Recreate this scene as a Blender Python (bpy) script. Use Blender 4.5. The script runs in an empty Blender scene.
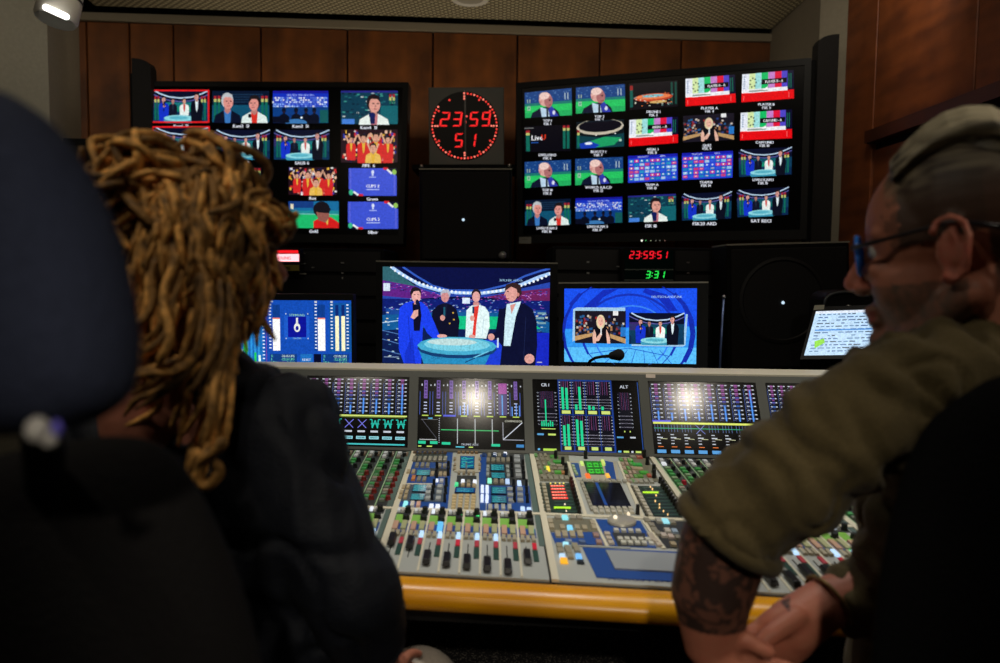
import bpy, math, random
from mathutils import Vector, Matrix, noise
random.seed(7)
V3 = Vector
scene = bpy.context.scene
COL = scene.collection
PI = math.pi

# ------------------------------------------------------------------ camera
FPX = 780.0
CX, CY = 500.0, 331.5
CAM = V3((0, 0, 1.24))
PITCH = math.radians(4.0)
ROLL = math.radians(0.7)
f_ = V3((0, math.cos(PITCH), -math.sin(PITCH)))
U0 = V3((0, math.sin(PITCH), math.cos(PITCH)))
R0 = V3((1, 0, 0))
r_ = R0 * math.cos(ROLL) + U0 * math.sin(ROLL)
u_ = U0 * math.cos(ROLL) - R0 * math.sin(ROLL)
cd = bpy.data.cameras.new('camera')
cam = bpy.data.objects.new('camera', cd)
COL.objects.link(cam)
M = Matrix(((r_.x, u_.x, -f_.x, CAM.x), (r_.y, u_.y, -f_.y, CAM.y), (r_.z, u_.z, -f_.z, CAM.z), (0, 0, 0, 1)))
cam.matrix_world = M
cd.sensor_width = 36
cd.lens = FPX / 1000 * 36
cd.clip_start = 0.02
cd.dof.use_dof = True
cd.dof.focus_distance = 2.0
cd.dof.aperture_fstop = 3.2
scene.camera = cam

def ray(px, py):
    return f_ + r_ * ((px - CX) / FPX) - u_ * ((py - CY) / FPX)
def at(px, py, Y):
    d = ray(px, py); return CAM + d * (Y / d.y)
def atz(px, py, z):
    d = ray(px, py); return CAM + d * ((z - CAM.z) / d.z)
def proj(p):
    q = p - CAM; w = q.dot(f_)
    return CX + FPX * q.dot(r_) / w, CY - FPX * q.dot(u_) / w
def hit(px, py, o, n):
    d = ray(px, py); return CAM + d * ((o - CAM).dot(n) / d.dot(n))

# ------------------------------------------------------------------ materials
def lin(c):
    if isinstance(c, str):
        c = c.lstrip('#'); c = [int(c[i:i + 2], 16) for i in (0, 2, 4)]
    out = []
    for x in c[:3]:
        x = x / 255.0
        out.append(x / 12.92 if x <= .04045 else ((x + .055) / 1.055) ** 2.4)
    return (out[0], out[1], out[2], 1.0)
MATS = {}
def mat(name, col=(128, 128, 128), rough=.6, metal=0, attr=False, emit=0, noise_amt=0, noise_scale=40, bump=0, spec=.5, sampling=None, coat=0, grain=None):
    if name in MATS: return MATS[name]
    m = bpy.data.materials.new(name); m.use_nodes = True
    nt = m.node_tree; b = nt.nodes['Principled BSDF']
    b.inputs['Base Color'].default_value = lin(col)
    b.inputs['Roughness'].default_value = rough
    b.inputs['Metallic'].default_value = metal
    b.inputs['Specular IOR Level'].default_value = spec
    b.inputs['Coat Weight'].default_value = coat
    src = None
    if attr:
        a = nt.nodes.new('ShaderNodeAttribute'); a.attribute_name = 'Col'; src = a.outputs['Color']
        if emit:
            b.inputs['Base Color'].default_value = (.004, .004, .004, 1)
            if grain:
                tc = nt.nodes.new('ShaderNodeTexCoord'); gn = nt.nodes.new('ShaderNodeTexNoise'); gn.inputs['Scale'].default_value = grain[1]; gn.inputs['Detail'].default_value = 5; gn.inputs['Roughness'].default_value = .75
                nt.links.new(tc.outputs['Object'], gn.inputs['Vector']); mr = nt.nodes.new('ShaderNodeMapRange'); mr.inputs['From Min'].default_value = .35; mr.inputs['From Max'].default_value = .65
                mr.inputs['To Min'].default_value = 1 - grain[0]; mr.inputs['To Max'].default_value = 1 + grain[0] * .6; nt.links.new(gn.outputs['Fac'], mr.inputs['Value'])
                mx = nt.nodes.new('ShaderNodeMix'); mx.data_type = 'RGBA'; mx.blend_type = 'MULTIPLY'; mx.inputs['Factor'].default_value = 1
                nt.links.new(src, mx.inputs['A']); nt.links.new(mr.outputs['Result'], mx.inputs['B']); nt.links.new(mx.outputs['Result'], b.inputs['Emission Color'])
            else: nt.links.new(src, b.inputs['Emission Color'])
        else:
            nt.links.new(src, b.inputs['Base Color'])
    elif emit:
        b.inputs['Emission Color'].default_value = lin(col)
        b.inputs['Base Color'].default_value = (.01, .01, .01, 1)
    if emit:
        b.inputs['Emission Strength'].default_value = emit
        try: m.cycles.emission_sampling = sampling or 'NONE'
        except Exception: pass
    if noise_amt or bump:
        tc = nt.nodes.new('ShaderNodeTexCoord')
        n = nt.nodes.new('ShaderNodeTexNoise'); n.inputs['Scale'].default_value = noise_scale
        n.inputs['Detail'].default_value = 4
        nt.links.new(tc.outputs['Object'], n.inputs['Vector'])
        if noise_amt:
            mx = nt.nodes.new('ShaderNodeMix'); mx.data_type = 'RGBA'; mx.blend_type = 'MULTIPLY'
            mx.inputs['Factor'].default_value = 1
            mr = nt.nodes.new('ShaderNodeMapRange')
            mr.inputs['From Min'].default_value = .3; mr.inputs['From Max'].default_value = .7
            mr.inputs['To Min'].default_value = 1 - noise_amt; mr.inputs['To Max'].default_value = 1 + noise_amt
            nt.links.new(n.outputs['Fac'], mr.inputs['Value'])
            if src: nt.links.new(src, mx.inputs['A'])
            else: mx.inputs['A'].default_value = lin(col)
            nt.links.new(mr.outputs['Result'], mx.inputs['B'])
            nt.links.new(mx.outputs['Result'], b.inputs['Base Color'])
        if bump:
            bp = nt.nodes.new('ShaderNodeBump'); bp.inputs['Strength'].default_value = bump
            bp.inputs['Distance'].default_value = .004
            nt.links.new(n.outputs['Fac'], bp.inputs['Height'])
            nt.links.new(bp.outputs['Normal'], b.inputs['Normal'])
    MATS[name] = m
    return m

def wood_mat(name, dark, light, axis_scale, rough=.5, fine=260):
    m = bpy.data.materials.new(name); m.use_nodes = True
    nt = m.node_tree; b = nt.nodes['Principled BSDF']; L = nt.links.new
    tc = nt.nodes.new('ShaderNodeTexCoord')
    mp = nt.nodes.new('ShaderNodeMapping'); mp.inputs['Scale'].default_value = axis_scale
    L(tc.outputs['Object'], mp.inputs['Vector'])
    n1 = nt.nodes.new('ShaderNodeTexNoise'); n1.inputs['Scale'].default_value = 3; n1.inputs['Detail'].default_value = 6
    L(mp.outputs['Vector'], n1.inputs['Vector'])
    n2 = nt.nodes.new('ShaderNodeTexNoise'); n2.inputs['Scale'].default_value = 9; n2.inputs['Detail'].default_value = 2
    L(tc.outputs['Object'], n2.inputs['Vector'])
    ad = nt.nodes.new('ShaderNodeMath'); ad.operation = 'MULTIPLY_ADD'; ad.inputs[1].default_value = .6
    L(n1.outputs['Fac'], ad.inputs[0])
    ml = nt.nodes.new('ShaderNodeMath'); ml.operation = 'MULTIPLY'; ml.inputs[1].default_value = .4
    L(n2.outputs['Fac'], ml.inputs[0]); L(ml.outputs[0], ad.inputs[2])
    cr = nt.nodes.new('ShaderNodeValToRGB')
    cr.color_ramp.elements[0].position = .38; cr.color_ramp.elements[0].color = lin(dark)
    cr.color_ramp.elements[1].position = .62; cr.color_ramp.elements[1].color = lin(light)
    L(ad.outputs[0], cr.inputs['Fac']); L(cr.outputs['Color'], b.inputs['Base Color'])
    if fine:
        w = nt.nodes.new('ShaderNodeTexWave'); w.inputs['Scale'].default_value = fine / 6.28 * 2
        w.bands_direction = 'X'
        mp2 = nt.nodes.new('ShaderNodeMapping'); mp2.inputs['Rotation'].default_value = (0, 0, 0)
        cmb = nt.nodes.new('ShaderNodeSeparateXYZ'); L(tc.outputs['Object'], cmb.inputs[0])
        sm = nt.nodes.new('ShaderNodeMath'); sm.operation = 'ADD'; L(cmb.outputs['X'], sm.inputs[0]); L(cmb.outputs['Y'], sm.inputs[1])
        cx = nt.nodes.new('ShaderNodeCombineXYZ'); L(sm.outputs[0], cx.inputs['X'])
        L(cx.outputs[0], w.inputs['Vector'])
        bp = nt.nodes.new('ShaderNodeBump'); bp.inputs['Strength'].default_value = .5; bp.inputs['Distance'].default_value = .002
        L(w.outputs['Fac'], bp.inputs['Height']); L(bp.outputs['Normal'], b.inputs['Normal'])
    b.inputs['Roughness'].default_value = rough
    MATS[name] = m
    return m

# ------------------------------------------------------------------ mesh builder
class MB:
    def __init__(s): s.v = []; s.f = []; s.c = []; s.m = []
    def add(s, vs, fs, col=None, m=0):
        k = len(s.v); s.v += [V3(p) for p in vs]
        c = lin(col) if col is not None and (isinstance(col, str) or max(col) > 1.0 or len(col) == 3) else col
        for q in fs: s.f.append([i + k for i in q]); s.c.append(c); s.m.append(m)
    def hexa(s, b4, t4, col=None, m=0):
        s.add(list(b4) + list(t4), [(3, 2, 1, 0), (4, 5, 6, 7), (0, 1, 5, 4), (1, 2, 6, 5), (2, 3, 7, 6), (3, 0, 4, 7)], col, m)
    def box(s, lo, hi, col=None, m=0):
        x0, y0, z0 = lo; x1, y1, z1 = hi
        s.hexa([(x0, y0, z0), (x1, y0, z0), (x1, y1, z0), (x0, y1, z0)], [(x0, y0, z1), (x1, y0, z1), (x1, y1, z1), (x0, y1, z1)], col, m)
    def slab(s, pts, off, col=None, m=0, taper=None):
        """polygon extruded by vector off; taper scales the far end about its centre"""
        n = len(pts); pts = [V3(p) for p in pts]; off = V3(off)
        top = [p + off for p in pts]
        if taper:
            c = sum(top, V3((0, 0, 0))) / n; top = [c + (p - c) * taper for p in top]
        s.add(pts + top, [tuple(range(n - 1, -1, -1)), tuple(range(n, 2 * n))] + [(i, (i + 1) % n, n + (i + 1) % n, n + i) for i in range(n)], col, m)
    def tube(s, path, rad, seg=8, col=None, m=0, cap=True):
        path = [V3(p) for p in path]; n = len(path)
        if not isinstance(rad, (list, tuple)): rad = [rad] * n
        vs = []; ref = V3((0.31, 0.2, 0.93))
        prev = None
        for i, p in enumerate(path):
            t = (path[min(i + 1, n - 1)] - path[max(i - 1, 0)])
            if t.length < 1e-9: t = V3((0, 0, 1))
            t.normalize()
            if prev is None:
                a = t.cross(ref)
                if a.length < 1e-3: a = t.cross(V3((1, 0, 0)))
            else: a = prev - t * prev.dot(t)
            if a.length < 1e-6: a = t.cross(ref)
            a.normalize(); prev = a; b = t.cross(a)
            for k in range(seg):
                w = 2 * PI * k / seg
                vs.append(p + (a * math.cos(w) + b * math.sin(w)) * rad[i])
        fs = []
        for i in range(n - 1):
            for k in range(seg):
                k2 = (k + 1) % seg
                fs.append((i * seg + k, i * seg + k2, (i + 1) * seg + k2, (i + 1) * seg + k))
        if cap:
            fs.append(tuple(range(seg - 1, -1, -1))); fs.append(tuple((n - 1) * seg + k for k in range(seg)))
        s.add(vs, fs, col, m)
    def ell(s, c, ax, nu=20, nv=12, col=None, m=0, a=V3((1, 0, 0)), b=V3((0, 1, 0)), cc=V3((0, 0, 1))):
        c = V3(c); vs = [c + cc * ax[2]]
        for j in range(1, nv):
            th = PI * j / nv
            for i in range(nu):
                ph = 2 * PI * i / nu
                vs.append(c + a * (ax[0] * math.sin(th) * math.cos(ph)) + b * (ax[1] * math.sin(th) * math.sin(ph)) + cc * (ax[2] * math.cos(th)))
        vs.append(c - cc * ax[2]); fs = []
        for i in range(nu):
            i2 = (i + 1) % nu
            fs.append((0, 1 + i, 1 + i2))
            for j in range(nv - 2):
                o = 1 + j * nu; fs.append((o + i, o + nu + i, o + nu + i2, o + i2))
            o = 1 + (nv - 2) * nu; fs.append((o + i, len(vs) - 1, o + i2))
        s.add(vs, fs, col, m)
    def cap(s, p0, r0, p1, r1, seg=16, rings=5, col=None, m=0):
        p0 = V3(p0); p1 = V3(p1); t = (p1 - p0).normalized(); path = []; rad = []
        for i in range(rings):
            w = PI / 2 * (1 - i / rings); path.append(p0 - t * r0 * math.sin(w)); rad.append(max(r0 * math.cos(w), r0 * .02))
        for i in range(5):
            q = i / 4; path.append(p0.lerp(p1, q)); rad.append(r0 + (r1 - r0) * q)
        for i in range(1, rings + 1):
            w = PI / 2 * i / rings; path.append(p1 + t * r1 * math.sin(w)); rad.append(max(r1 * math.cos(w), r1 * .02))
        s.tube(path, rad, seg, col, m)
    def lathe(s, prof, o, ax, seg=24, col=None, m=0):
        o = V3(o); ax = V3(ax).normalized()
        a = ax.cross(V3((0.3, 0.9, 0.31))).normalized(); b = ax.cross(a)
        vs = []; n = len(prof)
        for (r, h) in prof:
            for k in range(seg):
                w = 2 * PI * k / seg; vs.append(o + ax * h + (a * math.cos(w) + b * math.sin(w)) * r)
        fs = []
        for i in range(n - 1):
            for k in range(seg):
                k2 = (k + 1) % seg; fs.append((i * seg + k, i * seg + k2, (i + 1) * seg + k2, (i + 1) * seg + k))
        fs.append(tuple(range(seg - 1, -1, -1))); fs.append(tuple((n - 1) * seg + k for k in range(seg)))
        s.add(vs, fs, col, m)
    def build(s, name, mats, parent=None, smooth=False, origin=None, label=None):
        if not isinstance(mats, (list, tuple)): mats = [mats]
        if not s.v: return None
        if origin is None:
            origin = V3([(min(p[i] for p in s.v) + max(p[i] for p in s.v)) / 2 for i in range(3)])
            if parent is None: origin.z = min(p.z for p in s.v)
        me = bpy.data.meshes.new(name)
        me.from_pydata([p - origin for p in s.v], [], s.f)
        for m in mats: me.materials.append(m)
        me.polygons.foreach_set('material_index', s.m)
        if any(c is not None for c in s.c):
            ca = me.color_attributes.new('Col', 'FLOAT_COLOR', 'CORNER')
            dat = []
            for f, c in zip(s.f, s.c): dat += list(c or (.5, .5, .5, 1)) * len(f)
            ca.data.foreach_set('color', dat)
        if smooth: me.polygons.foreach_set('use_smooth', [True] * len(s.f))
        me.update()
        o = bpy.data.objects.new(name, me); COL.objects.link(o)
        if parent is not None:
            o.parent = parent; o.location = origin - wloc(parent)
        else: o.location = origin
        if label: o['label'] = label
        return o
def wloc(o):
    p = V3(o.location)
    while o.parent is not None: o = o.parent; p += V3(o.location)
    return p
def thing(name, loc, label, cat, group=None):
    o = bpy.data.objects.new(name, None); COL.objects.link(o); o.location = loc
    o.empty_display_size = .05
    tag(o, label, cat, group); return o
def tag(o, label, cat, group=None):
    o['label'] = label; o['category'] = cat
    if group: o['group'] = group
    return o
def struct(o): o['kind'] = 'structure'; return o
def stuff(o): o['kind'] = 'stuff'; return o
def shade_angle(o, deg=35):
    me = o.data; me.polygons.foreach_set('use_smooth', [True] * len(me.polygons))
    try: me.set_sharp_from_angle(angle=math.radians(deg))
    except Exception: pass
def bevel(o, w, seg=2):
    m = o.modifiers.new('bevel', 'BEVEL'); m.width = w; m.segments = seg; m.limit_method = 'ANGLE'; return o

# ------------------------------------------------------------------ planes that carry pictures
class Plane:
    def __init__(s, o, U, V):
        s.o = V3(o); s.U = V3(U); s.V = V3(V)      # o = top left, U right, V down (full extents)
        s.n = s.V.cross(s.U).normalized()          # towards the viewer
        if s.n.dot(CAM - s.o) < 0: s.n = -s.n
    def P(s, u, v, h=0): return s.o + s.U * u + s.V * v + s.n * h
    def px(s, x, y, h=0): return hit(x, y, s.o, s.n) + s.n * h
def plane_from(tl, Ytl, tr, Ytr, br=None, bl=None):
    A = at(tl[0], tl[1], Ytl); B = at(tr[0], tr[1], Ytr); U = B - A
    if br is not None:
        d = ray(*br); t = (B - CAM).dot(U) / d.dot(U); W = CAM + d * t - B
    else:
        d = ray(*bl); t = (A - CAM).dot(U) / d.dot(U); W = CAM + d * t - A
    return Plane(A, U, W)

def plane_v(tl, Ytl, tr, Ytr, yb, lean=0.0):
    """upright rectangle; lean > 0 brings the foot towards the viewer"""
    A = at(tl[0], tl[1], Ytl); B = at(tr[0], tr[1], Ytr); U = B - A
    d = V3((0, -lean, -1)); d = (d - U * (d.dot(U) / U.dot(U))).normalized(); lo, hi = 0.0, 3.0
    for _ in range(50):
        m = (lo + hi) / 2
        if proj(A + d * m)[1] < yb: lo = m
        else: hi = m
    return Plane(A, U, d * lo)

GLY = {}
def glyph(ch):
    if ch in GLY: return GLY[ch]
    cu = bpy.data.curves.new('glyph', 'FONT'); cu.body = ch; cu.resolution_u = 2; cu.size = 1
    ob = bpy.data.objects.new('glyph', cu); COL.objects.link(ob)
    bpy.context.view_layer.update()
    dg = bpy.context.evaluated_depsgraph_get(); ev = ob.evaluated_get(dg); me = ev.to_mesh()
    vs = [(v.co.x, v.co.y) for v in me.vertices]; fs = [tuple(p.vertices) for p in me.polygons]
    ev.to_mesh_clear(); bpy.data.objects.remove(ob); bpy.data.curves.remove(cu)
    if vs: x0 = min(v[0] for v in vs); x1 = max(v[0] for v in vs)
    else: x0, x1 = 0, .3
    vs = [(v[0] - x0, v[1]) for v in vs]
    GLY[ch] = (vs, fs, x1 - x0); return GLY[ch]

def clip01(pts):
    for ax, lim, sg in ((0, -.012, 1), (0, 1.012, -1), (1, -.022, 1), (1, 1.022, -1)):
        out = []; n = len(pts)
        for i in range(n):
            p, q = pts[i], pts[(i + 1) % n]; a = (p[ax] - lim) * sg; b = (q[ax] - lim) * sg
            if a >= 0: out.append(p)
            if (a >= 0) != (b >= 0):
                t = a / (a - b); out.append((p[0] + (q[0] - p[0]) * t, p[1] + (q[1] - p[1]) * t))
        pts = out
        if len(pts) < 3: return pts
    return pts
class Pic:
    """vector drawing on a plane, in unit coordinates of a quad"""
    EPS = 0.00004
    def __init__(s, plane, q, mb=None, base=0.0008):
        s.pl = plane; s.q = q; s.mb = mb or MB(); s.k = base
        if len(q[0]) == 2: s.c = [plane.px(*p) for p in q]
        else: s.c = [V3(p) for p in q]
        s.w = (s.c[1] - s.c[0]).length; s.h = (s.c[3] - s.c[0]).length; s.asp = s.w / s.h
    def P(s, u, v):
        a = s.c[0].lerp(s.c[1], u); b = s.c[3].lerp(s.c[2], u); return a.lerp(b, v) + s.pl.n * s.k
    def up(s): s.k += s.EPS
    def poly(s, pts, col):
        s.up(); pts = clip01(pts); n = len(pts)
        if n < 3: return
        A = sum((pts[i][0] * pts[(i + 1) % n][1] - pts[(i + 1) % n][0] * pts[i][1]) for i in range(n))
        s.mb.add([s.P(*p) for p in pts], [tuple(range(n)) if A < 0 else tuple(range(n - 1, -1, -1))], col)
    def rect(s, a, b, c, d, col): s.poly([(a, b), (c, b), (c, d), (a, d)], col)
    def rects(s, L):
        s.up()
        for (a, b, c, d, col) in L: s.mb.add([s.P(a, d), s.P(c, d), s.P(c, b), s.P(a, b)], [(0, 1, 2, 3)], col)
    def ell(s, cx, cy, rx, ry, col, n=14, a0=0, a1=2 * PI):
        s.poly([(cx + rx * math.cos(a0 + (a1 - a0) * i / n), cy + ry * math.sin(a0 + (a1 - a0) * i / n)) for i in range(n + (a1 - a0 < 6.2))], col)
    def line(s, pts, w, col):
        """w in units of the height"""
        s.up(); A = s.asp
        for i in range(len(pts) - 1):
            (x0, y0), (x1, y1) = pts[i], pts[i + 1]; dx, dy = (x1 - x0) * A, y1 - y0; L = math.hypot(dx, dy) or 1
            nx, ny = -dy / L * w / 2 / A, dx / L * w / 2
            s.mb.add([s.P(x0 + nx, y0 + ny), s.P(x1 + nx, y1 + ny), s.P(x1 - nx, y1 - ny), s.P(x0 - nx, y0 - ny)], [(0, 1, 2, 3)], col)
    def text(s, t, u, v, h, col, align='c', sx=1.0, bold=0):
        """baseline centre at (u,v); cap height h (height units)"""
        sc = h / .72; adv = []; x = 0
        for ch in t:
            if ch == ' ': adv.append(x); x += .3; continue
            adv.append(x); x += glyph(ch)[2] + .09
        x -= .09; W = x * sc / s.asp * sx
        u0 = u - W / 2 if align == 'c' else (u - W if align == 'r' else u)
        s.up()
        for rep in range(1 + (bold > 0)):
            ox = bold * rep
            for ch, ax in zip(t, adv):
                if ch == ' ': continue
                vs, fs, _ = glyph(ch)
                s.mb.add([s.P(u0 + (p[0] + ax + ox) * sc / s.asp * sx, v - p[1] * sc) for p in vs], fs, col)
    def done(s, name, m, parent, label=None): return s.mb.build(name, m, parent, label=label)

def remesh(mb, voxel, smooth_it=4, fn=None):
    """one continuous surface out of overlapping shapes -> (verts, faces)"""
    me = bpy.data.meshes.new('t'); me.from_pydata(mb.v, [], mb.f); me.update()
    ob = bpy.data.objects.new('t', me); COL.objects.link(ob)
    m = ob.modifiers.new('r', 'REMESH'); m.mode = 'VOXEL'; m.voxel_size = voxel
    if smooth_it:
        s = ob.modifiers.new('s', 'SMOOTH'); s.factor = .5; s.iterations = smooth_it
    bpy.context.view_layer.update()
    ev = ob.evaluated_get(bpy.context.evaluated_depsgraph_get()); em = ev.to_mesh()
    vs = [v.co.copy() for v in em.vertices]; ns = [v.normal.copy() for v in em.vertices]
    fs = [tuple(p.vertices) for p in em.polygons]
    ev.to_mesh_clear(); bpy.data.objects.remove(ob); bpy.data.meshes.remove(me)
    if fn: vs = [v + n * fn(v) for v, n in zip(vs, ns)]
    return vs, fs
def skin_obj(name, vs, fs, m, parent, vcol=None, origin=None, mi=None):
    me = bpy.data.meshes.new(name)
    o0 = origin or wloc(parent)
    me.from_pydata([v - o0 for v in vs], [], fs)
    for x in (m if isinstance(m, (list, tuple)) else [m]): me.materials.append(x)
    if vcol:
        ca = me.color_attributes.new('Col', 'FLOAT_COLOR', 'POINT'); d = []
        for v in vs: d += list(vcol(v))
        ca.data.foreach_set('color', d)
    me.polygons.foreach_set('use_smooth', [True] * len(fs)); me.update()
    o = bpy.data.objects.new(name, me); COL.objects.link(o)
    if parent is not None: o.parent = parent; o.location = o0 - wloc(parent)
    else: o.location = o0
    return o
# ================================================================== MATERIALS
m_beige = mat('beige_plaster', (148, 140, 122), rough=.9, noise_amt=.05, noise_scale=60)
m_wood = wood_mat('acoustic_wood', (92, 48, 10), (140, 78, 24), (3, 3, .6), rough=.55, fine=260)
m_woodR = wood_mat('side_wall_wood', (104, 50, 20), (146, 76, 32), (3, 1, 6), rough=.5, fine=260)
m_gap = mat('panel_joint_black', (8, 5, 3), rough=.9)
m_black = mat('black_plastic', (9, 9, 10), rough=.5)
m_blackm = mat('matt_black', (5, 5, 6), rough=.8, spec=.2)
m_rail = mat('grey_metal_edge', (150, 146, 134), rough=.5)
m_screw = mat('bright_metal', (190, 190, 190), rough=.3, metal=.9)
m_bezel = mat('screen_bezel', (24, 25, 26), rough=.6, spec=.25)
m_glass = mat('black_screen_glass', (3, 3, 6), rough=.3, spec=.15)
m_pic = mat('screen_picture', attr=True, emit=1.0, rough=.25, spec=.25, grain=(.28, 190))
m_picbig = mat('bright_screen_picture', attr=True, emit=1.1, rough=.3, spec=.25, sampling='AUTO', grain=(.28, 170))
m_text = mat('screen_lettering', attr=True, emit=1.0, rough=.4)
m_led = mat('led_light', attr=True, emit=1.3, rough=.4)
m_attr = mat('painted_plastic', attr=True, rough=.5)

# ================================================================== ROOM
ZW = 2.409
W0 = V3((-1.988, 3.75, 0)); 
Yr = 3.95; W1p = at(769, 43, Yr); W1 = V3((W1p.x, Yr, 0))
wdir = (W1 - W0).normalized(); wn = V3((wdir.y, -wdir.x, 0))      # normal towards the room
ZC = ZW + .045
LA = W0.copy(); LB = V3((at(48, 60, 3.25).x, 3.25, 0)); LC = V3((at(-60, 60, 2.9).x, 2.9, 0)); LD = V3((LC.x - .5, -1.8, 0))
RA = W1.copy(); RB = V3((at(820, 20, 3.3).x, 3.3, 0)); RC = V3((at(852, 20, 3.22).x, 3.22, 0)); RD = V3((RC.x + .12, -1.8, 0))
def wallseg(name, a, b, z0, z1, m, t=.12, side=1):
    d = (b - a).normalized(); n = V3((d.y, -d.x, 0)) * side; mb = MB()
    mb.slab([a + V3((0, 0, z0)), b + V3((0, 0, z0)), b + V3((0, 0, z1)), a + V3((0, 0, z1))], -n * t)
    return struct(mb.build(name, m))
# back wall core (black joints show between the panels)
wallseg('wall_back', W0 - wdir * .3, W1 + wdir * .3, 0, ZC + .1, m_gap)
wb = bpy.data.objects['wall_back']
def wall_x(px, off=0):   # distance along the back wall for an image column
    d = ray(px, 60); o = W0 + wn * off; t = (o - CAM).dot(wn) / d.dot(wn); return (CAM + d * t - W0).dot(wdir)
seams = [78, 89, 131.5, 175, 262, 348, 433, 517, 599, 680, 769]
for i in range(len(seams) - 1):
    a = wall_x(seams[i]) + .004; b = wall_x(seams[i + 1]) - .004
    if i == 0: a = -.05
    mb = MB(); p = W0 + wdir * a; q = W0 + wdir * b
    mb.slab([p + V3((0, 0, .1)), q + V3((0, 0, .1)), q + V3((0, 0, ZW - .004)), p + V3((0, 0, ZW - .004))], wn * .022)
    o = mb.build('wall_panel', m_wood, wb); bevel(o, .003)
# cornice strip under the ceiling
mb = MB(); p = W0 + wdir * -.05; q = W1 + wdir * .1
mb.slab([p + V3((0, 0, ZW)), q + V3((0, 0, ZW)), q + V3((0, 0, ZW + .034)), p + V3((0, 0, ZW + .034))], wn * .04)
struct(mb.build('trim_1', mat('cornice_paint', (150, 140, 120), rough=.7)))
wallseg('wall_left', LB, LA, 0, ZC + .35, m_beige, t=.3, side=1)
wallseg('wall_left', LC, LB, 0, ZC + .35, mat('grey_plaster', (150, 146, 130), rough=.9, noise_amt=.06, noise_scale=70), t=.3, side=1)
wallseg('wall_left', LD, LC, 0, ZC + .35, m_beige, t=.3, side=1)
wallseg('wall_right', RA, RB, 0, ZC + .05, mat('taupe_plaster', (120, 112, 96), rough=.9, noise_amt=.05, noise_scale=60), t=.05, side=1)
wallseg('wall_right', RB, RC, 0, ZC + .3, m_beige, t=.3, side=1)
wallseg('wall_right', RC, RD, 0, ZC + .45, m_gap, t=.1, side=1)
wallseg('wall_rear', LD, RD, 0, ZC + .1, m_beige, t=.12, side=-1)
wr = [o for o in COL.objects if o.name.startswith('wall_right')][2]
# right wall: boards above, frame ledge, niche boards below
rd = (RD - RC).normalized(); rn = V3((rd.y, -rd.x, 0))
if rn.x > 0: rn = -rn
def rwall_t(px, py=60):
    d = ray(px, py); t = (RC - CAM).dot(rn) / d.dot(rn); return (CAM + d * t - RC).dot(rd)
def rwall_z(px, py):
    d = ray(px, py); t = (RC - CAM).dot(rn) / d.dot(rn); return (CAM + d * t).z
zl = rwall_z(940, 109)
ts = [0.0, rwall_t(881), rwall_t(984, 30), rwall_t(984, 30) + .75, rwall_t(984, 30) + 1.5, 4.3]
for i in range(5):
    a, b = ts[i] + .004, ts[i + 1] - .004
    lo = 0 if i == 0 else zl
    p = RC + rd * a; q = RC + rd * b
    mb = MB(); mb.slab([p + V3((0, 0, lo)), q + V3((0, 0, lo)), q + V3((0, 0, ZC + .4)), p + V3((0, 0, ZC + .4))], rn * .02)
    o = mb.build('wall_panel', m_woodR, wr); bevel(o, .003)
    if i:
        mb = MB(); mb.slab([p + V3((0, 0, 0)), q + V3((0, 0, 0)), q + V3((0, 0, zl - .07)), p + V3((0, 0, zl - .07))], rn * .012)
        o = mb.build('niche_panel', m_gap if i > 1 else m_woodR, wr)
p = RC + rd * ts[1]; q = RC + rd * 4.3
mb = MB(); mb.slab([p + V3((0, 0, zl - .045)), q + V3((0, 0, zl - .045)), q + V3((0, 0, zl)), p + V3((0, 0, zl))], rn * .05)
mb.build('wall_ledge', wood_mat('ledge_wood', (60, 26, 10), (86, 40, 16), (3, 1, 6), fine=0), wr)
# ceiling: perforated acoustic board
m = bpy.data.materials.new('perforated_ceiling'); m.use_nodes = True; nt = m.node_tree; b = nt.nodes['Principled BSDF']; L = nt.links.new
tc = nt.nodes.new('ShaderNodeTexCoord'); sp = nt.nodes.new('ShaderNodeSeparateXYZ'); L(tc.outputs['Object'], sp.inputs[0])
def cell(out):
    a = nt.nodes.new('ShaderNodeMath'); a.operation = 'MULTIPLY'; a.inputs[1].default_value = 1 / .036; L(out, a.inputs[0])
    f = nt.nodes.new('ShaderNodeMath'); f.operation = 'FRACT'; L(a.outputs[0], f.inputs[0])
    s = nt.nodes.new('ShaderNodeMath'); s.operation = 'SUBTRACT'; s.inputs[1].default_value = .5; L(f.outputs[0], s.inputs[0])
    q = nt.nodes.new('ShaderNodeMath'); q.operation = 'MULTIPLY'; L(s.outputs[0], q.inputs[0]); L(s.outputs[0], q.inputs[1]); return q.outputs[0]
def rot(sign):
    a = nt.nodes.new('ShaderNodeMath'); a.operation = 'ADD' if sign > 0 else 'SUBTRACT'; L(sp.outputs['X'], a.inputs[0]); L(sp.outputs['Y'], a.inputs[1]); return a.outputs[0]
ad = nt.nodes.new('ShaderNodeMath'); ad.operation = 'ADD'; L(cell(rot(1)), ad.inputs[0]); L(cell(rot(-1)), ad.inputs[1])
lt = nt.nodes.new('ShaderNodeMath'); lt.operation = 'LESS_THAN'; lt.inputs[1].default_value = .085; L(ad.outputs[0], lt.inputs[0])
mx = nt.nodes.new('ShaderNodeMix'); mx.data_type = 'RGBA'; L(lt.outputs[0], mx.inputs['Factor'])
mx.inputs['A'].default_value = lin((112, 104, 80)); mx.inputs['B'].default_value = lin((205, 195, 160)); L(mx.outputs['Result'], b.inputs['Base Color'])
b.inputs['Roughness'].default_value = .9
mb = MB(); yb = 3.62
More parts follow.
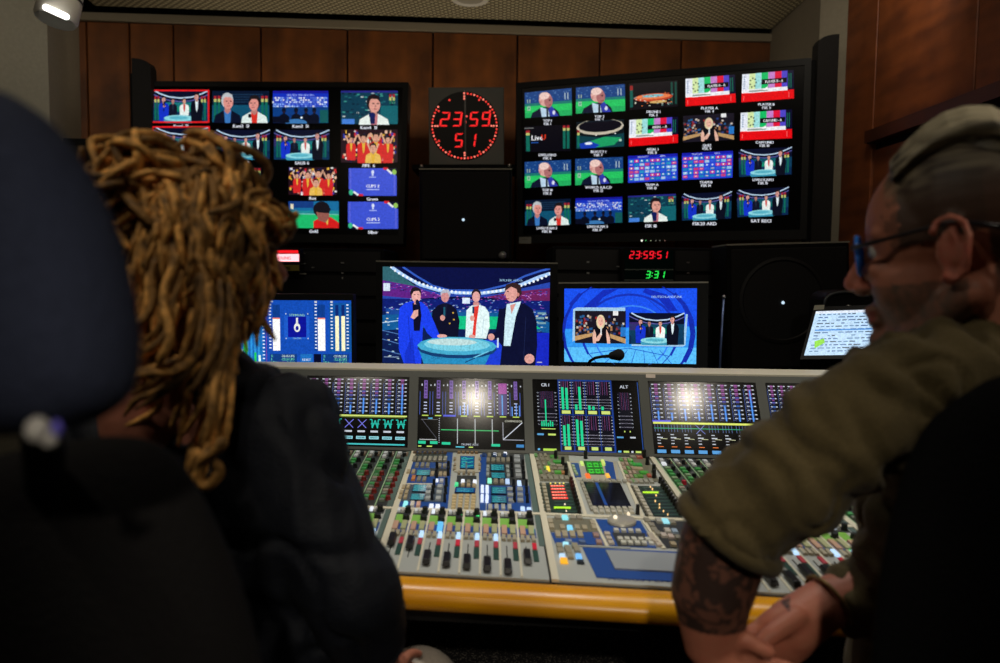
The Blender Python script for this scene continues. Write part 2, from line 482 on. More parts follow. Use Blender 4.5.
mb.slab([V3((LD.x, -1.9, ZC)), V3((RD.x + .1, -1.9, ZC)), V3((RD.x + .1, 2.6, ZC)), V3((RB.x - .0, 3.3, ZC)), V3((W1.x - .02, 3.87, ZC)), V3((W0.x + .12, 3.66, ZC)), V3((LB.x + .04, 3.05, ZC)), V3((LD.x, 2.6, ZC))], (0, 0, .05))
struct(mb.build('ceiling', m))
mb = MB(); mb.box((-3.4, -2.0, ZC + .3), (3.2, 4.4, ZC + .36)); o = struct(mb.build('ceiling', m_beige))
# soffit strips over the left and right corner recesses
# dark speckled carpet
m = bpy.data.materials.new('speckled_carpet'); m.use_nodes = True; nt = m.node_tree; b = nt.nodes['Principled BSDF']; L = nt.links.new
tc = nt.nodes.new('ShaderNodeTexCoord'); vn = nt.nodes.new('ShaderNodeTexNoise'); vn.inputs['Scale'].default_value = 260; vn.inputs['Detail'].default_value = 1
L(tc.outputs['Object'], vn.inputs['Vector']); cr = nt.nodes.new('ShaderNodeValToRGB'); L(vn.outputs['Fac'], cr.inputs['Fac'])
cr.color_ramp.elements[0].position = .55; cr.color_ramp.elements[0].color = lin((26, 24, 26)); cr.color_ramp.elements[1].position = .68; cr.color_ramp.elements[1].color = lin((120, 114, 106))
m_carpet = m
L(cr.outputs['Color'], b.inputs['Base Color']); b.inputs['Roughness'].default_value = .95
mb = MB(); mb.box((-3.2, -2.0, -.05), (3.0, 4.3, 0)); struct(mb.build('floor', m))

# ceiling spotlight top left
lp = at(59, 8, 2.35)
th = thing('ceiling_spotlight', at(60, -26, 2.35), 'white cylindrical ceiling spotlight with a glowing slot, top left corner', 'lamp')
m_white = mat('white_enamel', (225, 222, 212), rough=.4)
ax = (at(54, 30, 2.33) - at(68, -30, 2.37)).normalized(); bp_ = at(57, 14, 2.35)
mb = MB(); mb.lathe([(.02, -.17), (.056, -.165), (.058, -.05), (.0585, -.046), (.0575, -.044), (.059, -.04), (.059, 0.012), (.054, .022), (.045, .012), (.043, -.01), (.002, -.012)], bp_, ax, 32)
o = mb.build('lamp_housing', m_white, th); shade_angle(o)
mb = MB(); mb.lathe([(.0592, -.053), (.0604, -.052), (.0604, -.047), (.0592, -.046)], bp_, ax, 32); mb.build('lamp_ring', mat('dark_seam', (60, 58, 55)), th)
q0 = at(46, 7.5, 2.285); q1 = at(66, 16.5, 2.285)
mb = MB(); mb.cap(q0, .0095, q1, .0095, 12, 4); mb.build('lamp_tube', mat('lamp_glow', (255, 250, 240), emit=3.0, sampling='AUTO'), th, smooth=True)
mb = MB(); mb.tube([bp_ - ax * .16, bp_ - ax * .16 + V3((0, 0, .12)), V3((bp_.x + .02, bp_.y, ZC))], .012, 10); mb.build('lamp_stem', m_white, th)
# round recessed ceiling light
rl = atz(470, 0, ZC - .002)
th = thing('recessed_ceiling_light', rl, 'round white recessed ceiling light above the wall clock', 'lamp')
mb = MB(); mb.lathe([(.058, 0), (.062, -.003), (.075, -.006), (.082, -.002), (.082, .004)], V3((rl.x, rl.y, ZC)), (0, 0, 1), 40); o = mb.build('light_ring', m_white, th); shade_angle(o)
mb = MB(); mb.lathe([(.001, -.001), (.03, -.002), (.057, -.001), (.057, .003)], V3((rl.x, rl.y, ZC)), (0, 0, 1), 40); mb.build('light_diffuser', mat('dim_diffuser', (170, 165, 150), rough=.6), th)

# ================================================================== PICTURE DRAWINGS
def meters(t, x0, n=2, w=.035, top=.18, bot=.92, lvl=None, red=.12):
    for i in range(n):
        x = x0 + i * w * 1.5
        t.rects([(x, top, x + w, top + red * .8, (165, 36, 46)), (x, top + red * .8, x + w, top + red * 1.6, (190, 195, 110)), (x, top + red * 1.6, x + w, bot, (16, 104, 88))])
def figure(t, x, y, s, jacket, shirt, skin, hair, look=0, arm=True, mic=False, big=False):
    """standing person, x centre, y head centre, s = head radius in height units"""
    a = t.asp
    def X(v): return x + v * s / a
    def Y(v): return y + v * s
    t.poly([(X(-1.9), Y(9)), (X(-2.15), Y(3.4)), (X(-1.9), Y(2.1)), (X(-.6), Y(1.35)), (X(.6), Y(1.35)), (X(1.9), Y(2.1)), (X(2.2), Y(3.4)), (X(1.8), Y(9))], jacket)
    t.poly([(X(-.55), Y(1.3)), (X(.55), Y(1.3)), (X(.35), Y(4.2)), (X(-.05), Y(5.4)), (X(-.3), Y(4.2))], shirt)
    t.poly([(X(-.4), Y(.6)), (X(.4), Y(.6)), (X(.45), Y(1.5)), (X(0), Y(1.9)), (X(-.45), Y(1.5))], tuple(int(c * .85) for c in skin))
    t.ell(X(-.08 * look), Y(-.18), .92 * s / a, 1.18 * s, hair)
    t.ell(X(.14 * look), Y(.12), .76 * s / a, 1.05 * s, skin)
    t.poly([(X(-.85), Y(-.1)), (X(-.7), Y(-1.05)), (X(0), Y(-1.3)), (X(.7), Y(-1.05)), (X(.85), Y(-.2)), (X(.5), Y(-.65)), (X(-.4), Y(-.7))], hair)
    if s > .035:
        t.rects([(X(-.45 + .3 * look), Y(-.12), X(-.15 + .3 * look), Y(.02), (40, 25, 30)), (X(.15 + .3 * look), Y(-.12), X(.45 + .3 * look), Y(.02), (40, 25, 30)), (X(-.25 + .3 * look), Y(.62), X(.25 + .3 * look), Y(.72), (150, 50, 60))])
        t.poly([(X(.3 * look - .05), Y(0)), (X(.3 * look + .14), Y(.4)), (X(.3 * look - .14), Y(.4))], tuple(int(c * .8) for c in skin))
    if mic:
        t.poly([(X(-2.1), Y(3.0)), (X(-1.5), Y(2.6)), (X(.1), Y(3.2)), (X(.2), Y(4.0)), (X(-1.3), Y(4.8))], jacket)
        t.ell(X(.25), Y(2.9), .5 * s / a, .5 * s, skin)
        t.poly([(X(.1), Y(1.2)), (X(.5), Y(1.2)), (X(.55), Y(3.4)), (X(.2), Y(3.4))], (12, 14, 26))
        t.ell(X(.3), Y(1.3), .42 * s / a, .5 * s, (15, 20, 40))
def studio(t, border=None, mt=True, far=False):
    t.rect(0, 0, 1, 1, (8, 14, 40))
    t.rects([(0, .35, 1, 1, (14, 60, 90)), (0, .3, .2, .55, (60, 40, 110)), (.25, .38, .78, .62, (30, 130, 130)), (.42, .5, .75, .66, (20, 150, 110)), (0, .72, 1, 1, (12, 26, 70))])
    t.line([(.04, .0), (.14, .1), (.3, .2), (.5, .24), (.7, .21), (.88, .1), (1, .0)], .04, (190, 215, 240))
    t.line([(.0, .1), (.12, .2), (.3, .31), (.5, .35), (.7, .32), (.88, .22), (1, .12)], .03, (90, 90, 160))
    if mt: meters(t, .045, 2, .035); meters(t, .86, 2, .035)
    figure(t, .37, .33, .062, (16, 20, 40), (30, 40, 60), (190, 130, 120), (60, 40, 40))
    figure(t, .57, .33, .068, (235, 245, 240), (210, 60, 60), (220, 160, 140), (40, 30, 30))
    figure(t, .21, .28, .075, (20, 50, 200), (10, 14, 40), (220, 160, 150), (30, 22, 26), mic=True)
    t.ell(.48, .95, .27, .16, (60, 150, 180)); t.ell(.48, .87, .27, .1, (140, 215, 225)); t.ell(.47, .86, .17, .05, (90, 180, 200))
    figure(t, .79, .2, .09, (10, 14, 30), (225, 240, 245), (215, 155, 145), (40, 26, 24), look=-1)
    if border:
        c = (225, 30, 35)
        t.rects([(-.01, -.02, 1.01, .03, c), (-.01, .97, 1.01, 1.02, c), (-.01, 0, .018, 1, c), (.982, 0, 1.01, 1, c)])
def pair(t):
    t.rect(0, 0, 1, 1, (8, 22, 46)); rnd = random.Random(3)
    t.rects([(.3 + .05 * i, .1 + .08 * j, .34 + .05 * i, .13 + .08 * j, (30, 60, 90)) for i in range(12) for j in range(4)])
    t.rect(0, .45, 1, 1, (16, 80, 110)); meters(t, .03, 2, .045, .16, .95); meters(t, .86, 2, .045, .16, .95)
    for (x, y, s, jk, sh, hr, lk) in ((.27, .34, .21, (10, 16, 38), (60, 120, 190), (190, 195, 200), .6), (.74, .4, .2, (225, 240, 235), (220, 50, 40), (30, 24, 26), -.7)):
        figure(t, x, y, s, jk, sh, (225, 150, 140), hr, look=lk)
    t.ell(.18, .8, .03, .07, (20, 20, 30)); t.ell(.66, .8, .03, .07, (20, 20, 30))
def blue_crowd(t):
    t.rect(0, 0, 1, 1, (20, 50, 190)); rnd = random.Random(5)
    t.rect(0, 0, 1, .08, (24, 24, 150)); t.rect(0, .5, 1, 1, (12, 60, 130))
    t.text('SPA FRA SPA FRA SPA', .5, .16, .055, (190, 210, 255), sx=1.1)
    L = []
    for i in range(24):
        for j in range(5):
            x = i / 24 + rnd.uniform(-.01, .01); y = .2 + j * .065
            c = rnd.choice([(210, 230, 255), (140, 180, 250), (90, 120, 220), (240, 240, 240), (60, 90, 200)])
            L.append((x, y, x + .03, y + .045, c))
    t.rects(L)
    for x in (.2, .42, .6, .75): figure(t, x, .62, .07, (8, 14, 32), (10, 16, 34), (12, 20, 40), (8, 10, 20))
    t.ell(.42, 1.0, .2, .12, (60, 120, 180)); t.ell(.52, .84, .02, .03, (240, 250, 255))
    t.rect(0, .8, .3, 1, (8, 12, 30)); t.rect(.85, .6, 1, 1, (20, 90, 90))
def host(t, blue=False):
    t.rect(0, 0, 1, 1, (14, 60, 80)); rnd = random.Random(9)
    L = []
    for i in range(70):
        x = rnd.random() * .95; y = rnd.random() * .8
        L.append((x, y, x + .05, y + .04, rnd.choice([(30, 100, 110), (180, 190, 190), (12, 40, 60), (60, 150, 140), (10, 30, 50)])))
    t.rects(L); t.rect(0, 0, 1, .06, (40, 40, 130)); t.rect(.7, .45, 1, 1, (20, 100, 110))
    meters(t, .85, 2, .04, .1, .4)
    figure(t, .58, .4, .22, (235, 245, 238), (200, 120, 130), (225, 160, 145), (30, 20, 26), look=.8)
    t.poly([(.5, .72), (.6, .72), (.6, 1), (.52, 1)], (20, 30, 80)); t.ell(.55, .74, .06, .09, (20, 30, 90)); t.rect(.02, .85, .24, 1, (70, 130, 220))
def fans(t, seed=1):
    t.rect(0, 0, 1, 1, (36, 14, 26)); rnd = random.Random(seed); L = []
    pal = [(210, 40, 40), (230, 180, 60), (40, 60, 170), (235, 190, 160), (240, 240, 235), (20, 20, 60), (150, 30, 50)]
    for i in range(150):
        x = rnd.random() * .96; y = rnd.random() * .92; L.append((x, y, x + rnd.uniform(.02, .05), y + rnd.uniform(.05, .12), rnd.choice(pal)))
    t.rects(L)
    for (x, y, s) in ((.18, .3, .07), (.4, .26, .09), (.62, .22, .1), (.83, .3, .08), (.57, .55, .11)):
        t.line([(x - .03, y + .15), (x - .1, y - .12)], .05, (225, 170, 140)); t.line([(x + .03, y + .15), (x + .1, y - .12)], .05, (225, 170, 140))
        figure(t, x, y, s, (215, 40, 40) if s < .105 else (235, 190, 90), (230, 180, 60), (225, 165, 140), (30, 20, 24))
def clips(t, n):
    t.rect(0, 0, 1, 1, (62, 84, 214)); t.rect(.02, .04, .05, .96, (90, 100, 220)); t.rect(.94, .04, .97, .96, (90, 100, 220))
    t.poly([(0, 0.75), (.2, 1), (0, 1)], (6, 10, 40)); t.poly([(.8, 0), (1, 0), (1, .28)], (6, 10, 40))
    t.line([(.72, .01), (.82, .02)], .09, (210, 30, 50)); t.line([(.8, .04), (.9, .2)], .07, (240, 240, 240)); t.ell(.95, .14, .045, .1, (150, 200, 90))
    t.line([(.2, .97), (.3, .98)], .08, (210, 30, 50)); t.line([(.1, .85), (.2, .98)], .07, (240, 240, 240)); t.ell(.05, .88, .045, .1, (60, 190, 140))
    t.ell(.5, .14, .03, .07, (220, 230, 255)); t.rect(.485, .18, .515, .28, (220, 230, 255)); t.rect(.43, .31, .57, .34, (180, 195, 250))
    t.text('CLIPS ' + n, .5, .7, .11, (245, 248, 255), bold=.04); t.rect(.37, .76, .64, .79, (190, 205, 250))
def gold(t):
    t.rect(0, 0, 1, 1, (24, 110, 160)); t.rect(0, .35, 1, .5, (30, 140, 150)); t.rect(0, .5, 1, 1, (30, 190, 110)); t.rect(0, 0, .5, .25, (20, 60, 130))
    t.line([(0, .46), (1, .5)], .03, (120, 200, 180)); t.rect(.04, .1, .1, .3, (230, 220, 190))
    t.poly([(.5, .75), (.62, .62), (.85, .6), (1, .8), (1, 1), (.5, 1)], (215, 30, 30)); t.poly([(.7, .6), (.8, .6), (.78, .9)], (225, 200, 90))
    t.ell(.66, .3, .17, .3, (22, 18, 26)); t.poly([(.55, .4), (.8, .35), (.82, .6), (.74, .8), (.6, .72)], (150, 90, 80)); t.poly([(.52, .35), (.7, .1), (.85, .3), (.8, .45), (.6, .42)], (22, 18, 26))
def pundit(t):
    t.rect(0, 0, 1, 1, (24, 66, 130)); rnd = random.Random(2)
    t.rects([(x, y, x + .03, y + .02, rnd.choice([(60, 110, 170), (20, 50, 110), (90, 130, 180)])) for x, y in [(rnd.random() * .96, rnd.random() * .4) for _ in range(60)]])
    t.rect(0, .45, 1, .55, (30, 120, 110)); t.rect(0, .55, 1, 1, (40, 200, 100)); t.rect(0, .8, 1, 1, (36, 176, 96))
    for x in (.05, .1): t.rect(x, .28, x + .02, .42, (150, 170, 150))
    t.rect(.05, .55, .12, .72, (150, 200, 170)); t.rect(.07, .6, .1, .67, (60, 150, 110)); t.rect(.85, .15, .87, .4, (170, 190, 200)); t.rect(.91, .15, .93, .4, (170, 190, 200))
    t.poly([(.12, 1), (.16, .82), (.32, .66), (.5, .62), (.64, .7), (.72, .84), (.75, 1)], (16, 22, 46))
    t.poly([(.33, .62), (.5, .72), (.53, 1), (.36, 1)], (190, 215, 235)); t.poly([(.46, .7), (.5, .72), (.5, 1), (.46, 1)], (16, 18, 30))
    t.poly([(.5, .72), (.58, .6), (.72, 1), (.55, 1)], (50, 60, 170)); t.ell(.62, .86, .03, .08, (220, 225, 245))
    t.ell(.44, .33, .135, .27, (225, 170, 160)); t.ell(.51, .42, .09, .24, (175, 110, 110)); t.ell(.42, .2, .11, .14, (240, 205, 195))
    t.poly([(.5, .36), (.56, .34), (.55, .42)], (50, 30, 36)); t.rect(.52, .56, .58, .58, (90, 30, 40)); t.ell(.34, .42, .025, .06, (205, 140, 135))
def testcard(t, txt):
    t.rect(0, 0, 1, 1, (6, 6, 40))
    cols = [(235, 240, 250), (215, 235, 170), (160, 225, 225), (20, 190, 100), (200, 130, 205), (225, 20, 60), (80, 70, 200)]
    xs = [0, .14, .26, .38, .51, .64, .77, .88]
    t.rects([(xs[i], 0, xs[i + 1], .62, cols[i]) for i in range(7)]); t.rect(0, .56, .88, .74, (245, 245, 250)); t.rect(.14, .6, .5, .66, (150, 160, 150))
    t.poly([(.4, .62), (.5, .5), (.5, .62)], (245, 245, 250))
    t.rects([(.03, .08 + .08 * i, .06, .13 + .08 * i, (150, 170, 200)) for i in range(6)] + [(.2 + .06 * math.cos(k), .3 + .16 * math.sin(k), .23 + .06 * math.cos(k), .35 + .16 * math.sin(k), (40, 60, 60)) for k in (0, .9, 1.9, 2.8, 3.7, 4.6, 5.5)])
    t.rect(0, .68, 1, 1, (235, 10, 20)); t.rect(.14, .66, .88, .69, (245, 245, 250)); t.rects([(.9, .1, .915, .6, (20, 110, 90)), (.94, .1, .955, .6, (20, 110, 90)), (.9, .75, .91, .95, (255, 110, 110)), (.04, .78, .05, .95, (255, 110, 110))])
    t.rect(.38, .24, .87, .42, (8, 8, 16)); t.text(txt, .625, .385, .1, (240, 240, 245), bold=.05, sx=.9 if len(txt) < 11 else .72)
def quiz(t):
    t.rect(0, 0, 1, 1, (26, 22, 34)); rnd = random.Random(11)
    t.rects([(x, y, x + .04, y + .07, rnd.choice([(150, 40, 40), (40, 60, 120), (170, 120, 80), (60, 60, 70), (200, 190, 180), (20, 20, 30), (40, 90, 140)])) for x, y in [(rnd.random() * .95, .12 + rnd.random() * .6) for _ in range(110)]])
    t.rect(.75, 0, .85, .14, (235, 235, 235)); t.poly([(0, .78), (.35, .68), (.35, .78), (0, .93)], (190, 150, 100)); t.poly([(.65, .68), (1, .85), (1, 1), (.65, .8)], (190, 150, 100)); t.rect(.9, .5, 1, .78, (40, 120, 200))
    t.poly([(.35, 1), (.36, .6), (.42, .45), (.6, .45), (.68, .62), (.72, 1)], (14, 12, 20)); t.ell(.51, .34, .085, .22, (225, 205, 165)); t.ell(.51, .33, .055, .15, (235, 180, 160))
    t.poly([(.38, .56), (.35, .8), (.36, 1), (.42, 1), (.42, .7)], (230, 180, 160)); t.poly([(.62, .56), (.69, .8), (.7, 1), (.64, 1), (.62, .75)], (230, 180, 160)); t.poly([(.42, .84), (.5, .68), (.54, .72), (.48, .92), (.42, .94)], (230, 180, 160)); t.rect(.505, .5, .53, .74, (230, 230, 230))
    t.rects([(.485, .3, .5, .32, (50, 30, 30)), (.52, .3, .535, .32, (50, 30, 30)), (.495, .4, .525, .415, (180, 50, 60))])
def team(t, seed):
    t.rect(0, 0, 1, 1, (36, 60, 210)); rnd = random.Random(seed); L = []
    t.rect(0, 0, 1, .1, (24, 30, 170)); t.text('TEAM LIST', .3, .09, .06, (210, 220, 255)); t.text('UEFA', .7, .09, .06, (210, 220, 255))
    pal = [(30, 130, 190), (40, 150, 200), (215, 60, 110), (150, 200, 235), (50, 90, 220), (30, 130, 190), (200, 70, 130)]
    for i in range(9):
        for j in range(6):
            x = .02 + i * .108; y = .16 + j * .135; L.append((x, y, x + .09, y + .1, rnd.choice(pal)))
    t.rects(L)
    t.rects([(a + .03, b + .02, c - .03, d - .03, (230, 235, 250)) for (a, b, c, d, _) in L[::2]])
    t.rects([(a + .02, b + .03, c - .02, d - .045, (250, 190, 210)) for (a, b, c, d, _) in L[1::4]])
def drone(t):
    t.rect(0, 0, 1, 1, (12, 8, 16)); t.rects([(.02, .25, .08, .9, (20, 90, 80)), (.86, .05, .9, .9, (20, 70, 60)), (.94, .05, .98, .9, (20, 70, 60)), (.02, .08, .08, .25, (150, 40, 40))])
    rnd = random.Random(4)
    t.ell(.5, .58, .4, .15, (200, 70, 40)); t.ell(.5, .55, .36, .1, (240, 130, 80)); t.ell(.5, .52, .22, .06, (120, 190, 200)); t.ell(.6, .76, .18, .05, (220, 180, 110))
    t.rects([(x, y, x + .03, y + .03, rnd.choice([(230, 120, 60), (220, 220, 200), (160, 60, 40), (120, 160, 160)])) for x, y in [(.08 + rnd.random() * .8, .4 + rnd.random() * .5) for _ in range(45)]])
def stadium(t):
    t.rect(0, 0, 1, 1, (10, 20, 26)); t.ell(.5, .22, .5, .3, (200, 190, 170)); t.ell(.5, .18, .46, .24, (12, 10, 22)); t.rect(0, 0, 1, .02, (20, 40, 50))
    t.poly([(0, .5), (.5, .62), (1, .5), (1, 1), (0, 1)], (14, 60, 70)); t.poly([(.2, .78), (.6, .6), (.95, .66), (.8, .92), (.35, 1)], (30, 160, 100)); t.poly([(.05, .82), (.3, .74), (.5, .9), (.4, 1), (.1, 1)], (24, 60, 180))
    t.ell(.26, .82, .08, .05, (230, 240, 250)); meters(t, .02, 1, .05, .3, .95); t.ell(.42, .53, .015, .02, (240, 240, 240)); t.ell(.82, .5, .015, .02, (240, 240, 240))
    t.rect(.9, .72, .95, .8, (180, 220, 200))
def liveu(t):
    t.rect(0, 0, 1, 1, (7, 6, 16)); meters(t, .03, 1, .08, .16, .97); meters(t, .83, 2, .055, .03, .9); t.text('Live', .27, .55, .2, (240, 240, 245), bold=.05); t.text('U', .41, .53, .2, (230, 60, 30), bold=.05); t.rect(.14, .62, .3, .66, (30, 80, 160))
    t.rect(0, .06, .2, .09, (120, 120, 120))
DRAW = dict(studio=studio, pair=pair, crowd=blue_crowd, host=host, fans=fans, gold=gold, pundit=pundit, quiz=quiz, drone=drone, stadium=stadium, liveu=liveu)

def television(name, pl, label, tiles, caps, size_mb=.012, depth=.06):
    th = thing(name, pl.P(.5, 1), label, 'television')
    n = pl.n; d = MB()
    Uh = pl.U.normalized(); Vh = pl.V.normalized(); w = .024
    o = pl.P(0, 0, 0)
    d.slab([pl.P(0, 0, -.012), pl.P(1, 0, -.012), pl.P(1, 1, -.012), pl.P(0, 1, -.012)], -n * depth); d.build('back_housing', m_black, th)
    b = MB()
    A = [pl.P(0, 0), pl.P(1, 0), pl.P(1, 1), pl.P(0, 1)]; I = [A[0] + Uh * w + Vh * w, A[1] - Uh * w + Vh * w, A[2] - Uh * w - Vh * w * 1.5, A[3] + Uh * w - Vh * w * 1.5]
    for i in range(4):
        j = (i + 1) % 4; b.slab([A[i] + n * .004, A[j] + n * .004, I[j] + n * .004, I[i] + n * .004], -n * .02)
    b.build('bezel', m_bezel, th)
    g = MB(); g.slab([p - n * .001 for p in I], -n * .01); disp = g.build('display', m_glass, th)
    for (q, fn, args, lb) in tiles:
        t = Pic(pl, q); fn(t, *args); t.done('video_picture', m_pic, disp, lb)
    for (s, x, y, h) in caps:
        t = Pic(pl, [(x - 40, y - 10), (x + 40, y - 10), (x + 40, y + 10), (x - 40, y + 10)])
        t.text(s, .5, .5 + h / 40, h / 20, (225, 228, 240), bold=.06); t.done('caption', m_text, disp)
    return th
def R4(x0, y0, x1, y1, y0b=None, y1b=None): return [(x0, y0), (x1, y0b if y0b is not None else y0), (x1, y1b if y1b is not None else y1), (x0, y1)]
plL = plane_from((149, 81.3), 3.5, (408.5, 82.5), 3.44, br=(403.5, 244))
LK = 'shot of four presenters round a table'
tilesL = [
 (R4(152, 90.5, 209, 122.5), studio, (True,), 'red-framed ' + LK), (R4(212.3, 91, 269.3, 122.3), pair, (), 'picture of grey-haired man and woman in white'),
 (R4(273, 90.9, 328.3, 123), blue_crowd, (), 'picture of a blue crowd'), (R4(341, 90.8, 397.8, 124.1), host, (), 'picture of presenter in white jacket'),
 (R4(152.8, 127, 209.5, 158), studio, (True,), 'second red-framed ' + LK), (R4(214.4, 130, 269.8, 159.2), studio, (), LK), (R4(274, 130, 329.3, 159.7), studio, (), LK),
 (R4(341, 129.7, 397.6, 162.5), fans, (1,), 'picture of cheering fans in red'), (R4(288.5, 167.3, 336.9, 194.9), fans, (8,), 'smaller picture of cheering fans in red'),
 (R4(348.8, 168.3, 396.7, 195.8), clips, ('2',), 'blue clips card'), (R4(288.5, 201.3, 338.8, 228.1), gold, (), 'picture of dark-haired player in red'), (R4(348, 201.8, 398.2, 228.9), clips, ('3',), 'lower blue clips card'),
 (R4(214.4, 167.5, 262, 194.9), liveu, (), None)]
capsL = [('Kam1  S1', 181, 126, 3.2), ('Kam2  S1', 241, 126, 3.2), ('Kam3  S1', 300.5, 126.2, 3.2), ('Kam4  S1', 368.7, 127.6, 3.2), ('SAUS 5', 242, 162.5, 3.2), ('SAUS 6', 302, 163, 3.2), ('PIPE  6', 368.7, 165.6, 3.2), ('Rot', 312.8, 198.2, 3.2), ('Gruen', 372.3, 199, 3.2), ('Gold', 313.6, 231.2, 3.2), ('Silber', 373, 232.2, 3.2)]
television('television', plL, 'wide black multi-picture television left of the wall clock', tilesL, capsL)
plR = plane_from((516, 83), 3.35, (811.5, 58), 2.98, bl=(518, 243.5))
def Q(*a): return [(a[0], a[1]), (a[2], a[3]), (a[4], a[5]), (a[6], a[7])]
tilesR = [
 (Q(524.7, 92.8, 571.6, 88, 572, 115.2, 525.2, 118), pundit, (), 'picture of bald man on the pitch'), (Q(576, 87.6, 624.9, 84.1, 625.2, 111, 576, 113.7), pundit, (), 'picture of bald man on the pitch'),
 (Q(629, 83.9, 677.6, 80.4, 678, 106.5, 629.3, 110.2), drone, (), 'aerial picture of a lit arena'), (Q(685.6, 79, 735, 74.6, 735.8, 102.4, 685.6, 106.4), testcard, ('PLAYER A - A',), 'colour bar test card'),
 (Q(742.4, 74.5, 793.6, 70, 794, 98.4, 741.3, 102.4), testcard, ('PLAYER B - A',), 'colour bar test card at top right'),
 (Q(524.5, 126.5, 571, 124.6, 571, 151, 525, 152.2), liveu, (), 'dark standby picture'), (Q(576.4, 122.4, 624, 119.4, 624, 146.4, 576.4, 148.9), stadium, (), 'picture of stadium interior'),
 (Q(629.6, 120, 678, 116.8, 678, 142.8, 629, 146.6), testcard, ('ARIAL - A',), 'colour bar test card in the middle column'), (Q(683.2, 116, 734, 112.9, 734, 139.7, 683.2, 142.5), quiz, (), 'picture of blonde reporter among fans'),
 (Q(740.8, 112.9, 792, 109.4, 792, 138.2, 740, 140.4), testcard, ('CAM UNILI - A',), 'colour bar test card at far right'),
 (Q(524.7, 162, 571, 159.7, 571, 185.2, 525, 188), pundit, (), 'picture of bald man on the pitch'), (Q(575.3, 158.9, 623, 156.9, 623, 182.8, 575.3, 185.3), pundit, (), 'picture of bald man on the pitch'),
 (Q(628.2, 156, 677.6, 153.5, 677.6, 180.1, 628.2, 182.8), team, (1,), 'blue team list'), (Q(682, 153.3, 733, 150.7, 732.5, 177.6, 682, 180.1), team, (6,), 'blue team list'), (Q(738.7, 149.9, 792, 147, 791.5, 174.4, 739.2, 176.9), studio, (), LK),
 (Q(525.2, 200.4, 570.8, 198.6, 570.8, 224.2, 525.2, 225.4), pair, (), 'picture of grey-haired man and woman in white'), (Q(575.6, 198.4, 622.3, 196.8, 622.3, 222.6, 575.6, 224.1), blue_crowd, (), 'picture of a blue crowd'),
 (Q(628.2, 196, 675.9, 193.8, 675.9, 220.2, 628.2, 222.2), host, (), 'picture of presenter in white jacket'), (Q(682, 194, 731.8, 191.5, 731, 218.5, 682, 220.5), studio, (), LK), (Q(736.8, 190.3, 788.8, 187, 788, 214.8, 737.6, 217.2), studio, (), LK)]
capsR = []
for (s1, s2, x, y) in (('TOP 1', 'FSK 1', 548, 120.8), ('TOP 2', 'FSK 2', 600, 116.8), ('DRONE 1', 'FSK 3', 654, 112), ('PLAYER A', 'FSK 4', 710, 108.3), ('PLAYER B', 'FSK 5', 767, 104.6), ('LIVEU-DRO', 'FSK 6', 548, 155.2), ('BEAUTY 1', 'FSK 7', 599, 152),
  ('ARIAL 1', 'FSK 8', 653, 149.6), ('QUIZ', 'FSK 9', 707.5, 145.6), ('CAM UNILI', 'FSK 10', 765, 142.6), ('TOP 10', 'FSK 11', 548, 190.3), ('WORLD A,B,C,D', 'FSK 12', 599, 187.6), ('TEAM A', 'FSK 13', 652.5, 184.9), ('TEAM B', 'FSK 14', 706.5, 182.5), ('LIVEU KAM 1', 'FSK 15', 763.5, 180),
  ('LIVEU KAM 2', 'FSK 16', 547.5, 228.4), ('LIVEU KAM 3', 'FSK 17', 598, 226.8)):
    capsR += [(s1, x, y - .3, 2.6), (s2, x, y + 3.0, 2.6)]
capsR += [('FSK 18', 651.5, 225.8, 3.1), ('FSK20 ARD', 705, 223.6, 3.3), ('SAT REC1', 761.5, 220.8, 3.3)]
tvR = television('television', plR, 'large black multi-picture television tilted beside the right wall', tilesR, capsR)
# maker's plate and status lights on the right television
n = plR.n
mb = MB(); q = [plR.px(*p, .005) for p in ((519.5, 237), (531.5, 237), (531.5, 243.5), (519.5, 243.5))]; mb.slab(q, n * .001); mb.build('name_plate', mat('grey_sticker', (150, 148, 140)), tvR)
t = Pic(plR, [(519.5, 237), (531.5, 237), (531.5, 243.5), (519.5, 243.5)], base=.0065); t.text('SMART', .5, .45, .2, (60, 60, 60)); t.done('plate_lettering', m_attr, tvR)
mb = MB()
for i, (x, c) in enumerate(((642, (255, 255, 240)), (646, (60, 150, 80)), (651, (120, 130, 100)), (656, (90, 90, 80)), (660, (90, 90, 80)), (665, (110, 80, 70)))): mb.ell(plR.px(x, 240.6, .0045), (.004 if i == 0 else .0025,) * 3, 8, 6, c)
mb.build('status_light', m_led, tvR)
# wall mounts (hidden behind) so that the televisions hang on the wall
for pl, nm, cx in ((plL, 'wall mount behind the left television', .5), (plR, 'wall mount behind the right television', .5)):
    c = pl.P(cx, .5, -.07); mb = MB(); mb.tube([c, V3((c.x, 3.72, c.z)), V3((c.x, 3.9, c.z))], .03, 10)
    tv = [o for o in COL.objects if o.name.startswith('television')][0 if pl is plL else 1]
    mb.build('mount_arm', m_blackm, tv)

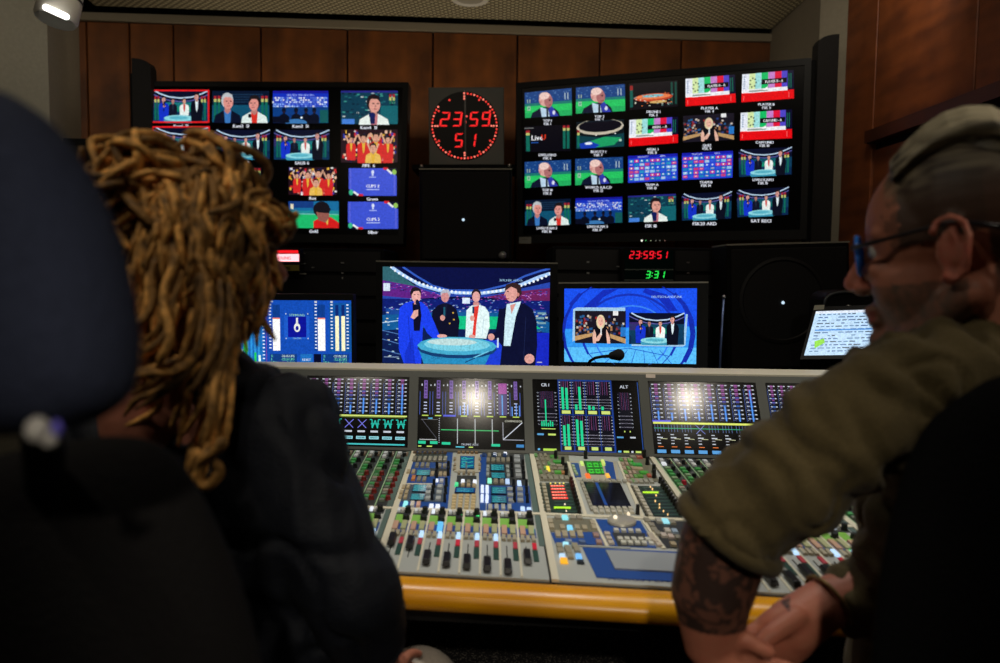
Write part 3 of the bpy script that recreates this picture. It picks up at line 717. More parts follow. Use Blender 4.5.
# ================================================================== WALL CLOCK
Yc = 3.45
plC = plane_v((428.3, 87.3), Yc, (504, 87), Yc, 165)
th = thing('wall_clock', plC.P(.5, 1), 'square grey digital clock with red ring of dots between the televisions', 'clock')
mb = MB(); mb.slab([plC.P(0, 0), plC.P(1, 0), plC.P(1, 1), plC.P(0, 1)], -plC.n * .05); o = mb.build('clock_housing', mat('dark_grey_plate', (92, 94, 90), rough=.5), th); bevel(o, .003)
cc = (464.5, 125.8); Rr = 33.2
t = Pic(plC, [plC.P(0, 0), plC.P(1, 0), plC.P(1, 1), plC.P(0, 1)], base=.0006)
cu, cv = .475, .5; ru = .44; rv = .43
mb = MB(); mb.slab([t.P(cu + ru * 1.03 * math.cos(i / 48 * 2 * PI), cv + rv * 1.03 * math.sin(i / 48 * 2 * PI)) for i in range(48)], plC.n * .002); face = mb.build('clock_face', mat('dark_clock_face', (5, 3, 4), rough=.4, spec=.2), th)
t.k = .0035
mb = t.mb
SEG = {'0': 'abcdef', '1': 'bc', '2': 'abged', '3': 'abgcd', '4': 'fgbc', '5': 'afgcd', '6': 'afgedc', '7': 'abc', '8': 'abcdefg', '9': 'abfgcd'}
def digits(t, s, u, v, w, h, col, th_=.16, slant=.16, gap=1.5, part=None):
    """seven-segment figures; (u,v) top left, w,h in unit coords of each digit"""
    x = u; t.up(); k = t.k
    for ch in s:
        if ch == ':':
            for yy in (.3, .7): sl = (1 - yy) * slant * w * 2; t.k = k; t.rect(x + sl - .1 * w, v + h * yy - .06 * h, x + sl + .12 * w, v + h * yy + .06 * h, col)
            x += w * .42; continue
        def q(a, b): return (x + w * (a + (1 - b) * slant * 2), v + h * b)
        T = th_; Th = T * .5 * 1.0
        S = dict(a=[(.06, 0), (.94, 0), (.94 - T, Th), (.06 + T, Th)], g=[(.1, .5 - Th / 2), (.9, .5 - Th / 2), (.9, .5 + Th / 2), (.1, .5 + Th / 2)], d=[(.06 + T, 1 - Th), (.94 - T, 1 - Th), (.94, 1), (.06, 1)],
                 f=[(0, .03), (T, .03 + Th), (T, .48 - Th / 2), (0, .5)], b=[(1 - T, .03 + Th), (1, .03), (1, .5), (1 - T, .48 - Th / 2)], e=[(0, .5), (T, .52 + Th / 2), (T, .97 - Th), (0, .97)], c=[(1 - T, .52 + Th / 2), (1, .5), (1, .97), (1 - T, .97 - Th)])
        for sgm in SEG[ch]: t.poly([q(*p) for p in S[sgm]], col)
        x += w * gap
        if part: t.done(part[0], m_led, part[1]); t.mb = MB()
    if part: t.done(part[0], m_led, part[1]); t.mb = MB()
    return x
red = (235, 28, 30)
digits(t, '23', .14, .32, .122, .185, red, .2, .12, 1.35, ('clock_digit', face)); digits(t, ':', .475, .32, .115, .185, (255, 90, 80), part=('clock_colon', face)); digits(t, '59', .53, .32, .115, .185, red, .2, .12, 1.38, ('clock_digit', face))
digits(t, '5', .33, .595, .11, .18, red, .2, .12, 1.5, ('clock_digit', face)); digits(t, '1', .50, .595, .11, .18, red, .2, .12, 1.5, ('clock_digit', face))
sec = 51
for i in range(60):
    a = i / 60 * 2 * PI
    if i > 51 and i != 55: continue
    for rr in ((.97, .88, .81) if i % 15 == 0 else ((.97, .89) if i % 5 == 0 else (.97,))):
        if i == 55: rr = .89
        mb = MB(); mb.ell(t.P(cu + ru * rr * math.sin(a), cv - rv * rr * math.cos(a)), (.0042, .0042, .0042), 8, 6, (235, 60, 50) if i % 3 else (255, 130, 110)); mb.build('second_dot', m_led, face)
mb = MB(); mb.slab([t.P(.475, .03), t.P(.495, .03), t.P(.495, .93), t.P(.475, .93)], plC.n * .0008); mb.build('face_joint', mat('joint_grey', (60, 56, 54), rough=.3), th)
# rail below the clock, loudspeaker under it
mb = MB(); a = at(418, 166.5, 3.3); b = at(514, 167.5, 3.3)
th = thing('equipment_rail', a, 'black mounting rail with two bright bolts under the wall clock', 'rail')
mb.slab([at(412, 164.5, 3.42), at(516, 164.5, 3.42), at(516, 169, 3.42), at(412, 169, 3.42)], (0, .25, 0)); mb.build('rail_bar', m_blackm, th)
mb = MB(); mb.ell(at(421.5, 166.3, 3.41), (.008,) * 3, 10, 8); mb.build('bolt', m_screw, th)
mb = MB(); mb.ell(at(509.5, 165.6, 3.41), (.008,) * 3, 10, 8); mb.build('bolt', m_screw, th)
def speaker(name, q, Y, label, led, ring=None, depth=.3, edge=True):
    pl = plane_v(q[0], Y, q[1], Y, q[2][1]); th = thing(name, pl.P(.5, 1), label, 'loudspeaker'); n = pl.n
    mb = MB(); mb.slab([pl.P(0, 0), pl.P(1, 0), pl.P(1, 1), pl.P(0, 1)], -n * depth); o = mb.build('cabinet', m_blackm, th); bevel(o, .008)
    mb = MB(); mb.slab([pl.P(.03, .03, .001), pl.P(.97, .03, .001), pl.P(.97, .97, .001), pl.P(.03, .97, .001)], n * .012); o = mb.build('grille', mat('grille_cloth', (10, 9, 12), rough=.9, bump=.6, noise_scale=300), th); bevel(o, .005)
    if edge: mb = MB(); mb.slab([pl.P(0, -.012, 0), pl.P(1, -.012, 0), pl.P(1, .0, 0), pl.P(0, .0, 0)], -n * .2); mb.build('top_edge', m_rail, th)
    mb = MB(); mb.ell(pl.px(led[0], led[1], .015), (.0055,) * 3, 10, 8, (190, 215, 235)); mb.build('status_light', m_led, th)
    if ring:
        mb = MB(); c = pl.px(ring[0], ring[1], .0125); mb.lathe([(ring[2] * .3, .0), (ring[2], .001), (ring[2], .004), (ring[2] * .93, .006), (ring[2] * .9, .001)], c, n, 40); o = mb.build('woofer_surround', mat('rubber', (16, 15, 17), rough=.6), th); shade_angle(o)
    return th, pl
speaker('loudspeaker', [(419, 169.5), (512, 169.5), (419, 262)], 3.2, 'black square loudspeaker hanging below the wall clock', (463.5, 220))
th, pl = speaker('loudspeaker', [(727, 245.5), (850, 242.5), (726, 372)], 2.72, 'wide black floor loudspeaker behind the desk between monitors and laptop', (781.5, 302.5), (781, 300, .15), depth=.2)
th0 = [o for o in COL.objects if o.name.startswith('loudspeaker') and o.parent is None]
mb = MB(); c = wloc(th0[0]); mb.box((c.x - .05, c.y + .2, c.z + .1), (c.x + .05, 3.78, c.z + .16)); mb.build('wall_bracket', m_blackm, th0[0])
mb = MB(); c = pl.P(.5, 1, -.1); mb.box((c.x - .12, c.y - .06, .72), (c.x + .12, c.y + .08, c.z + .01)); mb.build('speaker_foot', m_blackm, th0[1])
# corner column loudspeakers with curved tops
def column_speaker(q, Y, zbot, label, curve='r'):
    (x0, x1, yt, xb0, xb1, yb) = q
    th = thing('column_loudspeaker', at((xb0 + xb1) / 2, yb, Y), label, 'loudspeaker')
    L = []; 
    for i in range(9):
        w = i / 8; s = math.sqrt(max(0, 1 - (1 - w) ** 2)) if curve == 'l' else math.sqrt(max(0, 1 - w ** 2))
        x = x0 + (x1 - x0) * w; L.append(at(x, yt + (9 if True else 0) * (1 - s), Y))
    mb = MB(); A = at(x1, yb, Y); B = at(x0, yb, Y)
    top = L; zb = at(xb0, yb, Y).z
    pts = [V3((p.x, p.y, p.z)) for p in top] + [V3((top[-1].x, Y, zb)), V3((top[0].x, Y, zb))]
    mb.slab(pts, (0, .06, 0)); o = mb.build('column_body', mat('black_mesh', (13, 11, 11), rough=.8, bump=.5, noise_scale=220), th)
    mb = MB(); p = top[0]; mb.box((p.x - .018, Y + .02, zb), (p.x - .001, Y + .05, p.z - .06)); mb.build('side_rail', m_blackm, th)
    mb = MB(); mb.box((top[0].x - .03, Y - .04, 0.0), (top[-1].x + .03, Y + .2, zb)); mb.build('plinth', m_blackm, th)
column_speaker((131.5, 150.5, 58, 131, 150, 330), 3.46, 0, 'tall black column loudspeaker in the left corner beside the television', 'r')
column_speaker((818.5, 839.5, 34, 812, 832, 330), 3.1, 0, 'tall black column loudspeaker in the right corner beside the television', 'l')
# ================================================================== MIXING CONSOLE
ZF = at(540, 585, 1.16).z; ZB = ZF + .05
cFL, cFR = atz(371, 571, ZF), atz(743, 592, ZF)
cBL, cBR = atz(412, 451, ZB), atz(649, 457, ZB)
ZT = ZB + .182
cTL, cTR = atz(414, 371.5, ZT), atz(641.5, 375, ZT)
cTR = hit(641.5, 375, cBL, (cBR - cBL).cross(cTL - cBL).normalized())     # all displays lie in one plane
def F_(a): return cFL.lerp(cFR, a / 2)
def B_(a): return cBL.lerp(cBR, a / 2)
def T_(a): return cTL.lerp(cTR, a / 2)
cN = ((cFR - cFL).cross(cBL - cFL)).normalized()
dN = ((cBR - cBL).cross(cTL - cBL)).normalized()
def S(a, b, h=0): return F_(a).lerp(B_(a), b) + cN * h
def D(a, c, h=0): return B_(a).lerp(T_(a), c) + dN * h
def inv(fn, px, py, a=1.0, b=.5):
    for _ in range(12):
        x, y = proj(fn(a, b)); e = 1e-3
        xa, ya = proj(fn(a + e, b)); xb, yb = proj(fn(a, b + e))
        j11, j12, j21, j22 = (xa - x) / e, (xb - x) / e, (ya - y) / e, (yb - y) / e
        det = j11 * j22 - j12 * j21; dx, dy = px - x, py - y
        da = (dx * j22 - dy * j12) / det; db = (dy * j11 - dx * j21) / det
        a += da; b += db
        if abs(da) + abs(db) < 1e-7: break
    return a, b
def AB(px, py): return inv(S, px, py)
BAYW = (cFR - cFL).length / 2          # metres per unit of a
LEN = (B_(1) - F_(1)).length           # metres per unit of b
console = thing('mixing_console', F_(1) - V3((0, 0, ZF)), 'large grey broadcast mixing console with faders, knobs and tilted displays', 'mixing console')
m_panel = mat('console_grey_panel', (172, 176, 172), rough=.45, spec=.3)
m_dark = mat('console_dark_panel', (46, 50, 50), rough=.5)
m_cream = mat('console_cream_strip', (214, 208, 186), rough=.5)
m_teal = mat('console_teal_panel', (84, 104, 98), rough=.55)
m_blue = mat('console_blue_panel', (20, 72, 150), rough=.5)
m_frame = mat('console_screen_frame', (76, 78, 72), rough=.45)
m_knob = mat('black_knob', (12, 12, 13), rough=.35)
m_key = mat('key_plastic', attr=True, rough=.45)
m_keylit = mat('lit_key', attr=True, emit=1.1, rough=.4)
m_disp = mat('glossy_console_display', (9, 9, 10), rough=.13, spec=.6)
m_dpic = mat('console_display_picture', attr=True, emit=1.0, rough=.13, spec=.6)
A0, A1 = -1.72, 3.75
# ---- body
mb = MB()
for (a, b) in ((A0, A1),):
    mb.hexa([F_(a) - V3((0, 0, .085)), F_(b) - V3((0, 0, .06)), T_(b) + V3((0, .1, -ZT + .62)), T_(a) + V3((0, .1, -ZT + .62))], [F_(a) - cN * .004, F_(b) - cN * .004, B_(b) - cN * .004 + V3((0, .02, 0)), B_(a) - cN * .004 + V3((0, .02, 0))])
    mb.hexa([B_(a) - dN * .006 - V3((0, 0, .1)), B_(b) - dN * .006 - V3((0, 0, .1)), B_(b) + V3((0, .24, -.1)), B_(a) + V3((0, .24, -.1))], [B_(a) - dN * .006, B_(b) - dN * .006, T_(b) - dN * .01 + V3((0, .03, 0)), T_(a) - dN * .01 + V3((0, .03, 0))])
mb.build('chassis', m_black, console)
# added sloping panel, set to catch light in place of the floor carpet
mb = MB(); _a, _b = F_(A0), F_(A1); mb.hexa([(_a.x, _a.y + .5, .03), (_b.x, _b.y + .5, .03), (_b.x, _b.y + .53, .03), (_a.x, _a.y + .53, .03)], [(_a.x, _a.y + .26, ZF - .17), (_b.x, _b.y + .26, ZF - .17), (_b.x, _b.y + .29, ZF - .17), (_a.x, _a.y + .29, ZF - .17)])
o = mb.build('added_carpet_panel', m_carpet, console); o['label'] = 'added speckled black carpet panel under the arm rest'
for a in (-1.45, 1.0, 3.4):
    mb = MB(); q = F_(a); mb.box((q.x - .05, 1.75, 0), (q.x + .05, 2.0, .62)); mb.box((q.x - .06, 1.5, 0), (q.x + .06, 2.15, .03)); mb.build('leg', m_blackm, console)
# back rim, pale metal
mb = MB(); r0, r1 = T_(A0), T_(A1)
mb.hexa([r0 + V3((0, 0, -.004)), r1 + V3((0, 0, -.004)), r1 + V3((0, .05, .0)), r0 + V3((0, .05, .0))], [r0 + V3((0, 0, .007)), r1 + V3((0, 0, .007)), r1 + V3((0, .05, .014)), r0 + V3((0, .05, .014))])
o = mb.build('back_rim', mat('pale_rim_metal', (205, 198, 178), rough=.4), console); bevel(o, .002)
# wooden arm rest with rounded nose
mb = MB(); prof = [(0.002, -.006), (.012, -.001), (.03, .002), (.048, -.003), (.06, -.014), (.066, -.028), (.064, -.042), (.052, -.052), (.03, -.056), (.002, -.056)]
fd = (F_(1) - B_(1)); fd.z = 0; fd.normalize(); vs = []; n = len(prof)
for a in (A0, 1.0, A1):
    for (y, z) in prof: vs.append(F_(a) + fd * y * .92 + V3((0, 0, z * .74)))
fs = [(j * n + i, j * n + (i + 1) % n, (j + 1) * n + (i + 1) % n, (j + 1) * n + i) for j in range(2) for i in range(n)] + [tuple(range(n)), tuple(range(3 * n - 1, 2 * n - 1, -1))]
mb.add(vs, fs)
arm_wood = wood_mat('varnished_beech', (208, 136, 2), (228, 160, 8), (.6, 14, 14), rough=.3, fine=0)
arm = mb.build('arm_rest', arm_wood, console); arm['label'] = 'honey-coloured wooden arm rest'; shade_angle(arm, 60)

def sl(a0, b0, a1, b1, h0, h1, mb, col=None, m=0, inset=0):
    ia = inset / BAYW; ib = inset / LEN
    mb.hexa([S(a0, b0, h0), S(a1, b0, h0), S(a1, b1, h0), S(a0, b1, h0)], [S(a0 + ia, b0 + ib, h1), S(a1 - ia, b0 + ib, h1), S(a1 - ia, b1 - ib, h1), S(a0 + ia, b1 - ib, h1)], col, m)
def quadS(pts, h0, h1, mb, col=None, m=0):
    P = [AB(*p) for p in pts]; mb.slab([S(a, b, h0) for a, b in P], cN * (h1 - h0), col, m)
BD = AB(463, 511.2)[1]       # divider between upper and lower fields
bays = [-2, -1, 0, 1, 2, 3]
modules = {}
for k in bays:
    a0, a1 = max(k, A0), min(k + 1, A1)
    up = MB(); sl(a0 + .012, BD + .008, a1 - .012, 1.0, -.004, 0, up)
    modules[k, 1] = up.build('control_field', m_panel if k in (1, 0) else m_dark, console)
    lo = MB(); sl(a0 + .012, .006, a1 - .012, BD - .008, -.004, 0, lo); modules[k, 0] = lo.build('fader_field', m_panel, console)
    # cream edge strips of every field and the divider
    mb = MB(); sl(a0, .004, a0 + .04, 1, -.003, .0022, mb); mb.build('edge_strip', m_cream, console)
    mb = MB(); sl(a0 + .04, BD - .008, a1, BD + .008, -.003, .0018, mb); mb.build('divider_strip', m_cream, console)

KEYS = []; KNOBS = []
def key(px, py, w, h, col=(150, 142, 122), lit=False, ht=.005):
    a, b = AB(px, py); a1, _ = AB(px + w / 2, py); _, b1 = AB(px, py - h / 2)
    KEYS.append((w * h, a, b, (a1 - a), (b1 - b), col, lit, ht))
def keyab(a, b, da, db, col, lit=False, ht=.005):
    x, y = proj(S(a, b)); x1, _ = proj(S(a + da, b)); _, y1 = proj(S(a, b + db))
    KEYS.append((abs(x1 - x) * abs(y - y1) * 4, a, b, da, db, col, lit, ht))
def knobab(a, b, r, h=.017, col=(14, 14, 15)): KNOBS.append((r, a, b, h, col))
def knob(px, py, wpx, h=.017, col=(14, 14, 15), dy=3):
    a, b = AB(px, py + dy); d = (S(a, b) - CAM).dot(f_); knobab(a, b, wpx / 2 * d / FPX, h, col)
def patch(name, pts, m, h=.0012, parent=None):
    mb = MB(); quadS(pts, 0.0002, h, mb); return mb.build(name, m, parent or console)
GREY, TAN, BRN, WHT, CYN = (138, 134, 118), (176, 160, 128), (92, 74, 54), (235, 240, 250), (120, 215, 250)
def Z(ox, oy, s):
    return lambda x, y: (ox + x * s, oy + y * s)
# ------------------------------------------------ bay 0..: field of small display + key blocks (upper, second bay)
z1 = Z(340, 440, .14); z2 = Z(470, 440, .14)
Mo = modules[0, 1]
patch('blue_field', [z1(520, 84), z1(806, 92), z1(768, 500), z1(398, 494)], m_blue, .0010)
patch('dark_field', [z1(515, 92), z1(760, 95), z1(752, 165), z1(500, 160)], m_dark, .0016)
patch('dark_field', [z1(462, 325), z1(752, 328), z1(742, 448), z1(412, 440)], mat('console_slate', (70, 84, 100), rough=.5), .0016)
patch('dark_field', [z1(640, 205), z1(775, 210), z1(762, 262), z1(650, 258)], m_dark, .0016)
patch('cream_line', [z1(455, 314), z1(660, 316), z1(658, 322), z1(452, 320)], m_cream, .002)
patch('dark_field', [z2(85, 100), z2(385, 108), z2(400, 330), z2(80, 330)], m_dark, .0016)
patch('blue_field', [z2(60, 108), z2(118, 108), z2(112, 512), z2(70, 510)], m_blue, .002)
patch('blue_field', [z2(128, 325), z2(425, 330), z2(442, 520), z2(118, 514)], m_blue, .0012)
patch('screen_surround', [z1(828, 105), z1(1000, 108), z1(1002, 235), z1(815, 232)], mat('console_light_grey', (176, 172, 156), rough=.5), .0022)
patch('dark_field', [z1(836, 258), z1(975, 260), z1(972, 345), z1(828, 342)], m_dark, .0016)
for x in range(7): key(*z1(535 + 36 * x, 97), 3.6, 1.8, BRN)
for x in range(7): key(*z1(533 + 36.5 * x, 143), 3.9, 4.6, GREY)
for x in (550, 590, 627): key(*z1(x, 188), 3.9, 4.0, GREY)
for x in (712, 748): key(*z1(x, 192), 3.9, 3.6, GREY)
for (x, y) in ((490, 235), (525, 235), (660, 250), (717, 252), (750, 252)): key(*z1(x, y), 3.9, 3.6, TAN)
for (x, y, c) in ((525, 281, (205, 130, 70)), (565, 286, GREY), (603, 288, GREY)): key(*z1(x, y), 4.1, 4.4, c)
for (x, y) in ((455, 345), (487, 345), (440, 382), (476, 383), (430, 416), (467, 417)): key(*z1(x, y), 3.9, 3.6, TAN)
for (x, y) in ((715, 340), (708, 382), (702, 425), (635, 345), (632, 385), (628, 425)): key(*z1(x, y), 5.6, 3.2, (170, 176, 176))
key(*z1(467, 466), 4.4, 4.4, (150, 235, 235), True); key(*z1(517, 466), 4.4, 4.6, (220, 215, 205)); key(*z1(560, 469), 4.4, 4.6, (225, 180, 160))
key(*z1(652, 481), 4.6, 3.0, WHT, True); key(*z1(697, 484), 4.6, 3.0, WHT, True); key(*z1(693, 298), 2.6, 2.2, WHT, True); key(*z1(725, 300), 4, 3, (200, 200, 200))
for (x, y) in ((693, 195), (690, 250), (775, 190), (773, 235), (672, 322), (664, 368), (657, 410), (760, 312), (754, 368), (748, 425)): knob(*z1(x, y), 3.4, .02)
# teal read-outs
def readout(pts, seed, col=(16, 84, 104)):
    rnd = random.Random(seed); P = [AB(*p) for p in pts]
    mb = MB(); mb.slab([S(a, b, .001) for a, b in P], cN * .003); o = mb.build('readout', m_disp, console)
    t = Pic(type('q', (), {'n': cN})(), [S(a, b, 0) for a, b in P], base=.0043)
    t.rect(.03, .03, .97, .97, col)
    for i in range(3):
        y = .15 + i * .28; t.line([(.1, y + .1), (.3, y), (.55, y + .12), (.9, y + .04)], .05, (50, 170, 160)); t.rect(.1, y + .16, .1 + rnd.uniform(.3, .7), y + .2, (70, 180, 190))
    t.done('readout_picture', m_dpic, o)
readout([z1(548, 224), z1(650, 226), z1(642, 266), z1(538, 264)], 1); readout([z1(526, 328), z1(628, 330), z1(616, 384), z1(512, 380)], 2)
readout([z1(508, 394), z1(612, 397), z1(600, 444), z1(496, 440)], 3); readout([z1(860, 124), z1(962, 126), z1(960, 218), z1(856, 216)], 4, (14, 80, 124))
readout([z1(824, 352), z1(968, 355), z1(966, 390), z1(818, 386)], 5, (14, 60, 120))
readout([z2(145, 184), z2(246, 187), z2(250, 232), z2(146, 230)], 6); readout([z2(148, 242), z2(252, 245), z2(257, 288), z2(150, 285)], 7)
readout([z2(150, 345), z2(262, 348), z2(264, 400), z2(150, 396)], 8); readout([z2(150, 408), z2(264, 412), z2(266, 466), z2(150, 462)], 9)
for x in range(5): key(*z1(850 + x * 31, 96), 3.2, 1.9, (130, 104, 70))
for (x, y) in ((820, 145), (820, 185), (818, 213), (998, 145), (998, 185), (998, 215), (850, 242), (885, 243), (920, 244), (955, 245)): key(*z1(x, y), 2.8, 2.4, (150, 138, 112))
for (x, y, c, l) in ((877, 305, WHT, 1), (962, 308, WHT, 1), (832, 326, (70, 215, 140), 1), (878, 330, TAN, 0), (918, 332, TAN, 0), (958, 334, TAN, 0), (918, 308, GREY, 0)): key(*z1(x, y), 3.8, 3.0, c, bool(l))
for i in range(4):
    for j in range(5): key(*z1(818 + i * 46 - j * 2, 408 + j * 21), 4.6, 2.3, (200, 180, 135))
for x in range(5): key(*z2(100 + 37 * x, 116), 3.8, 3, (36, 62, 110) if x % 2 == 0 else GREY)
key(*z2(177, 112), 3.4, 2.4, WHT, True); key(*z2(252, 101), 3.6, 2.6, WHT, True)
for x in range(5): key(*z2(130 + 35.5 * x, 151), 3.8, 3.6, GREY)
for (x, y) in ((128, 200), (127, 225), (127, 255), (268, 200), (271, 234), (274, 264)): key(*z2(x, y), 3.4, 2.8, (150, 160, 158))
for (x, y) in ((335, 128), (337, 158), (340, 200), (344, 234), (347, 264), (357, 362), (358, 402), (360, 440), (288, 362), (289, 402), (294, 442)): key(*z2(x, y), 6.2, 3.2, (150, 156, 158))
for (x, y, c, l) in ((140, 301, (140, 235, 200), 1), (184, 304, GREY, 0), (228, 306, GREY, 0), (268, 306, (180, 205, 240), 1), (352, 318, (200, 225, 255), 1)): key(*z2(x, y), 4.4, 4.2, c, bool(l))
for (x, y) in ((88, 347), (122, 348), (88, 374), (122, 375), (87, 414), (122, 415), (86, 441), (120, 442)): key(*z2(x, y), 3.4, 3.4, (225, 235, 255), True)
for x in (145, 190, 237, 282): key(*z2(x, 489), 4.4, 4.8, (172, 176, 172))
for (x, y) in ((377, 501), (423, 506)): key(*z2(x, y), 4.6, 3, (200, 225, 255), True)
for (x, y) in ((296, 150), (298, 200), (301, 246), (378, 178), (381, 222), (385, 262), (312, 322), (315, 370), (318, 425), (403, 325), (405, 378), (410, 430)): knob(*z2(x, y), 3.5, .02)
mb = MB(); P = [AB(*z1(903, y)) for y in (255, 330)]; mb.tube([S(*P[0], .004), S(*P[0], .03)], .0018, 8); mb.build('toggle_lever', m_screw, console)
# ------------------------------------------------ knob fields (bays -2,-1, 2, 3 upper)
def knob_field(k, redcol, red2):
    a0 = max(k, A0)
    for c in range(8):
        x0 = k + .05 + c * .1185
        if x0 + .1 < A0: continue
        mb = MB(); sl(x0 - .008, BD + .012, x0 - .001, .985, 0, .0018, mb); mb.build('channel_line', mat('pale_green_line', (160, 196, 150), rough=.5), console)
        for j, b in enumerate((.955, .915)): keyab(x0 + .028, b, .018, .013, (205, 208, 210) if c % 2 == 0 or j == 0 else GREY, lit=(c % 3 == 0 and j == 1 and k > 0))
        keyab(x0 + .088, .945, .013, .02, (128, 108, 90))
        for j in range(6):
            b = .868 - j * .033; keyab(x0 + .03, b, .022, .010, (60, 150, 70) if (j + c) % 3 else (120, 150, 110))
        knobab(x0 + .075, .93, .005, .01); knobab(x0 + .07, .86, .0056, .01); knobab(x0 + .07, .79, .0056, .01)
        for j in range(5):
            b = .72 - j * .058
            if b < BD + .02: break
            knobab(x0 + .07, b, .0058, .009, redcol if j % 2 == 0 or red2 else (14, 14, 15)); keyab(x0 + .03, b + .015, .02, .010, (150, 140, 125) if j % 2 else (70, 150, 84)); keyab(x0 + .03, b - .012, .02, .009, (110, 120, 105))
knob_field(-1, (120, 26, 20), True); knob_field(2, (170, 24, 48), False); knob_field(3, (170, 24, 48), False); knob_field(-2, (120, 26, 20), True)
# ------------------------------------------------ master bay upper
z3 = Z(600, 440, .14)
patch('dark_field', [z2(448, 92), z2(700, 100), z2(742, 300), z2(480, 296)], mat('console_olive_panel', (112, 110, 92), rough=.5), .0012)
patch('meter_field', [z2(492, 308), z2(712, 312), z2(800, 530), z2(525, 524)], mat('console_green_black', (26, 44, 38), rough=.5), .0014)
patch('cream_line', [z2(692, 160), z2(712, 162), z2(838, 544), z2(812, 544)], m_cream, .0022)
patch('cream_line', [z3(122, 158), z3(142, 158), z3(318, 552), z3(290, 552)], m_cream, .0022)
patch('screen_surround', [z2(710, 150), z3(118, 156), z3(138, 300), z2(770, 288)], mat('console_light_grey', (176, 172, 156)), .0010)
patch('dark_field', [z3(145, 130), z3(345, 132), z3(425, 300), z3(215, 300)], MATS['console_olive_panel'], .0012)
patch('meter_field', [z3(225, 330), z3(440, 335), z3(590, 560), z3(330, 556)], MATS['console_green_black'], .0014)
for c in range(3):
    for j in range(6): key(*z2(470 + c * 34 + j * (9 + c * 2), 118 + j * 30), 3.2, 3.0, (132, 126, 108) if (c + j) % 4 else (90, 150, 80))
for (x, y, w, c) in ((600, 128, 8, (70, 150, 60)), (625, 165, 9, (60, 160, 60)), (590, 185, 5, GREY), (640, 195, 6, (140, 130, 110)), (628, 240, 7, (80, 170, 60)), (665, 242, 4, (170, 110, 60)), (605, 215, 5, (120, 110, 90)), (650, 215, 6, GREY)): key(*z2(x, y), w, 2.4, c)
key(*z2(556, 214), 4, 4, (250, 225, 60), True)
for x in (535, 575, 615, 655, 690): key(*z2(x, 281), 4.2, 3.8, GREY)
for (x, y) in ((612, 112), (662, 160), (684, 205), (688, 243), (825, 112)): knob(*z2(x, y), 4.2, .02)
for j, y in enumerate((328, 352, 378, 404, 431, 458, 486, 510)): key(*z2(527 + j * 5, y), 4.2, 2.3, (176, 168, 144)); key(*z2(503 + j * 5, y), 2.2, 2.2, (80, 88, 76))
LED = MB()
def ledbar(p0, p1, th_, col, mb=LED):
    (x0, y0), (x1, y1) = p0, p1; P = [AB(x0, y0 - th_ / 2), AB(x1, y1 - th_ / 2), AB(x1, y1 + th_ / 2), AB(x0, y0 + th_ / 2)]
    mb = MB(); mb.slab([S(a, b, .0012) for a, b in P], cN * .0016, col); mb.build('led_bar', m_led, console)
for j, y in enumerate((335, 357, 380, 401, 422)):
    ledbar(z2(573 + j * 4, y), z2(672 + j * 7, y), 1.0, (235, 60, 50))
    for i in range(5): ledbar(z2(580 + j * 4 + i * 19, y), z2(589 + j * 4 + i * 19, y), .9, (255, 225, 190))
for i, x in enumerate((571, 605, 636, 664)): ledbar(z2(x, 317), z2(x + 9, 317), 1.0, (250, 230, 90))
ledbar(z2(600, 490), z2(720, 491), 1.5, (170, 225, 40)); ledbar(z2(673, 467), z2(682, 467), 1.3, (255, 235, 200)); ledbar(z2(683, 515), z2(692, 515), 1.3, (255, 230, 200))
for j in range(9): y = 325 + j * 24; mb = MB(); quadS([z2(575 + j * 5, y - 5), z2(700 + j * 8, y - 5), z2(702 + j * 8, y + 3), z2(577 + j * 5, y + 3)], .0014, .002, mb); mb.build('level_strip', mat('level_strip_green', (50, 78, 66), rough=.4), console)
for j in range(9): x = 722 + j * 7.2; y = 300 + j * 27; knob(*z2(x, y), 4.4, .014, (60, 14, 14) if j < 3 else (16, 14, 14), dy=1)
# middle sub module
for (p, c) in (([z2(722, 168), z2(775, 170), z2(796, 270), z2(748, 268)], m_blue), ([z2(950, 150), z3(92, 165), z3(118, 290), z2(985, 285)], m_blue)): patch('blue_field', p, c, .0018)
for (x, y) in ((738, 195), (744, 215), (752, 235), (762, 252)): key(*z2(x, y), 3.2, 2.4, (150, 170, 130))
key(*z2(800, 175), 3.0, 3.4, (200, 225, 120), True); key(*z2(842, 265), 4.6, 3.6, (245, 110, 40), True); key(*z2(985, 264), 3.8, 3.6, (245, 180, 60), True); key(*z2(950, 175), 3.0, 4, (190, 205, 100), True); key(*z3(22, 165), 3.2, 3.6, (200, 220, 110), True)
mb = MB(); quadS([z2(812, 158), z2(935, 160), z2(960, 252), z2(840, 250)], .0015, .003, mb); mb.build('dot_matrix_panel', mat('matrix_black_green', (10, 40, 16)), console)
mb = MB()
for i in range(10):
    for j in range(8):
        a, b = AB(*z2(824 + i * 11.6 + j * 3.2, 165 + j * 11.4)); sl(a - .006, b - .004, a + .006, b + .004, .003, .0038, mb, (60, 190, 50) if (i * j) % 4 else (30, 110, 30))
stuff(mb.build('dot_matrix_light', m_led, console))
for i in range(9): key(*z2(818 + i * 41, 299 + i * .5), 4.2, 2.4, (160, 158, 146))
for j in range(8): key(*z2(800 + j * 10, 318 + j * 26), 3.6, 3.0, (160, 156, 140))
mb = MB(); quadS([z2(812, 312), z3(142, 318), z3(226, 492), z2(878, 480)], .0014, .004, mb); scr = mb.build('touch_display', m_disp, console)
t = Pic(type('q', (), {'n': cN})(), [S(*AB(*p), 0) for p in (z2(816, 316), z3(138, 321), z3(222, 489), z2(882, 477))], base=.0046)
t.rect(.3, 0, .38, 1, (26, 66, 130)); t.rects([(.02, .04 + .085 * j, .29, .055 + .085 * j, (34, 36, 40)) for j in range(11)] + [(.4, .04 + .085 * j, .98, .055 + .085 * j, (34, 36, 40)) for j in range(11)])
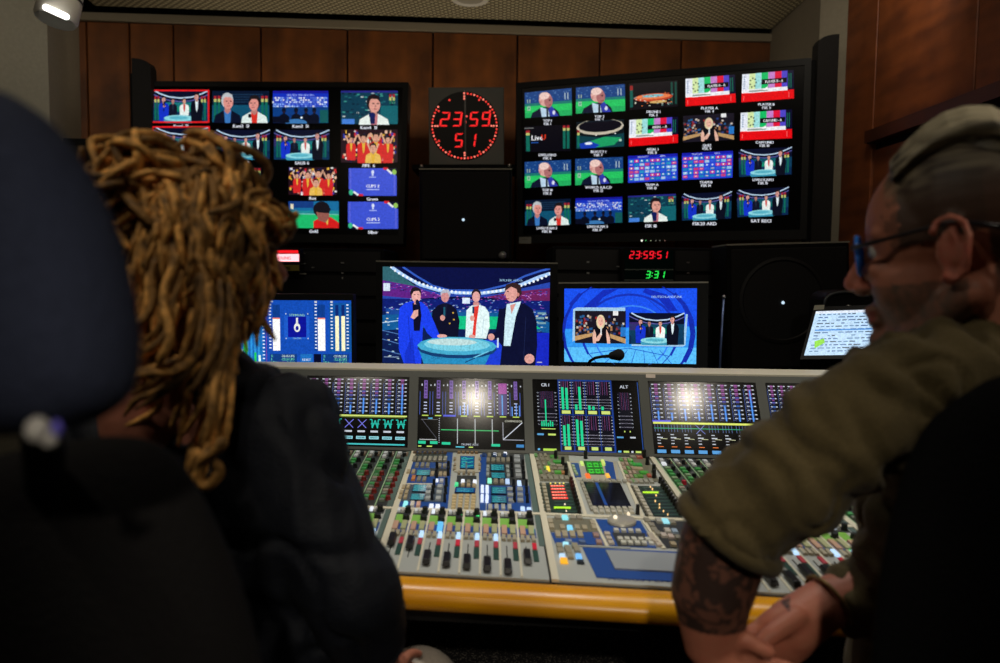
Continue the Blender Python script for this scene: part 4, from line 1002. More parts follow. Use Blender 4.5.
t.done('touch_display_picture', m_dpic, scr)
for r, (y, x0) in enumerate(((497, 890), (521, 897))):
    for i in range(7): key(*(z2(x0 + i * 43, y) if i < 3 else z3(x0 + i * 43 - 929, y + 2)), 4.6, 2.8, (186, 182, 166))
key(*z3(203, 537), 2.8, 2.0, (255, 235, 200), True); knob(*z3(268, 510), 4.4, .02)
# right sub module
for c in range(3):
    for j in range(6): key(*z3(150 + c * 30 + j * 11, 150 + j * 30), 3.4, 3.2, (170, 150, 132) if (c + j) % 3 else (110, 160, 90))
for (x, y, w, c) in ((215, 155, 5, (60, 200, 60)), (262, 185, 10, (60, 170, 80)), (235, 182, 4, (60, 200, 60)), (250, 212, 6, TAN), (285, 215, 6, TAN), (315, 243, 9, (70, 170, 60)), (285, 268, 6, (90, 150, 60)), (350, 262, 4, (190, 90, 70)), (235, 130, 6, GREY), (280, 130, 6, (170, 90, 80))): key(*z3(x, y), w, 2.6, c)
for x in (250, 290, 327, 365): key(*z3(x, 303), 4.4, 3.6, (150, 150, 138))
for (x, y) in ((315, 108), (338, 158), (384, 215), (386, 252)): knob(*z3(x, y), 4.4, .02)
for j in range(9): key(*z3(255 + j * 13, 348 + j * 24.5), 4.6, 2.6, (190, 184, 166)); key(*z3(228 + j * 13, 345 + j * 24.5), 2.0, 2.4, (90, 88, 76))
for j in range(9):
    y = 348 + j * 24; mb = MB(); quadS([z3(300 + j * 11, y - 5), z3(430 + j * 16, y - 5), z3(433 + j * 16, y + 3), z3(303 + j * 11, y + 3)], .0014, .002, mb); mb.build('level_strip', MATS['level_strip_green'], console)
ledbar(z3(305, 380), z3(418, 381), 1.3, (170, 220, 40))
for (x, y) in ((355, 343), (370, 358), (396, 402), (390, 443), (420, 467), (420, 490), (449, 515), (479, 539)): ledbar(z3(x, y), z3(x + 9, y), 1.4, (255, 205, 130))
for j in range(11): knob(*z3(432 + j * 14.5, 302 + j * 23), 4.6, .014, (16, 14, 14), dy=1)
# ------------------------------------------------ fader strips
z4 = Z(360, 500, .151); z5 = Z(490, 500, .151); z6 = Z(600, 500, .181)
s0, _ = AB(395, 513.5); s8, _ = AB(533.7, 516.5); SW = (s8 - s0) / 8
def strip(a, cap_b, lit, mtr, seed):
    """one fader channel whose left border is at a"""
    w = SW; rnd = random.Random(seed)
    if a < A0 or a + w > A1: return
    def X(u): return a + w * u
    def B(py): return (BD / (513 - 575.0)) * (py - 575.0)
    mb = MB(); sl(X(-.055), .012, X(.055), BD - .01, 0, .0018, mb); mb.build('channel_line', m_cream, console)
    mb = MB(); sl(X(.05), B(538.5), X(.97), B(530), 0, .0012, mb); mb.build('blue_field', m_blue, console)
    mb = MB(); sl(X(.05), B(529), X(.6), B(520), 0, .0012, mb); mb.build('channel_label', mat('label_green', (130, 190, 80), rough=.4), console)
    mb = MB(); sl(X(.05), B(519.5), X(.97), B(513.5), 0, .0009, mb); mb.build('dark_field', m_dark, console)
    keyab(X(.2), B(516), w * .1, .012, (225, 232, 240), seed % 3 == 0); keyab(X(.42), B(516), w * .09, .012, (200, 200, 196))
    knobab(X(.74), B(517), .0062, .013); knobab(X(.74), B(525), .0072, .010, (22, 22, 22))
    keyab(X(.27), B(533.2), w * .16, .03, (196, 158, 134)); keyab(X(.73), B(532.6), w * .16, .03, (100, 190, 240) if lit == 2 else (172, 176, 132), lit == 2)
    for i in range(3): keyab(X(.22 + .29 * i), B(540.8), w * .115, .017, (190, 225, 255) if (lit >= 1 and i == 2) else (170, 162, 140), lit >= 1 and i == 2)
    keyab(X(.8), B(547.5), w * .12, .02, (190, 60, 76) if seed % 4 else (225, 30, 60), False, .003)
    mb = MB(); sl(X(.66), .1, X(.93), B(550), 0, .0016, mb); mt = mb.build('level_meter', mat('meter_green_black', (40, 76, 66), rough=.35), console)
    if mtr: t = MB(); c0 = .1 + mtr * .3; sl(X(.7), c0, X(.89), c0 + .03, .0017, .0022, t, (60, 220, 110)); t.build('meter_light', m_led, mt)
    mb = MB(); sl(X(.325), .09, X(.375), B(547.5), 0, .0008, mb); mb.build('fader_slot', m_blackm, console)
    mb = MB(); c = cap_b; da = .2 * w; db = .036
    P = [S(X(.35) - da, c - db, .004), S(X(.35) + da, c - db, .004), S(X(.35) + da, c + db, .004), S(X(.35) - da, c + db, .004)]
    mb.slab(P, cN * .008, taper=.8); x0 = [S(X(.35) - da * .8, c - .008, .018), S(X(.35) + da * .8, c - .008, .018), S(X(.35) + da * .8, c + .008, .018), S(X(.35) - da * .8, c + .008, .018)]
    fc = mb.build('fader_cap', m_knob, console); bevel(fc, .0012)
    mb = MB(); sl(X(.33), c - .03, X(.37), c + .03, .0005, .005, mb); mb.build('fader_stem', m_blackm, fc)
def Bp(py): return (BD / (513 - 575.0)) * (py - 575.0)
caps2 = [549, 551.5, 564, 565, 566, 567, 568, 559]
for i in range(8): strip(s0 + SW * i, Bp(caps2[i]), [0, 1, 2, 1, 1, 1, 0, 0][i], [0, 0, 0, .95, .9, 0, 0, .6][i], i + 1)
for k in (-2, -1, 2, 3):
    rnd = random.Random(k)
    for i in range(8): strip(s0 + SW * i + k, Bp(rnd.choice([552, 560, 566, 567])), rnd.choice([0, 0, 1]), rnd.choice([0, .5, .9]), i + 10 * k + 3)
for k in bays:      # teal filler between strips and field edge
    if k in (1,): continue
    for (u0, u1, bb) in ((k + .045, s0 - 0 + k - .006, Bp(540)), (s8 + k + .006, k + .995, Bp(546))):
        if u0 < A0 or u1 > A1: continue
        mb = MB(); sl(u0, bb, u1, BD - .01, 0, .0012, mb); mb.build('filler_strip', m_teal, console)
    if k != 1 and k - .1 > A0: mb = MB(); sl(k + .955, BD + .012, k + .995, .99, 0, .0014, mb); mb.build('filler_strip', m_teal, console)
# ------------------------------------------------ master bay lower
patch('dark_field', [z5(380, 122), z5(672, 128), z5(720, 215), z5(398, 212)], MATS['console_olive_panel'], .0010)
patch('blue_field', [z5(402, 220), z5(715, 216), z5(757, 302), z5(432, 292)], m_blue, .0014)
patch('cream_line', [z5(676, 130), z5(692, 130), z5(786, 312), z5(768, 312)], m_cream, .002)
patch('cream_line', [z5(432, 300), z5(930, 318), z5(930, 324), z5(434, 306)], m_panel, .002)
patch('blue_field', [z5(700, 130), z6(222, 118), z6(312, 268), z5(792, 306)], m_blue, .0012)
patch('cream_line', [z6(230, 118), z6(248, 118), z6(364, 272), z6(342, 272)], m_cream, .002)
patch('dark_field', [z6(252, 116), z6(470, 120), z6(520, 272), z6(368, 268)], m_dark, .0012)
xr = 1.985
def qb(p): return AB(*p)
mb = MB(); P = [qb(z5(612, 318)), (xr, qb(z5(612, 318))[1]), (xr, qb(z5(706, 516))[1]), qb(z5(706, 516))]; mb.slab([S(a, b, .0004) for a, b in P], cN * .0012); mb.build('blue_field', m_blue, console)
mb = MB(); P = [qb(z5(765, 346)), (xr, qb(z5(765, 346))[1]), (xr, qb(z5(828, 468))[1]), qb(z5(828, 468))]; mb.slab([S(a, b, .0016) for a, b in P], cN * .003); mb.build('touch_pad', mat('pad_grey', (150, 156, 160), rough=.5), console)
for i, x in enumerate((450, 497, 545, 592)): key(*z5(x, 125), 6, 3.6, (140, 228, 235) if i == 1 else (150, 144, 128), i == 1)
for i, (x, y) in enumerate(((480, 190), (530, 195), (577, 192), (627, 194))): key(*z5(x, y), 5.6, 4.2, (130, 215, 250) if i == 1 else (165, 155, 130), i == 1)
for x in (450, 496, 546, 596): key(*z5(x, 236), 6, 6, (168, 158, 132))
for (x, y) in ((400, 150), (408, 185), (680, 160), (690, 190)): key(*z5(x, y), 5.4, 4.2, (170, 160, 136))
for (x, y) in ((702, 243), (722, 288)): key(*z5(x, y), 6, 4, (160, 130, 120))
key(*z5(520, 283), 7, 2.6, (140, 150, 170)); key(*z5(610, 287), 7, 2.6, (90, 110, 150))
key(*z5(503, 304), 6, 3.4, (170, 232, 245), True)
for (x, y, c) in ((460, 312, GREY), (466, 345, GREY), (512, 328, GREY), (523, 352, GREY), (533, 382, GREY), (562, 312, GREY), (577, 340, (170, 140, 120))): key(*z5(x, y), 6.4, 4.4, (152, 146, 126))
key(*z5(480, 384), 6, 4.2, (190, 222, 250), True); key(*z5(588, 384), 6, 4.2, (120, 190, 250), True); key(*z5(490, 412), 7.4, 4.4, (250, 180, 40), True); key(*z5(600, 420), 7, 3, (30, 40, 50))
for i in range(4): key(*z6(90 + i * 40, 175 + i), 5.4, 2.8, (190, 190, 180))
patch('dark_field', [z6(66, 184), z6(248, 188), z6(262, 262), z6(100, 258)], m_dark, .0018)
for r in range(2):
    for i in range(5 - r * 0): key(*z6(112 + i * 38 + r * 18, 222 + r * 21 + i), 5.4, 3, (196, 196, 184))
for (x, y) in ((40, 195), (50, 220), (62, 244), (278, 200), (292, 224), (306, 232), (325, 254), (285, 212)): key(*z6(x, y), 6, 3.2, (186, 176, 160))
for (x, y, c, l) in ((260, 120, GREY, 0), (325, 122, (170, 170, 160), 0), (362, 124, (150, 220, 230), 1), (400, 130, GREY, 0), (285, 146, GREY, 0), (300, 172, GREY, 0), (372, 176, (190, 185, 175), 0), (412, 180, (150, 170, 190), 0), (352, 202, (190, 180, 170), 0), (392, 210, (195, 180, 170), 0), (318, 192, GREY, 0), (404, 252, TAN, 0), (430, 215, GREY, 0)): key(*z6(x, y), 6, 3.8, c, bool(l))
# jog wheel
a, b = AB(*z6(120, 128)); c = S(a, b, 0)
mb = MB(); mb.lathe([(.001, .001), (.026, .001), (.0265, .004), (.025, .007), (.022, .008), (.002, .0085)], c, cN, 48); o = mb.build('jog_wheel', mat('silver_wheel', (176, 172, 158), rough=.35, metal=.3), console); shade_angle(o)
mb = MB(); mb.ell(S(a - .04, b + .005, .010), (.004,) * 3, 10, 6, (255, 240, 210)); mb.build('wheel_light', m_led, console)
t = Pic(type('q', (), {'n': cN})(), [S(*AB(*p), 0) for p in ((638, 577), (672, 578.6), (673, 584), (638.5, 582.4))], base=.0004)
t.text('AURUS PLATINUM', .5, .85, .7, (60, 64, 110), bold=.04); t.done('maker_lettering', m_attr, console)
# ------------------------------------------------ keys and knobs into parts
KEYS.sort(key=lambda k: -k[0])
rest = MB(); nind = 0
for i, (ar, a, b, da, db, col, lit, ht) in enumerate(KEYS):
    mb = MB() if i < 100 else rest
    sl(a - da, b - db, a + da, b + db, .0008, ht, mb, col, 1 if lit else 0, .0007)
    if i < 100: mb.build('push_button', [m_key, m_keylit], console, label='lit button' if lit else None)
stuff(rest.build('push_buttons', [m_key, m_keylit], console))
KNOBS = [(r * r / max(.3, S(a, b).y) ** 2, r, a, b, h, c) for (r, a, b, h, c) in KNOBS]; KNOBS.sort(key=lambda k: -k[0])
def vis(a, b): x, y = proj(S(a, b)); return 0 < x < 1000 and 400 < y < 663
rest = MB(); cnt = 0
for (_, r, a, b, h, c) in KNOBS:
    ind = cnt < 100 and vis(a, b); cnt += ind
    mb = MB() if ind else rest
    mb.lathe([(r, .0005), (r, h * .15), (r * .9, h * .3), (r * .82, h * .92), (r * .7, h), (.0004, h)], S(a, b), cN, 14, c)
    if ind: o = mb.build('rotary_knob', MATS['key_plastic'], console, label='dark red knob' if c[0] > 100 else None)
o = stuff(rest.build('rotary_knobs', MATS['key_plastic'], console))

# ------------------------------------------------ tilted displays
def dquad(a0, c0, a1, c1, h0, h1, mb, col=None):
    mb.hexa([D(a0, c0, h0), D(a1, c0, h0), D(a1, c1, h0), D(a0, c1, h0)], [D(a0, c0, h1), D(a1, c0, h1), D(a1, c1, h1), D(a0, c1, h1)], col)
def DP(px, py): return inv(D, px, py)
class DPic(Pic):
    def __init__(s, a0, c0, a1, c1): super().__init__(type('q', (), {'n': dN})(), [D(a0, c1), D(a1, c1), D(a1, c0), D(a0, c0)], base=.0036)
def disp_bay(k):
    a0, a1 = k + .045, k + .965
    if k == -2: a0 = A0 + .01
    if a1 > A1: a1 = A1 - .02
    mb = MB(); w = .045
    (b0, b1, c0, c1) = (k if k > -2 else A0, k + 1 if k < 3 else A1, 0.0, 1.0)
    for q in ((b0, .0, a0, 1), (a1, 0, b1, 1), (a0, .0, a1, .035), (a0, .92, a1, 1)): dquad(*q, -.004, .0055, mb)
    fr = mb.build('display_frame', m_frame, console)
    mb = MB(); dquad(a0, .035, a1, .92, -.002, .003, mb); d = mb.build('display', m_disp, console)
    return d, DPic(a0, .035, a1, .92)
PUR, LBL, YEL, GRN, WH = (150, 90, 170), (90, 130, 210), (200, 225, 110), (40, 200, 150), (200, 205, 215)
def chan(t, x, w, y0, y1, seed, purple=True, lv=.5):
    """one channel of meters inside a display: tick ladder in purple/blue, side bars"""
    rnd = random.Random(seed); n = 9; L = []
    for j in range(n):
        y = y0 + (y1 - y0) * j / n; hh = (y1 - y0) / n
        c = (150, 84, 150) if j < 3 else ((80, 80, 170) if j < 5 else (56, 100, 180))
        L.append((x + w * .36, y + hh * .1, x + w * .64, y + hh * .45, c)); L.append((x + w * .38, y + hh * .5, x + w * .62, y + hh * .88, (40, 44, 70) if j > 3 else (120, 60, 120)))
        L.append((x + w * .16, y + hh * .15, x + w * .34, y + hh * .4, WH)); L.append((x + w * .68, y + hh * .15, x + w * .84, y + hh * .4, WH))
        L.append((x + w * .1, y + hh * .65, x + w * .17, y + hh * .78, (120, 130, 170)))
    t.rects(L)
    t.rects([(x + w * .46, y1 - (y1 - y0) * lv, x + w * .56, y1, (80, 150, 240)), (x + w * .02, y0 + .12 * (y1 - y0), x + w * .06, y1, (60, 80, 140)), (x + w * .24, y0 + .3 * (y1 - y0), x + w * .27, y1, (60, 80, 140))])
def bay_small(k, glyphs=True, eqline=False):
    d, t = disp_bay(k)
    for i in range(8): chan(t, .01 + i * .123, .123, .03, .54, i + k * 9, lv=(.25, .2, .3, .25, .45, .4, .3, .85)[i])
    if k < 0:
        t.rects([(.02, .555, .985, .575, (215, 230, 120)), (.03, .58, .97, .59, (120, 140, 60))])
        for i in range(8):
            x = .01 + i * .123
            if i in (3, 4): t.line([(x + .02, .62), (x + .1, .74)], .01, (120, 120, 220)); t.line([(x + .02, .74), (x + .1, .62)], .01, (120, 120, 220))
            else: t.line([(x + .01, .62), (x + .03, .62), (x + .035, .74), (x + .06, .63), (x + .085, .74), (x + .09, .62), (x + .11, .62)], .014, (40, 190, 170)); t.line([(x + .02, .68), (x + .1, .68)], .012, (40, 190, 170))
            t.rects([(x + .02, .775, x + .09, .80, WH), (x + .01, .855, x + .1, .895, (150, 215, 225)), (x + .02, .865, x + .09, .885, (60, 120, 130))])
        t.rects([(.01, .955, .97, .975, (70, 190, 190))])
    else:
        t.rect(.01, .54, .18, .565, (90, 90, 220)); t.rects([(.015, .565, .99, .592, (225, 235, 110))]); t.line([(0.02, .65), (.98, .65)], .01, (40, 170, 110))
        for i in range(8):
            x = .01 + i * .123
            if i != 3: t.rects([(x + .015 + .027 * j, .6, x + .02 + .027 * j, .7, (90, 110, 150)) for j in range(4)])
            else: t.line([(x + .02, .6), (x + .1, .72)], .008, (120, 130, 200)); t.line([(x + .02, .72), (x + .1, .6)], .008, (120, 130, 200))
            t.rects([(x + .03, .73, x + .06, .742, WH), (x + .03, .77, x + .08, .785, WH), (x + .03, .81, x + .06, .82, (170, 170, 180)), (x + .03, .85, x + .06, .862, WH), (x + .03, .895, x + .08, .905, (230, 120, 60))])
            t.rects([(x + .02, .94, x + .1, .985, (90, 160, 220))])
            t.line([(x + .06, .79), (x + .12, .795)], .008, (200, 200, 160))
    t.done('display_picture', m_dpic, d)
bay_small(-2); bay_small(-1); bay_small(2); bay_small(3)
# second bay: channel meters over equaliser graph
d, t = disp_bay(0)
for i in range(8):
    x = .01 + i * .122
    if i == 6: t.rects([(x + .02, .07, x + .1, .52, (70, 60, 110)), (x + .02, .07, x + .1, .22, (185, 90, 170)), (x + .05, .24, x + .062, .52, (100, 170, 240))] + [(x + .005, .08 + .05 * j, x + .015, .095 + .05 * j, WH) for j in range(9)] + [(x + .105, .08 + .05 * j, x + .115, .095 + .05 * j, WH) for j in range(9)])
    else:
        rnd = random.Random(i)
        t.rects([(x + .045, .04, x + .078, .3, (120, 90, 170))] + [(x + .05, .05 + .05 * j, x + .073, .085 + .05 * j, (30, 26, 40)) for j in range(5)] + [(x + .045, .35 + .045 * j, x + .075, .365 + .045 * j, (190, 195, 225)) for j in range(4)] + [(x + .005, .2, x + .01, .53, (70, 90, 170)), (x + .1, .2, x + .105, .53, (70, 90, 170)), (x + .02, .09, x + .03, .12, WH), (x + .105, .1, x + .115, .12, WH)])
        if i in (3, 7): t.rects([(x + .02, .4, x + .03, .53, (90, 150, 240)), (x + .06, .36, x + .068, .53, (90, 150, 240)), (x + .09, .38, x + .098, .53, (90, 150, 240))])
    t.rect(x + .03, .535, x + .09, .55, (190, 215, 90))
t.rect(.24, .53, .36, .555, (80, 90, 210))
t.line([(.22, .74), (.76, .74)], .012, (60, 190, 110))
for x in (.375, .54, .7): t.line([(x, .58), (x, .93)], .01, (190, 195, 200))
t.line([(.04, .6), (.18, .86)], .006, (90, 90, 100)); t.line([(.02, .88), (.18, .88)], .01, (190, 190, 190)); t.line([(.03, .6), (.19, .6)], .006, (120, 120, 120)); t.rects([(.2, .58 + .03 * j, .208, .59 + .03 * j, WH) for j in range(12)])
t.rects([(.01, .9, .08, .94, GRN), (.12, .9, .19, .94, GRN), (.23, .91, .31, .945, GRN), (.69, .92, .77, .955, GRN), (.01, .965, .04, .98, YEL), (.09, .965, .14, .98, YEL), (.36, .965, .44, .98, (90, 200, 220)), (.48, .965, .52, .98, YEL), (.92, .92, .99, .96, (60, 130, 190)), (.1, .575, .14, .59, (90, 190, 230))])
t.text('TRUMPE AUX', .49, .95, .028, WH); t.text('COMPRESSOR', .9, .615, .028, (210, 210, 190))
t.line([(.8, .62), (.8, .86), (.99, .86)], .008, (180, 180, 190)); t.line([(.8, .86), (.98, .62)], .012, (200, 205, 215))
t.done('display_picture', m_dpic, d)
# master bay display
d, t = disp_bay(1)
for q in (.235, .745): t.rect(q, 0, q + .008, 1, (10, 14, 30))
t.rect(.24, 0, .745, 1, (24, 60, 140)); t.rect(.985, .02, .993, 1, (30, 70, 140))
t.text('CR 1', .12, .1, .045, WH, bold=.05); t.text('ALT', .86, .11, .045, WH, bold=.05)
def lad(x, w, y0, y1, lv):
    n = len(lv); L = [(x, y0, x + w, y1, (12, 12, 24))]
    k = n * 2
    for i in range(k):
        u = x + w * (.16 + .7 * i / k); L.append((u, y0, u + w * .22 / k, y0 + (y1 - y0) * .48, (140, 70, 120) if i % 2 else (90, 70, 120)))
    for j in range(10):
        y = y0 + (y1 - y0) * (j + .3) / 10; L += [(x, y, x + w * .1, y + .012, WH), (x + w * .9, y, x + w, y + .012, WH)]
        if j > 5: L.append((x + w * .12, y, x + w * .88, y + .009, (150, 145, 160)))
    t.rects(L); t.rects([(x + w * (.17 + .66 * i / n), y1 - (y1 - y0) * v, x + w * (.17 + .66 * (i + .6) / n), y1, (30, 215, 150)) for i, v in enumerate(lv)])
lad(.04, .18, .17, .66, (.14, .16, .76, .1, .16, .13)); lad(.79, .13, .17, .68, (0, 0, 0))
lad(.25, .115, .02, .42, (.78, .76)); lad(.372, .115, .02, .42, (.18, .8)); lad(.494, .115, .02, .42, (.15, .12)); lad(.616, .115, .02, .42, (.12, 0))
lad(.25, .115, .5, .92, (.66, .7)); lad(.372, .115, .5, .92, (.86, .82)); lad(.494, .115, .5, .92, (0, 0)); lad(.616, .115, .5, .92, (0, 0))
for x in (.307, .43, .552, .674):
    t.rect(x - .055, .425, x + .055, .49, (8, 10, 20)); t.rect(x - .04, .435, x + .04, .48, (210, 225, 120)); t.rect(x - .055, .925, x + .055, .985, (8, 10, 20)); t.rect(x - .03, .93, x + .03, .975, (200, 220, 120))
t.rects([(.03, .76, .09, .785, (90, 160, 210)), (.13, .76, .2, .785, YEL), (.76, .78, .82, .8, (90, 160, 210)), (.88, .78, .93, .8, WH), (.08, .965, .2, .995, (180, 220, 80)), (.03, .965, .05, .99, (100, 180, 230)), (.76, .97, .79, .995, (100, 180, 230)), (.81, .97, .86, .995, YEL), (.88, .97, .9, .995, WH), (.92, .97, .97, .995, YEL), (.07, .69, .2, .7, YEL), (.83, .7, .84, .72, YEL), (.88, .7, .89, .72, YEL)])
t.done('display_picture', m_dpic, d)
# small label at the top of the third frame
mb = MB(); P = [DP(*p) for p in ((645.5, 374.6), (655, 374.9), (655, 378.6), (645.5, 378.4))]; mb.slab([D(a, c, .0056) for a, c in P], dN * .0008); mb.build('name_sticker', mat('pink_sticker', (205, 190, 175)), console)

# ================================================================== MONITORS ON THE DESK BEHIND
def monitor(name, pl, label, fn, bez=.012, foot=None, cat='monitor', rim=None, m=None):
    th = thing(name, pl.P(.5, 1), label, cat); n = pl.n; Uh = pl.U.normalized(); Vh = pl.V.normalized()
    bz = bez if isinstance(bez, tuple) else (bez,) * 4   # left top right bottom
    O = [pl.P(0, 0) - Uh * bz[0] - Vh * bz[1], pl.P(1, 0) + Uh * bz[2] - Vh * bz[1], pl.P(1, 1) + Uh * bz[2] + Vh * bz[3], pl.P(0, 1) - Uh * bz[0] + Vh * bz[3]]
    I = [pl.P(0, 0), pl.P(1, 0), pl.P(1, 1), pl.P(0, 1)]
    mb = MB(); mb.slab([p - n * .008 for p in O], -n * .035); mb.build('back_housing', m_black, th)
    mb = MB()
    for i in range(4): j = (i + 1) % 4; mb.slab([O[i] + n * .003, O[j] + n * .003, I[j] + n * .003, I[i] + n * .003], -n * .014)
    mb.build('bezel', m_bezel, th)
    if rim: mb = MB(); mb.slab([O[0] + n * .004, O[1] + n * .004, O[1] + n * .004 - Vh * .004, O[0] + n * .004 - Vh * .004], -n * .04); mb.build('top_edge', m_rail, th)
    mb = MB(); mb.slab([p - n * .001 for p in I], -n * .006); d = mb.build('display', m_glass, th)
    t = Pic(pl, I); fn(t); t.done('screen_picture', m or m_picbig, d)
    c = pl.P(.5, 1, -.03) - pl.V * .02; zb = .72
    mb = MB(); mb.box((c.x - .025, c.y, zb), (c.x + .025, c.y + .02, c.z + .0)); mb.box((c.x - .1, c.y - .06, zb), (c.x + .1, c.y + .1, zb + .012)); mb.build('stand', m_blackm, th)
    return th, O
def big_studio(t):
    t.rect(0, 0, 1, 1, (10, 16, 64)); rnd = random.Random(21)
    # arena roof arcs
    t.poly([(0, .08), (0, .4), (.2, .33), (.4, .3), (.6, .3), (.8, .33), (1, .36), (1, .14), (.85, .2), (.68, .27), (.5, .28), (.33, .26), (.18, .18), (.06, 0), (0, 0)], (40, 70, 170))
    t.poly([(0, .1), (.1, .12), (.25, .24), (.38, .3), (.2, .33), (0, .3)], (96, 34, 130)); t.poly([(.62, .3), (.8, .24), (1, .2), (1, .34), (.8, .34)], (110, 34, 90)); t.poly([(0, 0), (.06, 0), (.12, .1), (.2, .2), (0, .14)], (50, 100, 110))
    t.line([(.05, 0), (.12, .08), (.22, .18), (.34, .24), (.45, .26), (.6, .26), (.72, .23), (.84, .16), (.93, .09), (1, .05)], .032, (170, 205, 250))
    t.line([(.12, 0), (.2, .09), (.3, .19), (.4, .235), (.6, .235), (.75, .17), (.85, .08), (.95, .02), (1, 0)], .02, (50, 90, 190))
    for i in range(40):
        u = i / 39; x = .05 + .95 * u; y = (.0 + .26 * math.sin(PI * min(1, u * 1.0)) ** .75) if u < .5 else (.05 + .21 * math.sin(PI * u) ** .8)
        t.ell(x, y, .008, .014, (240, 248, 255), 6)
    t.rects([(x, y, x + .01, y + .007, rnd.choice([(150, 60, 170), (60, 50, 150), (30, 26, 90), (190, 120, 200), (40, 80, 170)])) for x, y in [(u, (.12 + .16 * min(u, .4) / .4 if u < .4 else .28 - .08 * max(0, u - .62) / .38) + rnd.random() * .07 + .015) for u in [rnd.random() * .98 for _ in range(260)]]])
    # stands
    t.rect(0, .33, 1, .48, (16, 30, 110)); t.rect(0, .46, 1, 1, (14, 30, 80)); t.rect(.02, .43, .98, .5, (26, 70, 150))
    t.rects([(x, y, x + .012, y + .008, rnd.choice([(90, 130, 200), (170, 190, 220), (30, 60, 140), (120, 60, 160)])) for x, y in [(rnd.random() * .98, .32 + rnd.random() * .16) for _ in range(160)]])
    t.poly([(0, .5), (.42, .46), (.75, .46), (1, .55), (1, .66), (.75, .62), (.3, .62), (0, .66)], (20, 90, 150)); t.poly([(.25, .56), (.45, .5), (.85, .5), (.95, .62), (.3, .64)], (20, 190, 130))
    t.rects([(x, y, x + .014, y + .01, rnd.choice([(170, 200, 210), (60, 110, 150), (20, 40, 90), (230, 220, 190)])) for x, y in [((rnd.random() * .2 if i % 2 else .9 + rnd.random() * .08), .45 + rnd.random() * .5) for i in range(110)]])
    t.line([(0, .58), (.12, .55)], .01, (170, 200, 230)); t.line([(0, .66), (.16, .72)], .008, (80, 120, 180)); t.line([(0, .75), (.15, .82)], .008, (80, 120, 180)); t.line([(0, .86), (.14, .92)], .008, (80, 120, 180))
    t.rect(.9, .66, 1, 1, (24, 40, 190)); t.rect(.62, .74, .8, 1, (30, 60, 210)); t.rect(.48, .31, .525, .37, (220, 235, 255)); t.rect(.005, .17, .045, .25, (210, 225, 240))
    t.text('BERLINER ARENA', .77, .135, .022, (150, 190, 220))
    # dark-suited man with grey hair
    t.poly([(.29, .72), (.3, .45), (.335, .39), (.37, .37), (.41, .38), (.445, .43), (.465, .55), (.455, .72)], (14, 16, 40)); t.poly([(.36, .37), (.39, .37), (.385, .52), (.37, .5)], (20, 24, 50))
    t.ell(.378, .275, .03, .05, (170, 175, 190)); t.ell(.376, .305, .024, .055, (205, 140, 140)); t.poly([(.35, .27), (.36, .235), (.39, .23), (.405, .26), (.4, .29), (.39, .26)], (175, 180, 195)); t.ell(.362, .52, .015, .03, (210, 150, 140)); t.rect(.367, .41, .378, .5, (30, 90, 110)); t.rects([(.42, .46, .43, .475, (200, 160, 60)), (.425, .53, .435, .545, (200, 160, 60)), (.4, .57, .41, .585, (200, 160, 60))])
    # woman in white jacket
    t.poly([(.5, .72), (.505, .44), (.535, .39), (.57, .375), (.615, .4), (.64, .46), (.645, .6), (.625, .73)], (225, 245, 245)); t.poly([(.545, .4), (.58, .39), (.565, .58), (.56, .72), (.54, .72), (.55, .55)], (225, 60, 50))
    t.ell(.562, .27, .029, .052, (36, 30, 40)); t.ell(.562, .3, .023, .056, (225, 165, 160)); t.rect(.545, .355, .58, .39, (205, 140, 135)); t.ell(.54, .52, .014, .03, (225, 165, 155)); t.rect(.54, .4, .552, .47, (20, 60, 90)); t.ell(.54, .71, .02, .02, (225, 165, 155)); t.line([(.61, .5), (.6, .7)], .006, (180, 205, 215))
    # woman in blue suit
    t.poly([(.1, .86), (.095, .55), (.105, .42), (.14, .37), (.19, .35), (.235, .36), (.27, .41), (.3, .52), (.34, .68), (.36, .73), (.32, .76), (.27, .68), (.245, .6), (.235, 1), (.13, 1)], (28, 64, 235))
    t.poly([(.18, .37), (.225, .37), (.235, .5), (.225, .66), (.19, .66), (.185, .5)], (14, 14, 40)); t.poly([(.135, .9), (.18, .7), (.2, 1), (.135, 1)], (22, 50, 200)); t.line([(.155, .5), (.17, .85)], .006, (18, 40, 170))
    t.ell(.2, .27, .034, .065, (34, 24, 34)); t.ell(.203, .3, .028, .066, (232, 172, 165)); t.poly([(.17, .3), (.175, .23), (.2, .205), (.23, .23), (.236, .29), (.222, .245), (.19, .25)], (34, 24, 34)); t.rect(.19, .355, .218, .385, (212, 150, 145))
    t.rects([(.19, .28, .198, .288, (50, 30, 40)), (.21, .28, .218, .288, (50, 30, 40)), (.196, .335, .212, .343, (170, 50, 70))]); t.rect(.203, .36, .218, .45, (14, 20, 50)); t.ell(.21, .365, .011, .03, (16, 26, 60)); t.poly([(.17, .52), (.19, .45), (.215, .44), (.215, .5), (.19, .54)], (230, 172, 160)); t.ell(.36, .71, .03, .02, (225, 165, 155))
    # round table
    t.poly([(.22, .85), (.25, 1), (.62, 1), (.66, .85)], (40, 140, 190)); t.ell(.45, .84, .24, .1, (20, 60, 110)); t.ell(.45, .81, .24, .095, (70, 170, 205)); t.ell(.45, .795, .2, .07, (120, 205, 225)); t.ell(.42, .77, .15, .035, (190, 220, 220)); t.line([(.55, .93), (.64, .86)], .012, (110, 200, 230)); t.line([(.5, .98), (.56, .93)], .01, (20, 60, 110))
    t.text('SPORT', .33, .95, .03, (30, 90, 140))
